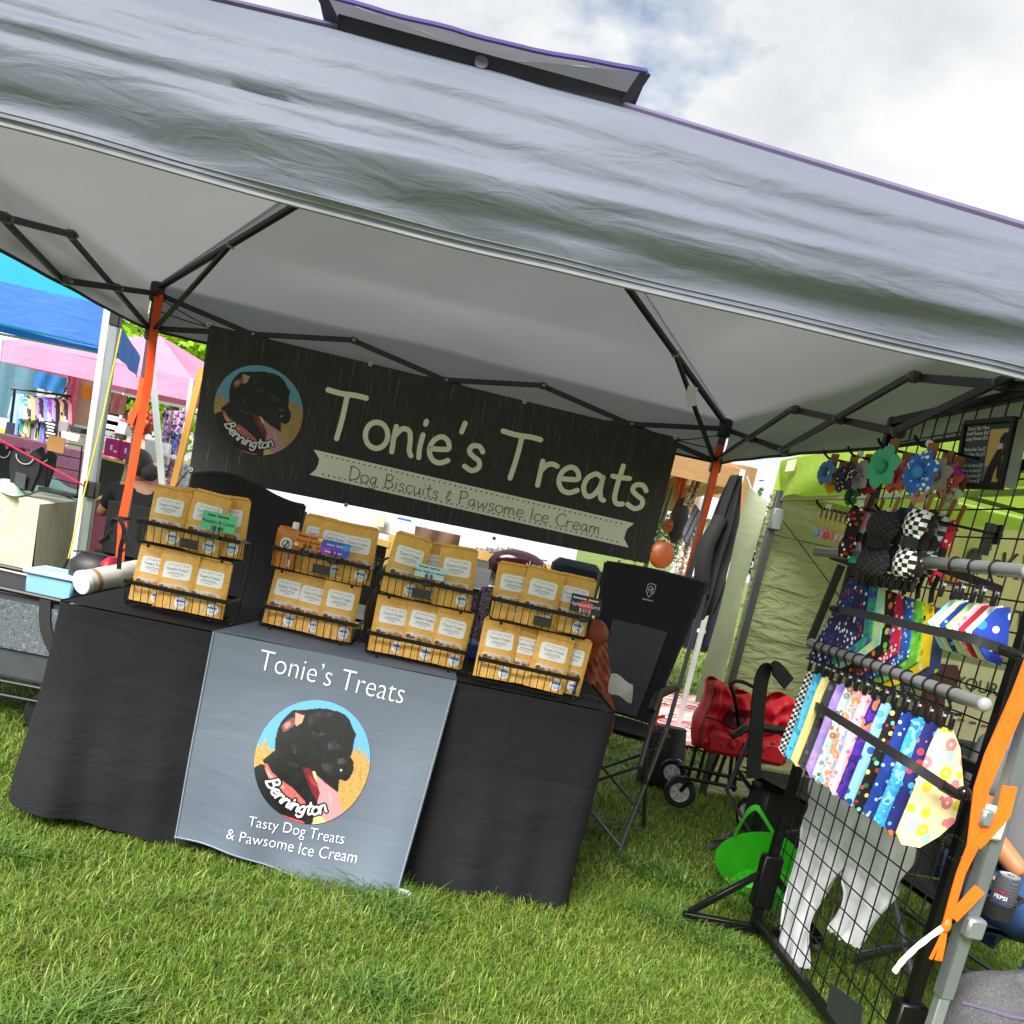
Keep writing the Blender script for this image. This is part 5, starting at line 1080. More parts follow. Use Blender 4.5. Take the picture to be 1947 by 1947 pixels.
def flower(label, c, r, cols, pat=None, nrm=(-1, -.35, 0), npet=6, button=None):
    n_ = Vector(nrm).normalized(); x, y = orth(n_); root = thing('fabric_flower', label, 'fabric flower', c, 0, 'fabric collar flowers')
    mat = pat or 'cloth'
    m_ = MB('#8a5a30'); m_.box(c-n_*.012+Vector((0, 0, r*.9)), (.003, .036, .05), .001, Matrix((n_, x, y)).transposed()); m_.build('card', 'paper', root)
    for k in range(npet):
        a = 2*math.pi*k/npet+.3; d = x*math.cos(a)+y*math.sin(a); s_ = n_.cross(d)
        w_ = r*.8; P = [c+d*r*.12, c+d*r*.5+s_*w_*.55+n_*.012, c+d*r*.84+s_*w_*.4+n_*.010, c+d*r*1.02+n_*.004, c+d*r*.84-s_*w_*.4+n_*.010, c+d*r*.5-s_*w_*.55+n_*.012, c+d*r*.55+n_*.020, c+d*r*.5-n_*.01]
        m_ = MB(cols[0]); m_.add(P, [(0, 1, 6), (1, 2, 6), (2, 3, 6), (3, 4, 6), (4, 5, 6), (5, 0, 6), (1, 0, 7), (2, 1, 7), (3, 2, 7), (4, 3, 7), (5, 4, 7), (0, 5, 7)])
        m_.build('petal', mat, root, ang=70)
    m_ = MB(button or cols[1]); m_.ball(c+n_*.014, r*.27, 10, 7, sc=(1, 1, 1)); m_.build('button', 'cloth', root)
FL = [('blue denim flower on the farthest top hook', (1574, 899), 1.15, .043, ('#4a74b8', '#3a5c98'), None),
 ('mustard yellow flower beside the denim one', (1589, 915), 1.19, .045, ('#d89a1c', '#b87c14'), None),
 ('navy flower with tiny floral print', (1609, 908), 1.15, .05, ('#20203c', '#2c2c54'), PAT('dots', ['#1c1c38', '#c84a5a', '#e8e4e0', '#2a6a4a', '#1c1c38'], 120)),
 ('pale lilac flower on the top row', (1637, 905), 1.2, .05, ('#c4b4d4', '#a898bc'), None),
 ('red flower hanging behind the lilac one', (1657, 916), 1.24, .045, ('#c83040', '#8c1c2c'), None),
 ('large teal green flower on the third top hook', (1682, 889), 1.13, .062, ('#4ab094', '#3aa088'), None),
 ('red and pink flower right of the teal one', (1708, 906), 1.2, .05, ('#d83a4c', '#b82c3c'), PAT('blotch', ['#d8344c', '#e86a7c', '#c82840'], 40)),
 ('bright yellow flower right of the teal one', (1725, 910), 1.25, .045, ('#e8c82c', '#c8a81c'), None),
 ('large blue dotted flower on the nearest top hook', (1753, 900), 1.13, .06, ('#3a6cc8', '#3f86d8'), PAT('dots', ['#2f62c0', '#eef2f8', '#2f62c0', '#9fc4f0'], 75)),
 ('silver grey flower right of the blue dotted one', (1784, 906), 1.22, .05, ('#9a948c', '#847e78'), None),
 ('rainbow flower behind the menu frame', (1806, 915), 1.28, .05, ('#5a48b8', '#d85a7a'), PAT('blotch', ['#2a4ac0', '#e86a3a', '#d8408a', '#6a3ab8', '#f0b04a'], 28)),
 ('small pink flower below the blue dotted one', (1751, 938), 1.2, .034, ('#e0a0a0', '#c88888'), None),
 ('small dark green flower under the lilac one', (1622, 944), 1.2, .032, ('#2a6a4a', '#1f5438'), None),
 ('small pale green flower low beside the menu frame', (1812, 946), 1.29, .036, ('#c8dcc8', '#a8c4a8'), None)]
for lb, p, X, r, cs, pt in FL: flower(lb, PX(*p, X), r, cs, pt)
def bow(label, c, w, h, pat, band='#121214'):
    root = thing('bow_tie', label, 'bow tie', c, 0, 'collar bow ties on the rack'); n_ = Vector((-.85, -.5, 0)).normalized(); s_ = Vector((0, 0, 1)).cross(n_).normalized()
    for sg in (1, -1):
        m_ = MB(); P = []
        for j in range(6):
            t = j/5; z = sg*(.012+h/2*t); ww = w/2*(.45+.75*math.sin(math.pi*(.15+.72*t))); th = .016*math.sin(math.pi*(.12+.8*t))
            for k in range(8): a = 2*math.pi*k/8; P.append(c+s_*ww*math.cos(a)+n_*th*math.sin(a)+Vector((0, 0, z)))
        m_.add(P, [(j*8+k, j*8+(k+1) % 8, j*8+8+(k+1) % 8, j*8+8+k) for j in range(5) for k in range(8)]+[tuple(range(40, 48))]); m_.build('lobe', pat, root, ang=70)
    m_ = MB(band); m_.lathe([(w*.34, -.014), (w*.36, 0), (w*.34, .014)], c, (0, 0, 1), 10); m_.build('band', 'cloth', root)
    m_ = MB('#9a6a3a'); m_.box(c+Vector((.02, 0, h/2+.03)), (.004, .02, .05), .001, Matrix.Rotation(.3, 3, 'X')); m_.build('card', 'paper', root)
BW_ = [('red black and white dotted collar bow on the second row', (1618, 1012), 1.16, .05, .13, PAT('dots', ['#141214', '#d82c34', '#f0f0f0', '#d82c34'], 70)),
 ('turquoise collar bow on the second row', (1633, 1022), 1.19, .03, .13, PAT('blotch', ['#1fb8b4', '#e06ab0', '#2ac8c0'], 24)),
 ('navy and white collar bow on the second row', (1646, 1022), 1.22, .034, .13, PAT('dots', ['#1a2440', '#e8eaf0', '#1a2440'], 60)),
 ('large charcoal plaid bow on the second row', (1669, 1034), 1.12, .085, .15, PAT('check', ['#34343a', '#1a1a1e'], 130)),
 ('navy bow with pink shapes on the second row', (1701, 1026), 1.18, .05, .15, PAT('dots', ['#1a1c38', '#e06ac8', '#2a4ab0', '#e4e4ee', '#1a1c38'], 48)),
 ('black and white gingham bow on the second row', (1730, 1032), 1.13, .055, .15, PAT('check', ['#eeeeee', '#141416'], 95)),
 ('black floral bow right of the gingham one', (1753, 1036), 1.18, .045, .15, PAT('dots', ['#141012', '#a85a5a', '#e0b0b0', '#141012', '#5a3a3a'], 75)),
 ('grey and white plaid bow on the second row', (1774, 1037), 1.22, .042, .14, PAT('check', ['#c8ccd4', '#2c3038'], 80)),
 ('red and white speckled collar at the end of the second row', (1791, 1052), 1.25, .03, .15, PAT('dots', ['#c81c38', '#f4f0f0', '#c81c38'], 90))]
for lb, p, X, w_, h_, pt in BW_: bow(lb, PX(*p, X), w_, h_, pt)
CH = ['sky blue', 'pink', 'rose', 'coral', 'silver', 'pale pink']; CC = ['#6ab4e0', '#f08ab0', '#e0507c', '#f07a7a', '#c8c4bc', '#f0b8c0']
for k in range(6):
    p = PX(1566+k*9.2, 962+k*2.2, 1.14+.012*k); root = thing('collar_charm', 'gold-chained %s resin collar charm on the farthest second-row hook' % CH[k], 'charm', p, 0, 'collar charms')
    m_ = MB('#7a4a22'); m_.box(p+Vector((0, 0, -.02)), (.004, .010, .034), .001); m_.build('leather_tag', 'leather', root)
    m_ = MB('#d8b04a'); m_.tube([p+Vector((0, 0, -.037)), p+Vector((0, .003, -.055)), p+Vector((0, -.002, -.07))], .003, 5); m_.build('chain', 'metal', root)
    m_ = MB(CC[k]); m_.ball(p+Vector((0, 0, -.085)), .016, 10, 7, sc=(.5, 1, .9)); m_.build('charm', 'gloss', root)
# dark straps hanging below the bows
m_ = MB('#141416')
for k in range(6):
    p = PX(1648+k*26, 1082+k*7, 1.17+.014*k); m_.strap([p+Vector((0, 0, .03)), p+Vector((0, .01, -.01)), p+Vector((0, 0, -.04))], .02, .004, (0, 1, 0))
    cl_ = MB('#141416'); cl_.strap([p+Vector((0, 0, .03)), p+Vector((0, .01, -.01)), p+Vector((0, 0, -.04))], .02, .004, (0, 1, 0)); tag(cl_.build('collar_strap', 'nylon'), ['farthest', 'second', 'third', 'fourth', 'fifth', 'nearest'][k]+' black collar strap end hanging below the bow ties', 'strap', 'collar strap ends')
# menu frame ----------------------------------------------------------------------------------
fX = 1.318; fq = [PX(1838, 805, fX), PX(1932, 797, fX), PX(1904, 926, fX), PX(1820, 924, fX)]
mf = thing('menu_frame', 'black framed price menu with dog photo hung on the grid', 'framed sign', fq[3])
def ff(u, v, off=0.): p = fq[3].lerp(fq[2], u).lerp(fq[0].lerp(fq[1], u), v); return p+Vector((-off, 0, 0))
m_ = MB('#3a4258'); m_.grid(lambda u, v: ff(u, v, .0), 2, 2); m_.build('print', 'paper', mf)
for a, b in ((ff(0, 0), ff(1, 0)), (ff(0, 1), ff(1, 1)), (ff(0, 0), ff(0, 1)), (ff(1, 0), ff(1, 1))):
    m_ = MB('#121214'); m_.bar(a, b, .014, .02, up=(1, 0, 0), ch=.002); m_.build('frame_bar', 'wood', mf)
m_ = MB('#8a8d90'); m_.grid(lambda u, v: ff(1.05, v)+Vector((.03*u, -.002*u, 0)), 1, 1); m_.build('side', 'wood', mf)
m_ = MB()
ph = lambda x, y: ff(.56+.4*x, .07+.8*y, .002)
for c, P in (('#d2ab6a', [(0, 0), (1, 0), (1, 1), (0, 1)]), ('#a8cfe0', [(0, 0), (.16, 0), (.3, .3), (0, .3)]), ('#d8dc8a', [(.8, .45), (1, .5), (1, .85), (.85, .7)])):
    m_.add([ph(*p) for p in P], [tuple(range(len(P)))], c)
m_.build('photo', 'paper', mf, smooth=False)
m_ = MB('#15151c'); m_.add([ph(x, y)+Vector((-.0015, 0, 0)) for x, y in [(.1, 0), (.55, 0), (.6, .18), (.72, .32), (.78, .05), (.9, .06), (.88, .4), (.8, .55), (.82, .7), (1., .86), (.95, .92), (.75, .92), (.6, .84), (.6, .65), (.5, .55), (.3, .35), (.2, .2)]], [tuple(range(17))]); m_.build('photo_dog', 'paper', mf, smooth=False)
m_ = MB('#4a5ab0'); m_.add([ph(x, y)+Vector((-.003, 0, 0)) for x, y in [(.6, .6), (.82, .62), (.8, .72), (.6, .7)]], [(0, 1, 2, 3)], '#c8c4f0'); m_.build('photo_collar', 'paper', mf, smooth=False)
for k, (s_, v) in enumerate((("Tonie's Flair Menu", .9), ('Small Flowers $10', .82), ('Large Flowers $15', .74), ('Medium Bow Ties $12', .57), ('Large Bow Ties $15', .49), ('Small Bandanas $10', .32), ('Medium Bandanas $12', .24), ('Large Bandanas $15', .16), ('Collar Charms $7', .08))):
    vf = text2d(s_, .082); mw = max(abs(p[0]) for p in vf[0]); kx = .235/mw
    m_ = MB(); put(m_, vf, lambda a, b: ff(.3+a*kx, v+b, .003), '#ffffff'); m_.build('lettering', 'ink', mf, smooth=False)
# trousers behind the grid ----------------------------------------------------------------------
tX = 1.415
def loft(mb, le, ri, bul, n=14):
    le = cat_rom([PX(x, y, tX) for x, y in le], 6); ri = cat_rom([PX(x, y, tX) for x, y in ri], 6); m = len(le)-1
    for sg in (-1, 1):
        def fn(u, v):
            i = min(int(v*m), m-1); t = v*m-i; a = le[i].lerp(le[i+1], t); b = ri[i].lerp(ri[i+1], t); p = a.lerp(b, u if sg < 0 else 1-u)
            p.x += sg*bul*math.sin(math.pi*u)**.6+.006*math.sin(v*21+u*9)*sg+(.005*math.sin(u*14+v*3)); 
            if v > .97: p.z += .006*math.sin(u*40)
            return p
        mb.grid(fn, n, 36)
m_ = MB('#e6e8ee'); loft(m_, [(1542, 1480), (1530, 1540), (1518, 1595), (1487, 1747), (1473, 1830)], [(1655, 1540), (1640, 1590), (1600, 1655), (1547, 1735), (1537, 1842)], .010)
loft(m_, [(1610, 1510), (1600, 1580), (1592, 1650), (1606, 1695), (1577, 1768)], [(1760, 1560), (1745, 1612), (1715, 1670), (1690, 1720), (1630, 1803)], .010)
tag(m_.build('white_trousers', 'cloth', ang=80), 'white frayed-hem denim trousers hanging behind the wire grid', 'trousers')
m_ = MB('#2a2d33'); pq = [PX(1578, 1868, 1.36), PX(1640, 1915, 1.36), PX(1632, 1975, 1.36), PX(1568, 1950, 1.36)]; m_.add(pq+[p+Vector((.004, 0, 0)) for p in pq], [(0, 1, 2, 3), (7, 6, 5, 4), (0, 4, 5, 1), (1, 5, 6, 2), (2, 6, 7, 3), (3, 7, 4, 0)]); tag(m_.build('black_plate', 'plastic'), 'plain black plate hung low on the grid rack', 'plate')
# ================================================================== RIGHT-HAND CLUTTER
# folded red wagon standing on end
rw = thing('folding_wagon', 'bright red folded utility wagon standing upright behind the rack', 'wagon', PZ(1400, 1555))
wY = 4.55
wcn = PY(1412, 1375, wY); WW_, WH_, WD_ = .49, .33, .2
def rb_(u, v, off=0.):
    """front of the folded fabric body: u across, v 0 top .. 1 bottom"""
    e_ = min(1., min(u, 1-u)/.06); e2 = min(1., min(v+.02, 1.02-v)/.1)
    d = WD_*.5*(e_*(2-e_))**.5*(e2*(2-e2))**.5
    d += (.022*math.sin(u*19+2*v)+.014*math.sin(u*41-v*9)+.012*math.sin(v*23+u*7))*e_*e2+.03*math.exp(-((u-.5)/.05)**2)*-1
    return wcn+Vector(((u-.5)*WW_+.012*math.sin(v*7), -d+off, (.5-v)*WH_+(.018*math.sin(u*17)+.02*math.sin(u*7+1))*(1-v)))
m_ = MB('#d8142c'); m_.grid(rb_, 44, 26); m_.grid(lambda u, v: rb_(1-u, v)*1.0+Vector((0, 2*(wcn.y-rb_(1-u, v).y), 0)), 20, 12)
m_.build('folded_body', 'nylon', rw, ang=70)
for u0 in (.03, .5, .97):
    m_ = MB('#7c0c1a'); m_.tube([rb_(u0, i/14, -.004) for i in range(15)], .006, 5); m_.build('piping', 'nylon', rw)
for sg_ in (-1, 1):
    m_ = MB('#c01226'); m_.box(wcn+Vector((sg_*.12, -.13, -.1)), (.19, .07, .12), .022); m_.build('pouch', 'nylon', rw)
for a0, a1, b0, b1 in ((.02, .4, .52, .98), (.62, .93, .55, .98)):
    m_ = MB('#b81024'); m_.grid(lambda u, v: rb_(a0+(a1-a0)*u, b0+(b1-b0)*v, -.05*math.sin(math.pi*u)**.4*math.sin(math.pi*v)**.4-.006), 12, 10); m_.build('pocket', 'nylon', rw)
    m_ = MB('#2a1014'); m_.tube([rb_(a0+(a1-a0)*i/10, b0, -.012) for i in range(11)], .005, 5); m_.build('zip', 'nylon', rw)
m_ = MB('#5c1018'); m_.grid(lambda u, v: rb_(.22+.2*u, .2+.3*v, -.012), 5, 4); m_.build('mesh_pocket', 'nylon', rw)
for px in ((1330, 1400, 1308, 1478), (1345, 1410, 1325, 1485), (1385, 1420, 1360, 1490), (1372, 1420, 1345, 1488), (1402, 1345, 1385, 1500), (1413, 1350, 1395, 1505)):
    m_ = MB('#151517'); m_.tube([PY(px[0], px[1], wY-.06), PY(px[2], px[3], wY-.08)], .010, 6); m_.build('frame_tube', 'metal', rw)
for a, b in (((1290, 1455), (1410, 1482)), ((1300, 1478), (1400, 1498)), ((1385, 1380), (1412, 1352))):
    m_ = MB('#151517'); m_.tube([PY(*a, wY-.1), PY(*b, wY-.1)], .011, 6); m_.build('cross_tube', 'metal', rw)
m_ = MB('#151517'); m_.tube(cat_rom([PY(1405, 1380, wY-.14), PY(1398, 1330, wY-.16), PY(1390, 1300, wY-.16), PY(1410, 1296, wY-.16), PY(1440, 1310, wY-.16)], 6), .010, 6); m_.build('pull_handle', 'metal', rw)
def wheel(c, ax, r, w_, par):
    m_ = MB('#1a1a1c'); m_.lathe([(r*.62, -w_), (r*.9, -w_), (r, -w_*.7), (r, w_*.7), (r*.9, w_), (r*.62, w_)], c, ax, 28)
    axn = Vector(ax).normalized(); x, y = orth(axn)
    for k in range(28):
        a = 2*math.pi*k/28; d = x*math.cos(a)+y*math.sin(a); m_.box(Vector(c)+d*r, (w_*.8, r*.1, r*.06), 0, Matrix((axn, axn.cross(d), d)).transposed())
    t_ = m_.build('wheel', 'plastic', par)
    m_ = MB('#d4d5d6'); m_.lathe([(0, -w_*1.02), (r*.2, -w_*1.02), (r*.25, -w_*.8), (r*.56, -w_*.6), (r*.64, -w_*1.0), (r*.64, w_), (0, w_)], c, ax, 24); h_ = m_.build('rim', 'plastic', t_)
    for k in range(6):
        a = 2*math.pi*k/6; d = x*math.cos(a)+y*math.sin(a); m_ = MB('#b4b6b8'); m_.bar(Vector(c)-axn*w_*.85+d*r*.2, Vector(c)-axn*w_*.7+d*r*.58, .01, .008); m_.build('spoke', 'plastic', t_)
wheel(PY(1293, 1505, wY-.04), (.35, 1, 0), .082, .025, rw); wheel(PY(1280, 1468, wY+.15), (.6, 1, 0), .075, .025, rw); wheel(PY(1424, 1548, wY-.25), (1, .25, 0), .085, .028, rw)
m_ = MB('#141416'); m_.strap([PY(1293, 1505, wY-.1), PY(1310, 1485, wY-.1)], .02, .008, (1, 0, 0)); m_.build('fork', 'metal', rw)
# black backpack on the grass
bk = thing('backpack', 'upright black backpack on the grass left of the red wagon', 'backpack', PZ(1255, 1505))
def bkp(u, v, s=1):
    a = PY(1243, 1375, 5.0).lerp(PY(1303, 1386, 5.0), u); b = PY(1216, 1488, 5.0).lerp(PY(1290, 1508, 5.0), u); p = a.lerp(b, v); p.y -= s*(.10*(math.sin(math.pi*(.08+.84*u))**.5)*(.6+.4*math.sin(math.pi*v)))-.0; return p
m_ = MB('#19191c'); m_.grid(bkp, 14, 14); m_.grid(lambda u, v: bkp(1-u, v, -.6), 10, 10)
for v in (0, 1): m_.grid(lambda u, w_: bkp(u, v).lerp(bkp(u, v, -.6), w_), 14, 3)
m_.build('pack', 'nylon', bk); m_ = MB('#242428'); m_.grid(lambda u, v: bkp(.12+.76*u, .5+.4*v, 1.25), 10, 8); m_.build('front_pocket', 'nylon', bk)
m_ = MB('#7a7a6a'); m_.lathe([(0, 0), (.012, 0), (.012, .003), (0, .003)], bkp(.4, .12, 1.06), (0, -1, .1), 12); m_.build('badge', 'metal', bk)
m_ = MB('#b84a20'); m_.box(bkp(.3, .98, 1.2), (.02, .01, .02), .003); m_.build('tag', 'plastic', bk)
# seated visitor's chair: low black chair behind the rack
c_ = PZ(1470, 1600); 
bc_ = camp_chair('camp_chair', 'low black folding chair behind the red wagon and the grid', (1.83, 3.86, 0), -1.25, .5, .84, .42, grey=False, arms=True)
m_ = MB('#1c1c1f'); m_.strap(cat_rom([PY(1500, 1300, 3.95), PY(1470, 1268, 3.95), PY(1450, 1285, 3.95), PY(1440, 1360, 3.9), PY(1432, 1480, 3.85)], 6), [.07]*25, .01, (1, .3, .2)); tag(m_.build('bag_strap', 'cloth'), 'black padded strap draped over the low chair', 'strap')
m_ = MB('#151517'); m_.box(PY(1478, 1545, 4.0)+Vector((0, 0, .0)), (.26, .2, .28), .03); tag(m_.build('cooler_bag', 'nylon'), 'square black cooler bag under the low chair', 'cooler bag')
# green tote
gt = thing('tote_bag', 'bright green tote bag lying open on the grass behind the rack post', 'tote bag', PZ(1450, 1725))
gc_ = PY(1440, 1638, 3.45); ax_ = Vector((-.5, -.52, .69)).normalized(); gx, gy = orth(ax_)
def tot(u, v):
    a = u*2*math.pi; r1, r2 = .175*(1-.12*v), .15*(1-.15*v); p = gc_-ax_*.24*v+gx*r1*math.cos(a)+gy*r2*math.sin(a)+ax_*.02*math.sin(2*a); p.z = max(p.z, .015); return p
m_ = MB('#3fd022'); m_.grid(tot, 32, 10); m_.add([tot(i/32, 1) for i in range(32)], [tuple(range(32))]); m_.build('bag', 'thin', gt, ang=70)
for k, a0 in ((0, 2.1), (1, 5.2)):
    p0, p1 = tot((a0-.5)/6.283, 0), tot((a0+.5)/6.283, 0); mid = (p0+p1)/2+(p0-gc_).normalized()*.05+ax_*.13; 
    m_ = MB('#3cc424'); m_.strap(cat_rom([p0, p0.lerp(mid, .6)+ax_*.03, mid, p1.lerp(mid, .6)+ax_*.03, p1], 6), .028, .003, ax_.cross(p0-p1).normalized()); m_.build('handle', 'thin', gt)
# grey backpack bottom right
gb = thing('backpack', 'heather grey backpack on the grass at the near tent leg', 'backpack', PY(1880, 1900, 2.05)-Vector((0, 0, .2)))
gp = PY(1890, 1985, 2.02)
def gpk(u, v, k=1.):
    th, ph = math.pi*v, 2*math.pi*u; sx = abs(math.sin(th))**.55; w = 1+.05*math.sin(ph*3+v*5)+.03*math.sin(ph*7+v*11)
    return gp+Vector((.165*k*w*sx*math.cos(ph), .115*k*w*sx*math.sin(ph), .185*k*math.cos(th)*(1+.06*math.sin(ph*2+1))+.05*math.sin(ph+1.)*sx*(.5-v)))
m_ = MB('#55555a'); m_.grid(gpk, 40, 24); gbo = m_.build('pack', PAT('blotch', ['#3c3c40', '#4c4c50', '#444448', '#58585c'], 160), gb)
m_ = MB('#6a5a7a'); m_.tube([gpk(.55+.4*i/20, .3-.06*math.sin(math.pi*i/20), 1.01) for i in range(21)], .004, 5); m_.build('zip', 'plastic', gb)
m_ = MB('#3a3a3e'); m_.tube([gpk(.5+.5*i/20, .52, 1.015) for i in range(21)], .006, 5); m_.build('seam', 'cloth', gb)
m_ = MB('#7a3c20'); m_.box(gp+Vector((.03, -.115, .03)), (.05, .012, .06), .004); m_.build('leather_patch', 'leather', gb)
m_ = MB('#e8e6e0'); m_.box(gp+Vector((.13, -.07, .12)), (.05, .006, .014), .002, Matrix.Rotation(.4, 3, 'Y')); m_.build('zip_pull', 'metal', gb)
# ================================================================== TENTS AROUND
def tent_mat(name, c, tr=.35): return fabric_mat(name, c, tr=tr, wr=(5, .35), rough=.65, edge=.08)
def popup(name, label, corners, ez, peakz, mat, drop=.22, roof=None, drops=None, legc='#e6e8ea', legs=(0, 1, 2, 3), legw=.04, pk=None, bars=True):
    """corners front-left, front-right, back-right, back-left on the ground"""
    C_ = [Vector((x, y, 0)) for x, y in corners]; ctr = sum(C_, Vector())/4; r_ = thing(name, label, 'canopy tent', ctr)
    zs = ez if hasattr(ez, '__len__') else [ez]*4; E_ = [c+Vector((0, 0, z)) for c, z in zip(C_, zs)]; P_ = Vector((ctr.x, ctr.y, peakz)) if pk is None else Vector(pk)
    for i in range(4):
        a, b = E_[i], E_[(i+1) % 4]; o_ = ((a+b)/2-ctr); o_.z = 0; o_.normalize()
        m_ = MB(); m_.grid(lambda u, v: a.lerp(b, u).lerp(P_, v*.995)+Vector((0, 0, -.08*math.sin(math.pi*u)*math.sin(math.pi*v))), 16, 12); m_.build('roof_panel', roof or mat, r_, ang=80)
        m_ = MB(); m_.grid(lambda u, v: a.lerp(b, u)+Vector((0, 0, -(drops[i] if drops else drop)*v))+o_*(.012*math.sin(u*23+i)*v+.01*math.sin(u*9)), 30, 6); m_.build('valance', mat, r_, ang=80)
        if bars:
            m_ = MB('#c8ccd0'); m_.tube([a-o_*.08+Vector((0, 0, -.04)), a.lerp(b, .5)-o_*.08+Vector((0, 0, -.09)), b-o_*.08+Vector((0, 0, -.04))], .012, 5); m_.build('truss_bar', 'metal', r_)
    for i in legs:
        m_ = MB(legc); m_.box(C_[i]+Vector((0, 0, zs[i]/2)), (legw, legw, zs[i]), .004); m_.build('leg', 'metal', r_)
        m_ = MB('#8a8d90'); m_.box(C_[i]+Vector((0, 0, .01)), (.1, .1, .016), .002); m_.build('foot', 'metal', r_)
    return r_
PINK = tent_mat('pink_canopy', (.72, .27, .45), .25); BLUE = tent_mat('blue_canopy', (.05, .2, .75), .35); BLUE_LIT = tent_mat('blue_canopy_lit', (.01, .33, .47), .4)  # turquoise one is the blue canopy with sunlight put into its colour
TAN = tent_mat('tan_canopy', (.42, .24, .1), .4); LIME = tent_mat('lime_canopy', (.36, .52, .06), .45); WHITE = tent_mat('white_canopy', (.8, .8, .8), .35); YEL = tent_mat('yellow_canopy', (.72, .78, .25), .35)
pL0, pR0 = PY(2, 655, 12.2), PY(362, 745, 11.6)
popup('canopy_tent', 'pale pink market tent far left with clothes rails inside', [(pL0.x, 12.2), (pR0.x, 11.6), (pR0.x+.5, 14.5), (pL0.x+.5, 15.1)], [2.2, 2.2, 2.3, 2.3], 2.8, PINK, .26)
wp = PY(165, 840, 6.2)
popup('canopy_tent', 'blue market tent, its roof coloured turquoise for sunlight, with white leg at the left', [(wp.x-3., 6.45), (wp.x+.02, 6.2), (wp.x-.75, 9.1), (wp.x-3.8, 9.4)], [2.1, 2.09, 2.09, 2.1], 2.95, BLUE, .25, roof=BLUE_LIT, drops=[.25, .2, .06, .2], legs=(1,))
popup('canopy_tent', 'white market tent behind the pink one', [(-9.5, 16), (-6.0, 15.6), (-5.5, 19), (-9, 19.4)], 2.4, 3.1, WHITE, .2)
popup('canopy_tent', 'pale yellow market tent at the far left edge', [(-12.6, 17), (-9.4, 16.6), (-9., 19.8), (-12.2, 20)], 2.3, 3.05, YEL, .2)
t0 = PY(1352, 1130, 7.1)
popup('canopy_tent', 'tan market tent behind the hanging bags', [(t0.x-2.9, 7.2), (t0.x, 7.1), (t0.x+.3, 10.1), (t0.x-2.6, 10.2)], [2.1, 2.1, 2.15, 2.15], 2.85, TAN, .16)
# grey spare leg with clamp and guy ropes beside the neighbours' table
gq = PY(190, 830, 5.9); m_ = MB('#8f969c'); m_.box((gq.x, 5.9, 1.02), (.045, .045, 2.04), .005); gl = m_.build('tent_leg', 'metal'); tag(gl, 'grey square tent leg with black clamp beside the white one', 'tent leg')
m_ = MB('#1b1c1e'); c_ = PY(174, 931, 5.88); m_.box((gq.x, 5.88, c_.z), (.075, .075, .1), .008); m_.build('clamp', 'plastic', gl); m_ = MB('#1b1c1e'); m_.box((gq.x, 5.9, 2.0), (.06, .06, .12), .006); m_.build('head', 'plastic', gl)
m_ = MB('#d81c40'); m_.tube([PY(-40, 815, 5.7), c_], .006, 6); tag(m_.build('guy_rope', 'nylon'), 'thin red guy rope running to the black clamp', 'rope')
m_ = MB('#d8cc2a'); m_.tube([PY(231, 625, 5.85), PY(196, 790, 5.86), PY(130, 1062, 5.8)], .0042, 6); m_.tube([PY(130, 1062, 5.8), PY(118, 1085, 5.8)], .008, 6, col='#151517'); tag(m_.build('guy_rope', 'nylon'), 'yellow guy rope slanting down the grey tent leg', 'rope')
# green tent on the right --------------------------------------------------------------------
gl_ = Vector((1.745, 5.1, 0)); gt_ = thing('canopy_tent', 'lime green tent with olive back wall on the right', 'canopy tent', (3.2, 4., 0))
OLV = tent_mat('olive_wall', (.33, .36, .17), .45)
m_ = MB(); m_.grid(lambda u, v: Vector((gl_.x-.02+3.1*u, 5.12+.02*math.sin(u*21+v*5)+.015*math.sin(v*12+u*8), 1.8*(1-v)+.005)), 50, 24); m_.build('back_wall', fabric_mat('olive_wall_wrinkled', (.36, .38, .2), tr=.4, wr=(5.5, 1.), rough=.5, edge=.14, dist=.09), gt_, ang=80)
for z in (1.56, .98, .5): m_ = MB('#6e7048'); m_.tube([Vector((gl_.x+3.1*i/20, 5.095, z)) for i in range(21)], .004, 4); m_.build('seam', 'cloth', gt_)
def gside(u, v):   # left side skirt from the rear leg to the front
    y = 5.15-3.6*u; z = 1.97-.22*v+.05*math.sin(u*9)*v*.3; return Vector((1.735+.03*math.sin(u*14+v*3)*v-.02*math.sin(v*3)+.05*max(0, .08-u)/.08*v, y, z-.05*u*0))
m_ = MB(); m_.grid(gside, 60, 12); m_.build('side_skirt', LIME, gt_, ang=80)
m_ = MB(); m_.grid(lambda u, v: Vector((1.735, 5.15-3.6*u, 1.97)).lerp(Vector((3.2, 3.4, 2.75)), v*.98), 30, 10); m_.build('roof_panel', LIME, gt_, ang=80)
m_ = MB(); m_.grid(lambda u, v: Vector((1.735+3.0*u, 5.15, 1.97)).lerp(Vector((3.2, 3.4, 2.75)), v*.98), 20, 10); m_.build('roof_panel', LIME, gt_, ang=80)
m_ = MB(); m_.grid(lambda u, v: Vector((1.735+3.0*u, 5.16, 1.97-.2*v)), 20, 4); m_.build('rear_skirt', LIME, gt_, ang=80)
m_ = MB('#8f9a96'); m_.bar((1.76, 5.1, 1.755), (1.76, 1.75, 1.725), .025, .018); m_.build('eave_bar', 'metal', gt_)
m_ = MB('#4c5052'); m_.box((gl_.x, 5.06, .9), (.04, .04, 1.8), .004); lg = m_.build('leg', 'metal', gt_)
for z, c in ((1.64, '#6a7072'), (.62, '#7a2a26')): m_ = MB(c); m_.box((gl_.x+.005, 5.03, z), (.065, .05, .12), .008); m_.build('leg_bracket', 'plastic', lg)
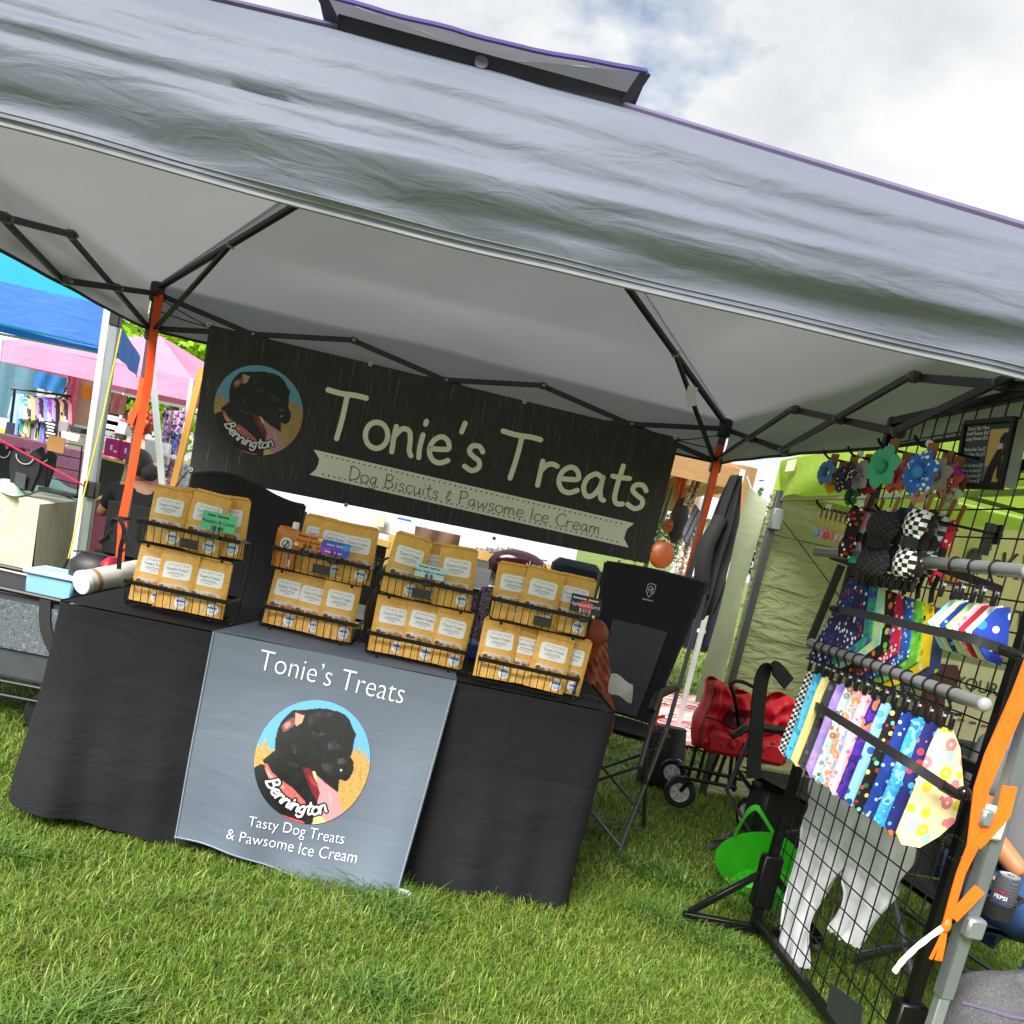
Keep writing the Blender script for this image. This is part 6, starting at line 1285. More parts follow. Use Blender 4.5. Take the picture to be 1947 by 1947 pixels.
m_ = MB('#2a2c2e'); m_.tube([PY(1472, 968, 5.05), PY(1560, 1085, 4.9), PY(1600, 1140, 4.8)], .003, 4); m_.build('wall_cord', 'cloth', gt_)
m_ = MB(); fl4 = [PY(1425, 925, 5.02), PY(1458, 955, 5.02), PY(1362, 1335, 5.02), PY(1322, 1335, 5.02)]
m_.grid(lambda u, v: fl4[0].lerp(fl4[1], u).lerp(fl4[3].lerp(fl4[2], u), v)+Vector((0, .02*math.sin(v*9+u*4), 0)), 5, 20); m_.build('wall_flap', tent_mat('pale_flap', (.5, .55, .38), .4), gt_, ang=80)
m_ = MB('#dfe6c0'); f0 = gside(.075, .25); m_.box(f0+Vector((-.03, 0, 0)), (.004, .12, .06), .001); m_.build('printed_mark', 'ink', gt_)
m_ = MB('#6d7068'); m_.bar(PY(1840, 945, 3.4), PY(1990, 985, 3.0), .02, .016); m_.build('roof_strut', 'metal', gt_)
# black dangling hoodie on the white pole
hd = thing('hoodie', 'black hooded jacket hanging from the white tent pole', 'hoodie', PY(1370, 1165, 6.3))
def hdf(u, v, s=1):
    a = PY(1412, 905, 6.3).lerp(PY(1432, 925, 6.3), u); b = PY(1332, 1155, 6.3).lerp(PY(1388, 1180, 6.3), u)
    t = v; p = a.lerp(b, t); wd = (b-PY(1332, 1155, 6.3)); c = PY(1400-68*v, 905+265*v, 6.3); w_ = .025+.085*math.sin(math.pi*min(1, v*.75+.02))**.8
    p = c+Vector(((u-.5)*2*w_, 0, 0)); p.y += -s*.09*math.sin(math.pi*u)**.7+.03*math.sin(u*17+v*3)*s+.012*math.sin(v*13); p.z -= .03*math.sin(u*5)*v; return p
m_ = MB('#101012'); m_.grid(hdf, 24, 26); m_.grid(lambda u, v: hdf(1-u, v, -1), 16, 20); m_.build('body', 'cloth', hd, ang=80)
m_ = MB('#141416'); m_.tube(cat_rom([PY(1372, 985, 6.2), PY(1345, 1035, 6.18), PY(1335, 1090, 6.18), PY(1338, 1130, 6.2)], 5), [.05]*3+[.055]*10+[.045]*3, 10); m_.build('sleeve', 'cloth', hd)
m_ = MB('#c9ccd0'); m_.strap([PY(1420, 905, 6.15), PY(1440, 960, 6.15), PY(1415, 1075, 6.15)], .012, .003, (1, 0, 0)); m_.build('zip', 'metal', hd)
tw = MB(); ta, tb = PY(1240, 860, 9.9), PY(1440, 900, 9.9)
tw.grid(lambda u, v: ta.lerp(tb, u)+Vector((0, .03*math.sin(u*20), .05-.62*v)), 20, 6); tag(tw.build('tan_curtain', TAN), 'tan fabric wall hanging at the back of the tan tent', 'curtain')
# hanging bags and scarf under the tan tent
def hang_bag(label, px, Y, w, h, c, pts=None, kind='leather', strap=True, sc=(1, .5, 1)):
    p = PY(*px, Y); r_ = thing('handbag', label, 'bag', p-Vector((0, 0, h/2)))
    m_ = MB(c); m_.ball(p, .5, 16, 12, sc=(w, w*.45, h)); m_.build('bag', kind, r_)
    if strap: m_ = MB(c); m_.strap([p+Vector((-w*.35, 0, h*.35)), p+Vector((-w*.05, 0, h*.9)), p+Vector((w*.35, 0, h*.35))], .02, .004, (0, 1, 0)); m_.build('strap', kind, r_)
    m_ = MB('#2c1a0c'); m_.tube([p+Vector((w*.5*math.cos(a), -w*.2*abs(math.sin(a))-.0, h*.12+h*.12*math.sin(a))) for a in [math.pi+i*.32 for i in range(10)]], .004, 5); m_.build('seam', kind, r_)
    return r_
hang_bag('round orange leather bag hanging beside the banner', (1258, 1055), 7.6, .22, .23, '#8c4312')
hang_bag('small orange leather pouch above the round bag', (1270, 1000), 7.7, .09, .12, '#a04e16')
hang_bag('tall dark slate handbag hanging behind the scarf', (1290, 990), 7.8, .16, .4, '#2a2c34')
def panel_thing(name, label, cat, corners, c, kind='cloth', thick=.012, wob=.01, group=None, mat=None):
    m_ = MB(c); a, b, c2, d = corners
    f_ = lambda u, v: a.lerp(b, u).lerp(d.lerp(c2, u), v)
    nr = (b-a).cross(d-a).normalized()
    m_.grid(lambda u, v: f_(u, v)+nr*wob*math.sin(u*13+v*2), 10, 8); m_.grid(lambda u, v: f_(1-u, v)+nr*(wob*math.sin((1-u)*13+v*2)+thick), 10, 8)
    o = m_.build(name, mat or kind, ang=70); return tag(o, label, cat, group)
q4 = lambda Y, *p: [PY(x, y, Y) for x, y in p]
panel_thing('scarf', 'cream and grey printed scarf hanging by the tan tent', 'scarf', q4(7.4, (1325, 893), (1340, 900), (1318, 965), (1300, 960)), '#d8cfc0', mat=PAT('blotch', ['#e0d8c8', '#b8aa98', '#5a5048', '#e8e2d4'], 30), wob=.02)
panel_thing('scarf', 'lower end of the printed scarf fanned out above the grass', 'scarf', q4(7.4, (1302, 1000), (1318, 1002), (1316, 1090), (1280, 1095)), '#d8cfc0', mat=PAT('blotch', ['#e0d8c8', '#b8aa98', '#5a5048', '#e8e2d4'], 30), wob=.03)
panel_thing('leather_strip', 'sage green strap hanging next to the banner edge', 'strap', q4(7.9, (1272, 925), (1284, 925), (1262, 998), (1250, 995)), '#7f9488', 'leather')
panel_thing('leather_strip', 'rust orange strap hanging behind the banner edge', 'strap', q4(8., (1292, 905), (1306, 908), (1300, 950), (1284, 950)), '#c8622c', 'leather')
panel_thing('satin_bag', 'grey satin bag folded over the scarf', 'bag', q4(7.35, (1322, 958), (1334, 975), (1308, 1040), (1298, 1015)), '#4a4a54', 'leather')
panel_thing('display_sign', 'white sign with small green emblem under the tan tent', 'sign', q4(9.0, (1330, 940), (1400, 955), (1390, 995), (1318, 980)), '#eef2f6', 'paper', wob=0)
panel_thing('picture_print', 'yellow art print with blue shapes leaning under the tan tent', 'picture', q4(9.1, (1345, 985), (1375, 990), (1330, 1100), (1300, 1095)), '#e8e0a0', mat=PAT('blotch', ['#efe89a', '#e8d890', '#8ac0d8', '#f0ecc0'], 3), wob=0)
hr = PY(1290, 890, 7.9); m_ = MB('#e8e8ea'); m_.tube([PY(1275, 905, 7.9), PY(1330, 868, 7.5)], .02, 8); tag(m_.build('display_rail', 'metal'), 'white slanted rail above the hanging bags', 'rail')
wb = thing('plastic_sack', 'big white plastic sack on the grass behind the armchair', 'sack', PZ(1300, 1205)); c_ = PY(1300, 1140, 7.6)
m_ = MB('#e8ecf4'); m_.ball(c_, .5, 22, 16, sc=(.42, .35, .72)); m_.build('sack', 'thin', wb)
bbp = thing('backpack', 'tall dark blue backpack standing behind the rear tent leg', 'backpack', PZ(1330, 1218)); c_ = PY(1335, 1165, 7.3); m_ = MB('#1e2230'); m_.box(c_, (.3, .25, .62), .06); m_.build('pack', 'nylon', bbp); m_ = MB('#dfe3ea'); m_.box(c_+Vector((-.02, -.13, -.14)), (.1, .006, .03), .001); m_.build('label_patch', 'paper', bbp)
ub = thing('shopping_bag', 'bright blue shopping bag on the grass by the olive wall', 'bag', PZ(1365, 1222)); c_ = PY(1368, 1193, 7.6); m_ = MB('#1f6fe0'); m_.box(c_, (.2, .2, .34), .03); m_.build('bag', 'nylon', ub); m_ = MB('#e04a3a'); m_.box(c_+Vector((.06, -.102, .08)), (.06, .004, .1), .001); m_.build('print', 'paper', ub)
# striped blanket
sb = MB(); b4 = [PZ(1186, 1318), PZ(1345, 1332), PZ(1350, 1440), PZ(1235, 1412)]
for i in range(18):
    c = ['#e79aa6', '#f2c9c4', '#efe3d0', '#e8b0b4', '#f4ded8', '#d8848f'][i % 6]
    a0, a1 = i/18, (i+1)/18; sb.grid(lambda u, v: b4[0].lerp(b4[3], a0+(a1-a0)*v).lerp(b4[1].lerp(b4[2], a0+(a1-a0)*v), u)+Vector((0, 0, .045+.008*math.sin(u*14+i))), 8, 1, c)
tag(sb.build('picnic_blanket', 'cloth'), 'pink striped blanket spread on the grass behind the armchair', 'blanket')
# printed boards in the green tent
def board(label, corners, writing, extra=None, c='#d9c7a0'):
    a, b, c_, d = corners; r_ = thing('printed_board', label, 'board', d.lerp(c_, .5)); f_ = lambda u, v, o=0.: a.lerp(b, u).lerp(d.lerp(c_, u), v)+Vector((0, -o, 0))
    m_ = MB(c); m_.grid(lambda u, v: f_(u, v), 4, 4); m_.grid(lambda u, v: f_(1-u, v, -.02), 4, 4)
    m_.build('board', 'paper', r_)
    for s_, u0, v0, sz, cc in writing:
        vf = text2d(s_, sz); W = (b-a).length; H = (d-a).length
        m_ = MB(); put(m_, vf, lambda x, y: f_(u0+x/W, v0-y/H, .006), cc); m_.build('lettering', 'ink', r_, smooth=False)
    if extra: extra(r_, f_)
    return r_
def balloons(r_, f_):
    for u0, v0, rr, c in ((.375, .42, .05, '#e8861c'), (.46, .26, .042, '#3a3a34'), (.42, .66, .05, '#33332e'), (.32, .2, .03, '#e8924a'), (.3, .62, .025, '#f0b088')):
        m_ = MB(c); p = f_(u0, v0, .012); m_.ball(p, rr, 14, 10, sc=(1, .15, 1.2)); m_.build('balloon_print', 'ink', r_)
    for u0, v0 in ((.55, .62), (.53, .14), (.42, .9)):
        m_ = MB('#2a2622'); pts = [(u0+.03*math.cos(a)*(1 if k % 2 else .45), v0+.05*math.sin(a)*(1 if k % 2 else .45)) for k, a in enumerate([i*math.pi/5+.3 for i in range(10)])]
        m_.tube([f_(x, y, .008) for x, y in pts], .003, 4, closed=True); m_.build('star_print', 'ink', r_)
board('beige party board with balloons and bold letters seen through the grid', q4(4.6, (1690, 985), (2050, 1020), (2030, 1265), (1650, 1190)), [('KEEP', .78, .3, .17, '#1d1a18'), ('B', .36, .86, .2, '#1d1a18'), ('TIE', .78, .72, .12, '#1d1a18')], balloons)
def dino(r_, f_):
    m_ = MB('#5a2620'); pts = [(.02, .3), (.1, .08), (.3, .05), (.36, .2), (.3, .32), (.22, .3), (.26, .6), (.2, .95), (.05, .95), (.0, .6)]
    m_.add([f_(x, y, .008) for x, y in pts], [tuple(range(len(pts)))]); m_.build('animal_print', 'ink', r_, smooth=False)
    for k in range(8): m_ = MB(random.choice(['#c8702a', '#b84a3a', '#4a4440'])); m_.box(f_(.45+.12*(k % 4), .45+.25*(k//4), .01), (.03, .004, .012)); m_.build('icon_print', 'ink', r_)
board('lower beige board lettered YOUR BUD behind the grid', q4(4.3, (1765, 1245), (1950, 1285), (1915, 1440), (1735, 1390)), [('20 YOUR BUD', .62, .25, .085, '#2a2622')], dino, '#dccfae')
for k, (a, b) in enumerate((((1752, 985), (1740, 1060)), ((1885, 995), (1868, 1055)), ((1720, 975), (1700, 985)))):
    m_ = MB('#121214'); m_.bar(PY(*a, 4.5), PY(*b, 4.5), .05, .02); tag(m_.build('strap', 'nylon'), ['middle', 'right', 'short left'][k]+' black webbing strap holding the beige board', 'strap')
m_ = MB('#131315'); m_.bar(PY(1600, 1075, 4.8), PY(1540, 1220, 4.8), .035, .03); tag(m_.build('dark_pole', 'metal'), 'short black pole leaning on the olive wall left of the rack', 'pole')
# ================================================================== NEIGHBOURS ON THE LEFT
nt0 = PZ(75, 962, .75); nt1 = Vector((nt0.x-.9, nt0.y+.75, .75)); nt2 = PZ(262, 944, .75); nt2 = nt0+(nt2-nt0).normalized()*1.55; nt3 = nt1+(nt2-nt0)
tbn = MB('#b5ae9a'); cn = [nt0, nt2, nt3, nt1]; ctn = sum(cn, Vector())/4
tbn.add([p+Vector((0, 0, .01)) for p in cn], [(0, 1, 2, 3)])
for i in range(4):
    a, b = cn[i], cn[(i+1) % 4]; o_ = ((a+b)/2-ctn); o_.z = 0; o_.normalize()
    tbn.grid(lambda u, v: a.lerp(b, u)+Vector((0, 0, .01-.73*v))+o_*((.02*math.sin(u*24)+.015*math.sin(u*41+1))*v+.03*v), 40, 8)
tag(tbn.build('tablecloth', 'cloth', ang=60), 'cream cloth over the neighbouring jewellery table', 'tablecloth')
m_ = MB('#b9d3bf'); m_.grid(lambda u, v: PZ(0+232*u, 925+16*u-18*v+8*math.sin(u*12), .8)+Vector((0, 0, .05*math.sin(v*3.14)*(1+.5*math.sin(u*19))-.03)), 40, 8); tag(m_.build('mint_cloth', 'cloth', ang=80), 'rumpled mint green cloth along the jewellery table', 'cloth')
for k, (px, Y, w_) in enumerate((((45, 893), 6.9, .2), ((80, 888), 7.4, .15), ((5, 880), 7.6, .16))):
    p = PY(*px, Y); r_ = thing('necklace_bust', ['near black necklace bust with price card on the jewellery table', 'far black necklace bust with white beads', 'black necklace bust cut by the left edge'][k], 'display bust', p-Vector((0, 0, .15)), 0, 'necklace busts')
    m_ = MB('#16161a'); m_.prism([(-w_*.35, -.14), (w_*.35, -.14), (w_*.52, .02), (w_*.5, .11), (w_*.2, .15), (w_*.1, .11), (-w_*.1, .11), (-w_*.2, .15), (-w_*.5, .11), (-w_*.52, .02)], p, (1, 0, 0), (0, .1, 1), .05); m_.build('bust', 'cloth', r_)
    m_ = MB('#d8d8dc'); m_.tube([p+Vector((w_*.3*math.cos(a), -.008, .1+.06*math.sin(a))) for a in [math.pi+i*.35 for i in range(10)]], .004, 5); m_.build('necklace', 'metal', r_)
    if k == 0: m_ = MB('#3a3a40'); m_.box(p+Vector((0, -.03, -.08)), (.075, .01, .11), .002); m_.build('price_card', 'paper', r_)
er_ = thing('earring_rack', 'black wire earring rack with brown card on the jewellery table', 'display rack', PY(118, 945, 6.95)); eb = q4(6.95, (95, 838), (156, 848), (146, 945), (86, 930))
for i in range(5): m_ = MB('#141416'); m_.tube([eb[0].lerp(eb[3], i/4), eb[1].lerp(eb[2], i/4)], .004, 5); m_.build('wire', 'metal', er_)
for s_ in (0, 1): m_ = MB('#141416'); m_.tube([eb[s_], eb[3-s_]], .006, 5); m_.build('upright', 'metal', er_)
m_ = MB('#1a1a1e'); m_.box(PY(115, 937, 6.9), (.26, .14, .03), .006); m_.build('base', 'plastic', er_); m_ = MB('#a9763c'); m_.box(PY(107, 845, 6.9), (.12, .01, .11), .002); m_.build('brown_card', 'paper', er_)
cb = thing('chalkboard', 'blank chalkboard in a pale wooden frame behind the jewellery table', 'chalkboard', PY(210, 945, 7.6)); kb = q4(7.6, (188, 868), (243, 882), (228, 935), (178, 950))
m_ = MB('#24221f'); m_.add(kb, [(0, 1, 2, 3)]); m_.build('slate', 'plastic', cb)
for i in range(4): m_ = MB('#d8bd80'); m_.bar(kb[i], kb[(i+1) % 4], .02, .03, up=(0, 1, 0)); m_.build('frame_bar', 'wood', cb)
def crate(name, label, cat, c, sz, color, kind='cloth', ch=.01, mat=None): m_ = MB(color); m_.box(c, sz, ch); return tag(m_.build(name, mat or kind), label, cat)
# pink display tables and goods inside the pink tent
c_ = PY(80, 870, 9.6); crate('pink_table', 'bright pink covered display table in front of the clothes rail', 'table', Vector((c_.x, 9.6, .56)), (1.05, .7, 1.12), '#f08cab')
c_ = PY(200, 878, 9.8); crate('pink_table', 'pale pink covered table holding the gift bags', 'table', Vector((c_.x+.1, 9.8, .52)), (1.2, .6, 1.0), '#f29cb4')
for k, (px, c) in enumerate((((217, 852), '#d81c7c'), ((244, 858), '#c81470'))):
    p = PY(*px, 9.4); r_ = thing('gift_bag', ['left', 'right'][k]+' magenta gift bag with white print on the pink table', 'gift bag', p-Vector((0, 0, .09)), 0, 'magenta gift bags'); m_ = MB(c); m_.box(p, (.15, .09, .17), .004); m_.build('bag', 'paper', r_); m_ = MB(c); m_.tube([p+Vector((-.03, -.04, .08)), p+Vector((-.02, -.04, .13)), p+Vector((.02, -.04, .13)), p+Vector((.03, -.04, .08))], .004, 5); m_.build('handle', 'paper', r_)
    m_ = MB('#f4d8e8'); m_.box(p+Vector((-.01, -.047, .0)), (.02, .004, .05)); m_.box(p+Vector((.03, -.047, -.03)), (.03, .004, .02)); m_.build('print', 'ink', r_)
m_ = MB('#f2e8ee'); p = PY(300, 860, 9.2); m_.box(p, (.22, .1, .2), .01); tag(m_.build('paper_bag', 'paper'), 'white paper bag held at the pink tent', 'bag')
# clothes rail
rA, rB = PY(28, 740, 12.6), PY(128, 752, 12.6); cr_ = thing('clothes_rail', 'black clothes rail full of shirts in the pink tent', 'clothes rail', Vector(((rA.x+rB.x)/2, 12.6, 0)))
m_ = MB('#26262a'); m_.tube([rA+Vector((-.05, 0, .0)), rB+Vector((.05, 0, 0))], .015, 6); m_.build('rail', 'metal', cr_)
for p in (rA, rB): m_ = MB('#26262a'); m_.tube([Vector((p.x, 12.6, 0)), p], .015, 6); m_.build('post', 'metal', cr_)
SC = [('pale blue', '#9ab8e8'), ('turquoise', '#2ab8c0'), ('cream', '#e8e0c8'), ('lime and white', '#c8d87a'), ('lilac', '#b08ad8'), ('dark brown', '#3a2a24'), ('periwinkle', '#8a94e0'), ('violet', '#8a50b8'), ('mauve print', '#b89ad0'), ('black', '#1c1a1e'), ('sand', '#d8b080'), ('charcoal', '#34343a'), ('rose', '#d88aa0')]
for k, (nm, c) in enumerate(SC):
    p = rA.lerp(rB, (k+.5)/len(SC)); yaw = .9; ex = Vector((math.cos(yaw), -math.sin(yaw), 0)); h_ = random.uniform(.5, .66)
    m_ = MB(c); m_.prism([(-.07, 0), (.07, 0), (.2, -.05), (.3, -.3), (.22, -.33), (.17, -.18), (.18, -h_), (-.18, -h_), (-.17, -.18), (-.22, -.33), (-.3, -.3), (-.2, -.05)], p+Vector((0, 0, -.05)), ex, (0, 0, 1), .035)
    tag(m_.build('shirt', PAT('blotch', [c, '#e8e4ec' if k % 2 else '#3a3050', c, c], 9) if k % 3 else 'cloth'), nm+' shirt hanging on the rail in the pink tent', 'shirt', 'shirts on the clothes rail')
for k, (px, c) in enumerate((((25, 822), '#2a2a3c'), ((36, 826), '#e07a2a'), ((48, 822), '#26404c'), ((60, 824), '#a8c83a'), ((72, 822), '#6a7ad0'), ((84, 826), '#5a1c3a'))):
    p = PY(px[0], px[1]-18, 12.5); m_ = MB(c); m_.prism([(-.09, 0), (.09, 0), (.13, -.34), (-.13, -.36)], p, (1, -.3, 0), (0, 0, 1), .04); tag(m_.build('skirt', 'cloth'), ['black', 'orange', 'dark teal', 'lime', 'blue', 'maroon'][k]+' garment on the low rail under the shirts', 'garment', 'garments on the low rail')
panel_thing('tarp_wall', 'blue-grey tarp at the back left of the pink tent', 'tarp', q4(14.5, (-20, 670), (75, 685), (60, 800), (-30, 790)), '#4f7488', wob=.03)
panel_thing('tarp_wall', 'bright blue tarp above the clothes rail', 'tarp', q4(14.4, (70, 690), (128, 712), (118, 750), (62, 735)), '#1c5f9c', wob=.03)
panel_thing('curtain', 'pink pleated curtain inside the pink tent', 'curtain', q4(12.9, (130, 712), (152, 716), (138, 815), (116, 810)), '#e89ab4', wob=.035)
panel_thing('cream_backdrop', 'cream panel behind the white tent leg', 'panel', q4(13, (150, 716), (205, 728), (185, 815), (136, 805)), '#ddd4c4', wob=0)
panel_thing('toy_panel', 'yellow patch on the cream panel in the pink tent', 'panel', q4(12.9, (158, 733), (173, 735), (170, 760), (156, 758)), '#f0b010', wob=0)
panel_thing('blanket', 'dusty pink blanket hung under the pink tent', 'blanket', q4(12.8, (212, 745), (240, 752), (234, 790), (206, 785)), '#c99aa0', wob=.03)
panel_thing('letter_board', 'black letter board with white lines in the pink tent', 'sign', q4(11.9, (86, 800), (111, 805), (107, 838), (83, 834)), '#141418', 'paper', wob=0)
m_ = MB('#e8e8ec')
for k in range(5): m_.box(PY(96, 806+6*k, 11.85), (.11-.02*(k % 3), .004, .018))
tag(m_.build('sign_lines', 'ink'), 'white lettering lines on the black letter board', 'lettering')
crate('framed_picture', 'grey framed picture beside the letter board', 'picture', PY(121, 812, 11.8), (.12, .03, .14), '#8a8088', 'wood')
crate('white_trailer', 'white trailer parked behind the clothes rail', 'trailer', Vector((PY(20, 800, 17).x-.6, 17.5, .95)), (3.4, 1.6, 1.3), '#cfd2cc', 'plastic', .1)
crate('lime_box', 'lime green bin under the white trailer', 'bin', PY(30, 842, 15.6), (1.1, .5, .35), '#a8c81c', 'plastic', .03)
for k, (px, c) in enumerate((((20, 850), '#e8a8c8'), ((38, 853), '#d83c8c'), ((55, 857), '#f0d0a0'))): crate('folded_cloth', ['pink', 'magenta', 'cream'][k]+' folded cloth on the left display table', 'cloth', PY(*px, 9.0), (.3, .2, .03), c)
for k, (px, sz, c) in enumerate((((212, 800), .25, '#e8a8b8'), ((220, 812), .3, '#d8d4dc'), ((207, 822), .22, '#8a9098'), ((190, 815), .2, '#e8dcd4'), ((140, 832), .2, '#e4c8d0'), ((150, 818), .14, '#2a2a30'))): crate('stacked_goods', ['pink striped', 'white', 'grey folded', 'ivory', 'blush', 'black'][k]+' goods piled behind the pink table', 'goods', PY(*px, 11.), (sz, .2, sz*.45), c)
# right half of the pink booth: prints on a shelf
for k, (a, b, c) in enumerate((((312, 775, 326, 862), 0, ['#3a2440', '#a87ab0', '#e0c8d8']), ((330, 780, 352, 820), 0, ['#5a3a78', '#e8c0e0', '#8a5ab0']), ((326, 822, 340, 862), 0, ['#5a68c0', '#9aa4e8', '#3a3a80']), ((341, 824, 356, 866), 0, ['#7a4ab8', '#a88ad8', '#e8e4f0']), ((345, 775, 362, 800), 0, ['#9a9cac', '#c8a8c0', '#e8dce4']), ((306, 868, 322, 905), 0, ['#e8e0ea', '#5a3a90', '#c8b8d8']), ((324, 872, 345, 920), 0, ['#f0d8e0', '#8a6a90', '#e8b8c8']), ((345, 880, 362, 935), 0, ['#c8ccd4', '#e8e8f0', '#98a0b0']))):
    panel_thing('hanging_fabric', ['dark floral', 'pink leaf print', 'indigo', 'violet', 'grey and pink', 'white pansy print', 'blush', 'silver grey'][k]+' fabric on the shelf left of the banner', 'fabric', q4(9.2+.05*k, (a[0], a[1]), (a[2], a[1]+4), (a[2]-8, a[3]+3), (a[0]-8, a[3])), '#888888', mat=PAT('blotch', c, 22), wob=.015, group='fabrics left of the banner')
m_ = MB('#e8e4e0'); m_.bar(PY(300, 862, 9.1), PY(360, 875, 9.1), .1, .025); tag(m_.build('shelf_board', 'wood'), 'white shelf board among the fabrics left of the banner', 'shelf')
m_ = MB('#c98f3a'); m_.bar(PY(384, 700, 7.), PY(322, 955, 7.), .045, .03); tag(m_.build('wooden_post', 'wood'), 'leaning pine post left of the banner', 'post')
m_ = MB('#eef0f2'); m_.bar(PY(288, 690, 7.2), PY(309, 925, 7.2), .04, .04); tag(m_.build('white_pole', 'metal'), 'thin white pole just right of the orange strap', 'pole')
# ================================================================== BEHIND THE TABLE
sh = thing('pegboard_shelf', 'pine framed black pegboard unit with white top behind the chairs', 'shelf', PY(650, 1080, 6.3))
sA, sB = PY(560, 965, 6.3), PY(748, 1015, 6.3)
m_ = MB('#e9e9ec'); m_.box((sA+sB)/2+Vector((-.05, .1, .03)), ((sB-sA).length+.5, .5, .11), .01); m_.build('top', 'plastic', sh)
m_ = MB('#d8ae66'); m_.bar(sA+Vector((0, -.16, -.07)), sB+Vector((0, -.16, -.07)), .04, .04); m_.build('rail', 'wood', sh)
m_ = MB('#17171a'); m_.box((sA+sB)/2+Vector((0, -.1, -.3)), ((sB-sA).length, .02, .44), .002); m_.build('pegboard', 'plastic', sh)
m_ = MB('#6a6a6a')
for i in range(26):
    for j in range(4): m_.box(sA.lerp(sB, i/25)+Vector((0, -.112, -.12-.03*j)), (.008, .002, .008))
tag(m_.build('peg_holes', 'ink', sh), kind='stuff')
m_ = MB('#d8ae66'); m_.bar(sB+Vector((.02, -.15, .0)), sB+Vector((.02, -.15, -.9)), .07, .05); m_.build('post', 'wood', sh)
panel_thing('white_cloth', 'pale cloth-covered counter behind the pine racks', 'cloth', q4(6.9, (470, 905), (1100, 1035), (1060, 1270), (440, 1130)), '#c4c7cd', wob=.02)
crate('card_stand', 'small clear card stand on the white shelf top', 'card stand', PY(722, 988, 6.1), (.07, .02, .09), '#f0e8c8', 'paper', .002)
crate('blue_pack', 'blue sports pack behind the pegboard unit', 'bag', PY(765, 1008, 6.4), (.16, .14, .16), '#1c48c0', 'nylon', .04)
for k, (x0, y0) in enumerate(((420, 945), (440, 950), (470, 960), (500, 965))): crate('small_goods', ['blue floral', 'white', 'pine', 'wire'][k]+' oddment on the shelf under the banner left end', 'goods', PY(x0-10, y0-18, 6.2), (.06, .05, .1), ['#3a68c8', '#e0d8dc', '#d8ae66', '#8a8a90'][k], 'plastic', .01)
# pine frame rack with jeans and cloth
wr_ = thing('pine_rack', 'pine rail rack with folded clothes behind the third baskets', 'rack', PY(960, 1120, 6.2))
wa, wb2 = PY(775, 1020, 6.2), PY(1060, 1085, 6.2)
m_ = MB('#dcb26a'); m_.bar(wa+Vector((.1, 0, -.02)), wb2, .05, .06, up=(0, 0, 1)); m_.build('rail', 'wood', wr_)
for p in (wa, wb2): m_ = MB('#dcb26a'); m_.bar(p+Vector((0, 0, .08)), Vector((p.x, p.y, .0)), .06, .05); m_.build('post', 'wood', wr_)
panel_thing('brown_cloth', 'brown cloth folded over the pine rack', 'cloth', q4(6.1, (790, 1000), (876, 1018), (868, 1060), (784, 1048)), '#7a5c4c', wob=.02)
for k, (x0, c) in enumerate(((885, '#d8dadc'), (905, '#9a9c9e'), (925, '#8a8c8e'), (945, '#a4a29e'), (965, '#8c8a88'))): panel_thing('jeans', ['white', 'light grey', 'mid grey', 'pale grey', 'warm grey'][k]+' trousers hanging on the pine rack', 'trousers', q4(6.25+.02*k, (x0, 1040), (x0+22, 1045), (x0+16, 1115), (x0-6, 1110)), c, wob=.012, group='trousers on the pine rack')
mk = thing('glossy_tote', 'maroon glossy tote with white letters on the pine rack', 'tote bag', PY(985, 1092, 6.)); p = PY(985, 1078, 6.); m_ = MB('#3c1420'); m_.ball(p, .2, 18, 12, sc=(1, .4, .55)); m_.build('bag', 'gloss', mk)
vf = text2d('look', .07); m_ = MB(); put(m_, vf, lambda a, b: p+Vector((.1-a, -.085, .03+b)), '#d8c8cc'); m_.build('lettering', 'ink', mk, smooth=False)
crate('dark_blanket', 'dark blue-green blanket roll behind the armchair top', 'blanket', PY(1095, 1085, 5.6), (.3, .2, .12), '#26323e', 'cloth', .04)
m_ = MB('#8a8a8e'); m_.tube(cat_rom([PY(930, 1050, 6.1), PY(975, 1052, 6.1), PY(1000, 1063, 6.1), PY(1040, 1066, 6.1)], 5), .006, 5); tag(m_.build('coat_hanger', 'metal'), 'thin wire hanger along the pine rack', 'hanger')
panel_thing('tub_side', 'white paper stack leaning by the stock tray', 'paper', q4(5.2, (885, 1060), (930, 1070), (925, 1110), (882, 1105)), '#e4e6ec', 'paper', wob=0)
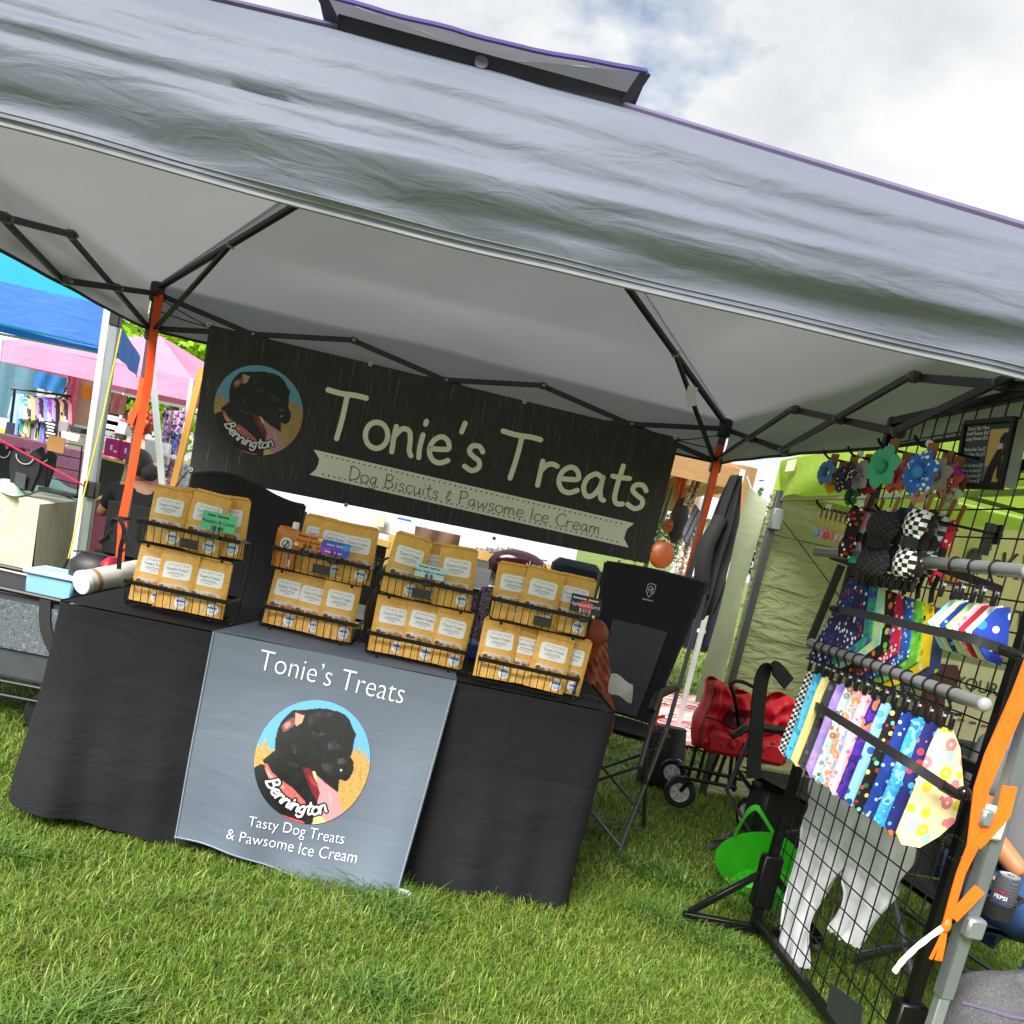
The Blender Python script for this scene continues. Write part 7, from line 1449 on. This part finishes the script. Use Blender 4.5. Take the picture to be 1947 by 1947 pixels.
# ================================================================== PEOPLE
def skinned(name, nodes, edges, color, kind, parent, root=0, sub=2):
    me = bpy.data.meshes.new(name); og = ORG[parent.name]; me.from_pydata([tuple(Vector(p)-og) for p, r in nodes], edges, [])
    ob = bpy.data.objects.new(name, me); col.objects.link(ob); ob.parent = parent
    md = ob.modifiers.new('skin', 'SKIN'); md.use_smooth_shade = True
    for i, (p, r) in enumerate(nodes):
        sv = me.skin_vertices[0].data[i]; sv.radius = (r, r) if not hasattr(r, '__len__') else r; sv.use_root = i == root
    sm = ob.modifiers.new('sub', 'SUBSURF'); sm.levels = sub; sm.render_levels = sub
    m, t, b = _base('person_'+name); cn0 = N('ShaderNodeTexNoise', t); cn0.inputs['Scale'].default_value = 90; cn0.inputs['Detail'].default_value = 6; cr0 = N('ShaderNodeMix', t, data_type='RGBA'); cc_ = S(color); va = .1 if kind == 'skin' else .32; cr0.inputs[6].default_value = (*[x*(1-va) for x in cc_], 1); cr0.inputs[7].default_value = (*[min(1, x*(1+va)) for x in cc_], 1); t.links.new(cn0.outputs['Fac'], cr0.inputs[0]); t.links.new(cr0.outputs[2], b.inputs['Base Color']); b.inputs['Roughness'].default_value = KINDS[kind][0]
    nn_ = N('ShaderNodeTexNoise', t); nn_.inputs['Scale'].default_value = 300; bp = N('ShaderNodeBump', t); bp.inputs['Strength'].default_value = .2; bp.inputs['Distance'].default_value = .003
    t.links.new(nn_.outputs['Fac'], bp.inputs['Height']); t.links.new(bp.outputs[0], b.inputs['Normal']); me.materials.append(m); return ob
def head(parent, c, r, look, skin, hair, style):
    look = Vector(look).normalized(); s_ = look.cross(Vector((0, 0, 1))).normalized(); u_ = s_.cross(look); R = Matrix((s_, look, u_)).transposed()
    m_ = MB(skin); m_.ball(c, r, 18, 14, sc=(.78, .92, 1.08), R=R)
    m_.ball(c+R@Vector((0, r*.92, -r*.12)), r*.16, 8, 6, sc=(.8, 1.1, 1.2), R=R)
    for sx in (-1, 1): m_.ball(c+R@Vector((sx*r*.78, 0, -r*.05)), r*.2, 8, 6, sc=(.4, .8, 1.2), R=R)
    m_.ball(c+R@Vector((0, r*.72, -r*.5)), r*.24, 8, 6, sc=(1.1, .5, .35), R=R, col='#a85a50'); 
    for sx in (-1, 1): m_.ball(c+R@Vector((sx*r*.32, r*.8, r*.08)), r*.12, 8, 6, sc=(1.2, .5, .7), R=R, col='#26201c')
    m_.build('head', 'skin', parent)
    m_ = MB(hair); m_.ball(c+R@Vector((0, -r*.16, r*.16)), r*1.03, 18, 14, sc=(.86, .92, 1.06), R=R)
    if style == 'bun': m_.ball(c+R@Vector((0, -r*1.15, -r*.5)), r*.62, 12, 9)
    if style == 'curly':
        rr = random.Random(2)
        for k in range(46): d = Vector((rr.gauss(0, 1), rr.gauss(-.5, .8), rr.gauss(-.2, .9))).normalized(); m_.ball(c+R@(Vector((0, -r*.35, -r*.2))+d*r*1.05), r*.34, 7, 5)
    if style == 'long':
        for k in range(14): a = -2.6+k*.4; m_.tube([c+R@Vector((math.sin(a)*r*.8, -r*.3-.4*r*abs(math.cos(a)), r*.5)), c+R@Vector((math.sin(a)*r*1.0, -r*.5, -r*1.)), c+R@Vector((math.sin(a)*r*1.05, -r*.35, -r*2.6))], [r*.3, r*.28, r*.1], 6)
    m_.build('hair', 'hair', parent)
def hand_(parent, w, d, side, skin, r=.011):
    d = Vector(d).normalized(); s_ = d.cross(Vector((0, 0, 1))).normalized()*side; m_ = MB(skin); m_.ball(w+d*.045, .05, 12, 8, sc=(.75, .75, .45), R=Matrix((s_, d, s_.cross(d))).transposed())
    for k in range(4):
        b = w+d*.08+s_*(-.027+.018*k); ln = [.065, .075, .07, .055][k]; m_.tube([b, b+d*ln*.55, b+d*ln*.9+Vector((0, 0, -.018))], [r*.9, r*.85, r*.6], 7)
    b = w+d*.03-s_*.035; m_.tube([b, b+d*.03-s_*.025, b+d*.055-s_*.028], [r, r*.95, r*.65], 7); m_.build('hand', 'skin', parent)
# seated visitor at the right edge
px_ = Vector((2.03, 2.74, 0)); pr_ = thing('person', 'seated person in grey heather T-shirt and blue jeans behind the near tent leg', 'person', px_)
SK = '#b87a52'
J = lambda x, y, z: (px_.x+x, px_.y+y, z)
skinned('body', [(J(0, 0, .47), .12), (J(0, .03, .7), .115), (J(.01, .03, .9), .12), (J(.02, 0, 1.0), .05), (J(.03, -.02, 1.06), .05), (J(-.17, .01, .92), .055), (J(-.2, -.03, .7), .042), (J(-.1, -.2, .58), .03), (J(.2, .01, .92), .055), (J(.25, -.05, .7), .042), (J(.16, -.22, .6), .03), (J(-.1, -.02, .46), .09), (J(-.09, -.42, .5), .065), (J(-.1, -.4, .1), .04), (J(-.1, -.5, .05), .035), (J(.1, -.02, .46), .09), (J(.14, -.42, .5), .065), (J(.16, -.36, .1), .04), (J(.16, -.46, .05), .035)],
        [(0, 1), (1, 2), (2, 3), (3, 4), (2, 5), (5, 6), (6, 7), (2, 8), (8, 9), (9, 10), (0, 11), (11, 12), (12, 13), (13, 14), (0, 15), (15, 16), (16, 17), (17, 18)], SK, 'skin', pr_)
skinned('tshirt', [(J(0, 0, .5), .15), (J(0, .03, .7), .14), (J(.01, .03, .9), .14), (J(.015, .02, .97), .08), (J(-.17, .01, .92), .075), (J(-.2, -.02, .76), .066), (J(.2, .01, .92), .075), (J(.24, -.03, .76), .066)], [(0, 1), (1, 2), (2, 3), (2, 4), (4, 5), (2, 6), (6, 7)], '#6e7074', 'cloth', pr_)
skinned('jeans', [(J(0, .0, .47), .14), (J(-.1, -.02, .46), .11), (J(-.09, -.42, .5), .085), (J(-.1, -.39, .12), .062), (J(.1, -.02, .46), .11), (J(.14, -.42, .5), .085), (J(.16, -.36, .12), .062)], [(0, 1), (1, 2), (2, 3), (0, 4), (4, 5), (5, 6)], '#2f4f80', 'cloth', pr_)
head(pr_, Vector(J(.04, -.02, 1.17)), .105, (.5, -.8, 0), SK, '#b89a6a', 'long')
hand_(pr_, Vector(J(-.1, -.2, .58)), (.6, -.7, 0), 1, SK); hand_(pr_, Vector(J(.16, -.22, .6)), (-.5, -.7, 0), -1, SK)
for sx in (-.1, .16):
    m_ = MB('#d8d8d4'); m_.ball(Vector(J(sx, -.47, .05)), .06, 12, 8, sc=(.75, 1.7, .75)); m_.build('shoe', 'cloth', pr_)
camp_chair('camp_chair', 'dark folding chair under the seated person at the right edge', (px_.x, px_.y-.02, 0), .0, .56, .86, .4, grey=False)
cn_ = PY(1908, 1703, 2.32); can = thing('drink_can', 'dark mesh-patterned soda can in the chair cup holder', 'can', cn_-Vector((0, 0, .06)))
m_ = MB('#1a1b22'); m_.lathe([(0, -.06), (.026, -.06), (.033, -.05), (.033, .044), (.026, .058)], cn_, n=24); m_.build('body', PAT('check', ['#1a1b22', '#5a5c66'], 420), can)
m_ = MB('#c4c6ca'); m_.lathe([(.026, .057), (.0275, .06), (.0275, .063), (.024, .063), (.022, .059), (0, .059)], cn_, n=20); m_.build('lid', 'metal', can); m_ = MB('#9a9ca0'); m_.box(cn_+Vector((0, -.004, .064)), (.014, .02, .003), .001); m_.build('pull_tab', 'metal', can)
dv = (CAM-cn_); dv.z = 0; dv.normalize(); sv_ = Vector((0, 0, 1)).cross(dv)
def cyl(x, y, o=.0006): a = x/.033; return cn_+(dv*math.cos(a)+sv_*math.sin(a))*(.033+o)+Vector((0, 0, y))
m_ = MB('#14204a'); m_.add([cyl(-.006, 0)]+[cyl(-.006+.024*math.cos(i*.3927), .024*math.sin(i*.3927)) for i in range(16)], [(0, i+1, (i+1) % 16+1) for i in range(16)], '#20305c'); m_.add([cyl(-.006, .010, .001)]+[cyl(-.006+.022*math.cos(a), .009+.012*math.sin(a), .001) for a in [i*math.pi/8 for i in range(9)]], [(0, i+1, i+2) for i in range(8)], '#8c2430'); m_.build('round_mark', 'ink', can, smooth=False)
vf = text2d('PEPSI', .016); m_ = MB(); put(m_, vf, lambda a, b: cyl(-.006+a, b, .0018), '#f4f4f4'); m_.build('lettering', 'ink', can, smooth=False)
m_ = MB('#17171a'); m_.lathe([(0, -.065), (.037, -.065), (.039, -.02), (.037, -.02), (.035, -.062), (0, -.062)], cn_, n=20); m_.tube([cn_+Vector((.037, 0, -.03)), cn_+Vector((.1, .05, -.02)), Vector(J(-.3, -.16, .58))], .008, 6); tag(m_.build('cup_holder', 'nylon'), 'black cup holder on the arm of the right-hand chair', 'cup holder')
# seated stallholder with bun, seen from behind
hp = PY(262, 890, 7.4); b0 = Vector((hp.x+.06, 7.4, 0)); p2 = thing('person', 'seated person with grey-streaked hair bun in a black top at the next stall', 'person', b0)
J = lambda x, y, z: (b0.x+x, b0.y+y, z); SK2 = '#b98460'
skinned('body', [(J(.03, 0, .5), .14), (J(.02, 0, .75), .13), (J(0, 0, .95), .12), (J(-.03, 0, 1.02), .05), (J(-.05, 0, 1.08), .05), (J(-.18, -.02, .93), .06), (J(-.3, .05, .72), .045), (J(-.35, .25, .74), .035), (J(.2, -.02, .93), .06), (J(.25, .1, .7), .045), (J(.1, .3, .72), .035), (J(-.08, .02, .48), .1), (J(-.1, .45, .48), .07), (J(-.1, .45, .08), .045), (J(.12, .02, .48), .1), (J(.14, .45, .48), .07), (J(.14, .45, .08), .045)],
        [(0, 1), (1, 2), (2, 3), (3, 4), (2, 5), (5, 6), (6, 7), (2, 8), (8, 9), (9, 10), (0, 11), (11, 12), (12, 13), (0, 14), (14, 15), (15, 16)], SK2, 'skin', p2)
skinned('black_top', [(J(.03, 0, .5), .16), (J(.02, 0, .75), .15), (J(0, 0, .93), .14), (J(-.02, 0, .99), .07), (J(-.18, -.02, .92), .08), (J(-.28, .04, .76), .06), (J(.2, -.02, .92), .08), (J(.24, .08, .74), .06)], [(0, 1), (1, 2), (2, 3), (2, 4), (4, 5), (2, 6), (6, 7)], '#16161c', 'cloth', p2)
skinned('trousers', [(J(.03, 0, .47), .16), (J(-.08, .02, .48), .12), (J(-.1, .45, .48), .09), (J(-.1, .45, .1), .06), (J(.12, .02, .48), .12), (J(.14, .45, .48), .09), (J(.14, .45, .1), .06)], [(0, 1), (1, 2), (2, 3), (0, 4), (4, 5), (5, 6)], '#22242c', 'cloth', p2)
head(p2, hp+Vector((0, 0, .01)), .112, (-.8, .5, -.25), SK2, '#3a3634', 'bun')
hand_(p2, Vector(J(-.35, .25, .74)), (0, 1, 0), 1, SK2); hand_(p2, Vector(J(.1, .3, .72)), (-.3, 1, 0), -1, SK2)
m_ = MB('#141416'); m_.box(Vector(J(.03, 0, .42)), (.5, .45, .06), .01); m_.box(Vector(J(.1, -.25, .65)), (.5, .03, .4), .01); tag(m_.build('stool', 'cloth'), 'black chair under the stallholder with the hair bun', 'chair')
# standing shopper with red curls
hp = PY(262, 797, 10.4); b1 = Vector((hp.x, 10.4, 0)); p3 = thing('person', 'standing shopper with curly red hair and sleeveless top by the pink tent', 'person', b1)
J = lambda x, y, z: (b1.x+x, b1.y+y, z); SK3 = '#d8906c'; hz = hp.z
skinned('body', [(J(.06, 0, .95), .13), (J(.06, 0, 1.15), .12), (J(.06, 0, hz-.3), .12), (J(.04, 0, hz-.2), .05), (J(.02, 0, hz-.1), .05), (J(-.12, .02, hz-.3), .055), (J(-.22, .0, hz-.52), .042), (J(-.25, -.2, hz-.42), .032), (J(.24, .0, hz-.32), .055), (J(.3, .0, hz-.56), .042), (J(.12, -.18, hz-.62), .032), (J(-.04, 0, .9), .1), (J(-.05, 0, .5), .07), (J(-.05, .02, .08), .045), (J(.16, 0, .9), .1), (J(.17, 0, .5), .07), (J(.17, .02, .08), .045)],
        [(0, 1), (1, 2), (2, 3), (3, 4), (2, 5), (5, 6), (6, 7), (2, 8), (8, 9), (9, 10), (0, 11), (11, 12), (12, 13), (0, 14), (14, 15), (15, 16)], SK3, 'skin', p3)
skinned('red_top', [(J(.06, 0, .9), .16), (J(.06, 0, 1.1), .145), (J(.06, 0, hz-.42), .14)], [(0, 1), (1, 2)], '#c8203c', 'cloth', p3)
m_ = MB('#2a2028'); m_.strap([J(.16, -.1, hz-.2), J(.18, -.13, hz-.34), J(.14, -.14, hz-.48)], .03, .006, (1, 0, 0)); m_.build('strap', 'cloth', p3)
skinned('trousers', [(J(.06, 0, .9), .16), (J(-.04, 0, .85), .12), (J(-.05, 0, .5), .09), (J(-.05, .02, .1), .06), (J(.16, 0, .85), .12), (J(.17, 0, .5), .09), (J(.17, .02, .1), .06)], [(0, 1), (1, 2), (2, 3), (0, 4), (4, 5), (5, 6)], '#26283a', 'cloth', p3)
head(p3, hp, .112, (-1, .1, -.35), SK3, '#a8482a', 'curly')
hand_(p3, Vector(J(-.25, -.2, hz-.42)), (-.4, -.5, .3), 1, SK3); hand_(p3, Vector(J(.12, -.18, hz-.62)), (-.8, -.3, 0), -1, SK3)
# ================================================================== TREES
def tree(label, base, h, r, c1, c2, n=2600, seed=1):
    rr = random.Random(seed); r_ = thing('tree', label, 'tree', base); b = Vector(base)
    m_ = MB('#4a3a2a'); m_.tube([b, b+Vector((.1, 0, h*.3)), b+Vector((0, .1, h*.62))], [h*.035, h*.026, h*.012], 9)
    for k in range(7): a = k*.9; m_.tube([b+Vector((0, 0, h*(.3+.05*k))), b+Vector((math.cos(a)*r*.4, math.sin(a)*r*.4, h*(.45+.06*k))), b+Vector((math.cos(a)*r*.75, math.sin(a)*r*.75, h*(.55+.06*k)))], [h*.014, h*.009, h*.003], 6)
    m_.build('trunk', 'wood', r_)
    m_ = MB(); cl = [(Vector((rr.gauss(0, .42)*r, rr.gauss(0, .42)*r, h*(.62+rr.gauss(0, .15)))), r*rr.uniform(.22, .42)) for _ in range(26)]; A, B = S(c1), S(c2)
    for _ in range(n):
        c, cr2 = rr.choice(cl); d = Vector((rr.gauss(0, 1), rr.gauss(0, 1), rr.gauss(0, 1))).normalized(); p = b+c+d*cr2*rr.uniform(.55, 1.05); s_ = r*.05*rr.uniform(.7, 1.5)
        x = Vector((rr.gauss(0, 1), rr.gauss(0, 1), rr.gauss(0, .6))).normalized(); y = x.cross(d).normalized() if abs(x.dot(d)) < .95 else orth(x)[0]; t = rr.random()
        m_.add([p-x*s_, p+y*s_*.5, p+x*s_, p-y*s_*.5], [(0, 1, 2, 3)], tuple(A[i]*(1-t)+B[i]*t for i in range(3)))
    m_.build('crown', 'leaf', r_, smooth=False); return r_
tree('bright lime green tree beyond the pink tent', (-12.3, 40, 0), 8.6, 3.4, '#7fae14', '#b4d82a', 3600, 1)
tree('dark evergreen tree left of the lime tree', (-15.6, 44, 0), 8.4, 3.2, '#22381c', '#3c5a2a', 2800, 2)
tree('tall dark tree far behind the white tent', (-27, 52, 0), 8.5, 4.6, '#26401f', '#4a6a34', 2800, 3)
tree('dark green tree at the far left edge', (-35, 52, 0), 8., 4.4, '#2a4422', '#4c6c38', 2400, 4)
tree('dark tree behind the shopper with red curls', (-19.5, 50, 0), 5.6, 3.8, '#1f341a', '#39552a', 2600, 5)
tree('low green tree behind the tan tent', (13, 60, 0), 5.2, 3.6, '#2c4a22', '#557a38', 2000, 6)
tree('dark tree behind the white sack', (2.5, 55, 0), 5.4, 4.2, '#243d1e', '#456430', 2000, 7)
tree('green tree beyond the olive wall', (16, 45, 0), 5.6, 4., '#2c4a22', '#557a38', 2000, 8)
# ================================================================== GRASS BLADES
def blades(n, pos, hmin, hmax, wmin, wmax, seed):
    R = np.random.default_rng(seed); x, y = pos
    nzv = np.sin(x*3.1+1.7*np.sin(y*2.3))+np.sin(y*4.3-x*1.9+2)+.6*np.sin(x*9.1+y*7.7)
    tuft = np.clip((np.sin(x*5.3+2*np.sin(y*3.9))*np.sin(y*6.1+1.3*np.sin(x*4.4))-.45)*2.2, 0, 1)
    h = R.uniform(hmin, hmax, n)*(1+.14*nzv)*(1+.7*tuft); w = R.uniform(wmin, wmax, n)*(1+.5*tuft)
    a = R.uniform(0, 2*np.pi, n); lean = np.abs(R.normal(.62, .48, n))*h*(1+.4*tuft); flop = R.uniform(.3, 1.0, n)
    bx, by = np.cos(a), np.sin(a); sx, sy = -by, bx
    V = np.zeros((n, 7, 3), np.float32)
    for k, (t, ww) in enumerate(((0, 1.), (.4, .9), (.75, .6))):
        cx = x+bx*lean*t**1.6; cy = y+by*lean*t**1.6; cz = h*(t-.28*flop*t**3)
        V[:, 2*k] = np.stack([cx-sx*w*ww/2, cy-sy*w*ww/2, cz], 1); V[:, 2*k+1] = np.stack([cx+sx*w*ww/2, cy+sy*w*ww/2, cz], 1)
    V[:, 6] = np.stack([x+bx*lean*1.15, y+by*lean*1.15, h*(1-.38*flop)], 1)
    F = np.array([[0, 1, 3], [0, 3, 2], [2, 3, 5], [2, 5, 4], [4, 5, 6]])
    g1, g2, g3, g4 = np.array([.07, .15, .014]), np.array([.2, .33, .03]), np.array([.42, .41, .13]), np.array([.06, .14, .03])
    t = R.random(n)[:, None]; C = g1*(1-t)+g2*t
    m = np.clip(nzv*.22+.35, 0, 1)[:, None]; C = C*(1-m*.35)+g2*1.15*m*.35
    dry = (R.random(n) < .12+.05*np.clip(nzv, 0, 2))[:, None]; C = np.where(dry, g3*(.5+.7*t), C); hi = (R.random(n) < .09)[:, None]; C = np.where(hi, np.array([.42, .52, .12])*(.7+.5*t), C); dk = (R.random(n) < .16)[:, None]; C = np.where(dk, C*.55, C)
    C = C*(1-.5*tuft[:, None])+(g4*1.6*(.5+1.*t))*.5*tuft[:, None]
    return V.reshape(-1, 3), (F[None]+7*np.arange(n)[:, None, None]).reshape(-1, 3), np.repeat(C, 5, 0)
def fill(n, x0, x1, y0, y1, seed):
    R = np.random.default_rng(seed); return R.uniform(x0, x1, n), R.uniform(y0, y1, n)
def in_view(x, y, m=40):
    d = np.stack([x, y, np.full_like(x, -CAMH)], 1); f_ = np.array(fw); z = d@f_
    px = CXP+FPX*(d@np.array(cr))/z; py = CYP-FPX*(d@np.array(cu))/z
    return (px > -m) & (px < 1947+m) & (py > -m) & (py < 1947+3*m) & (z > 0)
VV, FF, CCs = [], [], []; k0 = 0
for (x0, x1, y0, y1, dens, hm, hx, wm, wx, sd_) in ((-1.8, 2.2, 1.45, 2.4, 24000, .022, .056, .0019, .0038, 1), (-2.2, 2.6, 2.4, 3.3, 20000, .022, .055, .0021, .004, 2), (-2.6, 3.2, 3.3, 5.2, 8000, .026, .055, .0034, .006, 3), (-4.2, 4.5, 5.2, 10, 2600, .025, .05, .006, .011, 4), (-8, 8, 10, 20, 350, .03, .06, .012, .02, 5)):
    n = int((x1-x0)*(y1-y0)*dens); x, y = fill(n, x0, x1, y0, y1, sd_); ok = in_view(x, y)
    # nothing grows where the cloth hides the ground anyway
    ok &= ~((x > TX0+.06) & (x < TX1-.06) & (y > TY0+.12) & (y < TY1-.05))
    x, y = x[ok], y[ok]; v, f, c = blades(len(x), (x, y), hm, hx, wm, wx, sd_+50); VV.append(v); FF.append(f+k0); CCs.append(c); k0 += len(v)
V = np.concatenate(VV); F = np.concatenate(FF).astype(np.int32); C = np.concatenate(CCs)
me = bpy.data.meshes.new('grass'); me.vertices.add(len(V)); me.vertices.foreach_set('co', V.ravel().astype(np.float32)); me.loops.add(F.size); me.loops.foreach_set('vertex_index', F.ravel())
me.polygons.add(len(F)); me.polygons.foreach_set('loop_start', np.arange(0, F.size, 3, dtype=np.int32)); me.polygons.foreach_set('loop_total', np.full(len(F), 3, np.int32))
a = me.attributes.new('col', 'FLOAT_COLOR', 'FACE'); a.data.foreach_set('color', np.concatenate([C, np.ones((len(C), 1))], 1).ravel().astype(np.float32))
me.update(calc_edges=True); me.validate()
def blade_mat():
    m, t, b = _base('grass_blades'); l = t.links.new; at = N('ShaderNodeAttribute', t, attribute_name='col'); l(at.outputs['Color'], b.inputs['Base Color']); b.inputs['Roughness'].default_value = .5
    tl = N('ShaderNodeBsdfTranslucent', t); l(at.outputs['Color'], tl.inputs[0]); ms = N('ShaderNodeMixShader', t); ms.inputs[0].default_value = .35; l(b.outputs[0], ms.inputs[1]); l(tl.outputs[0], ms.inputs[2]); l(ms.outputs[0], t.nodes['Material Output'].inputs[0]); return m
me.materials.append(blade_mat()); go = bpy.data.objects.new('grass', me); col.objects.link(go)
tag(go, 'short bright green lawn grass with drier blades and darker tufts', 'grass', kind='stuff')
print('grass tris', len(F))
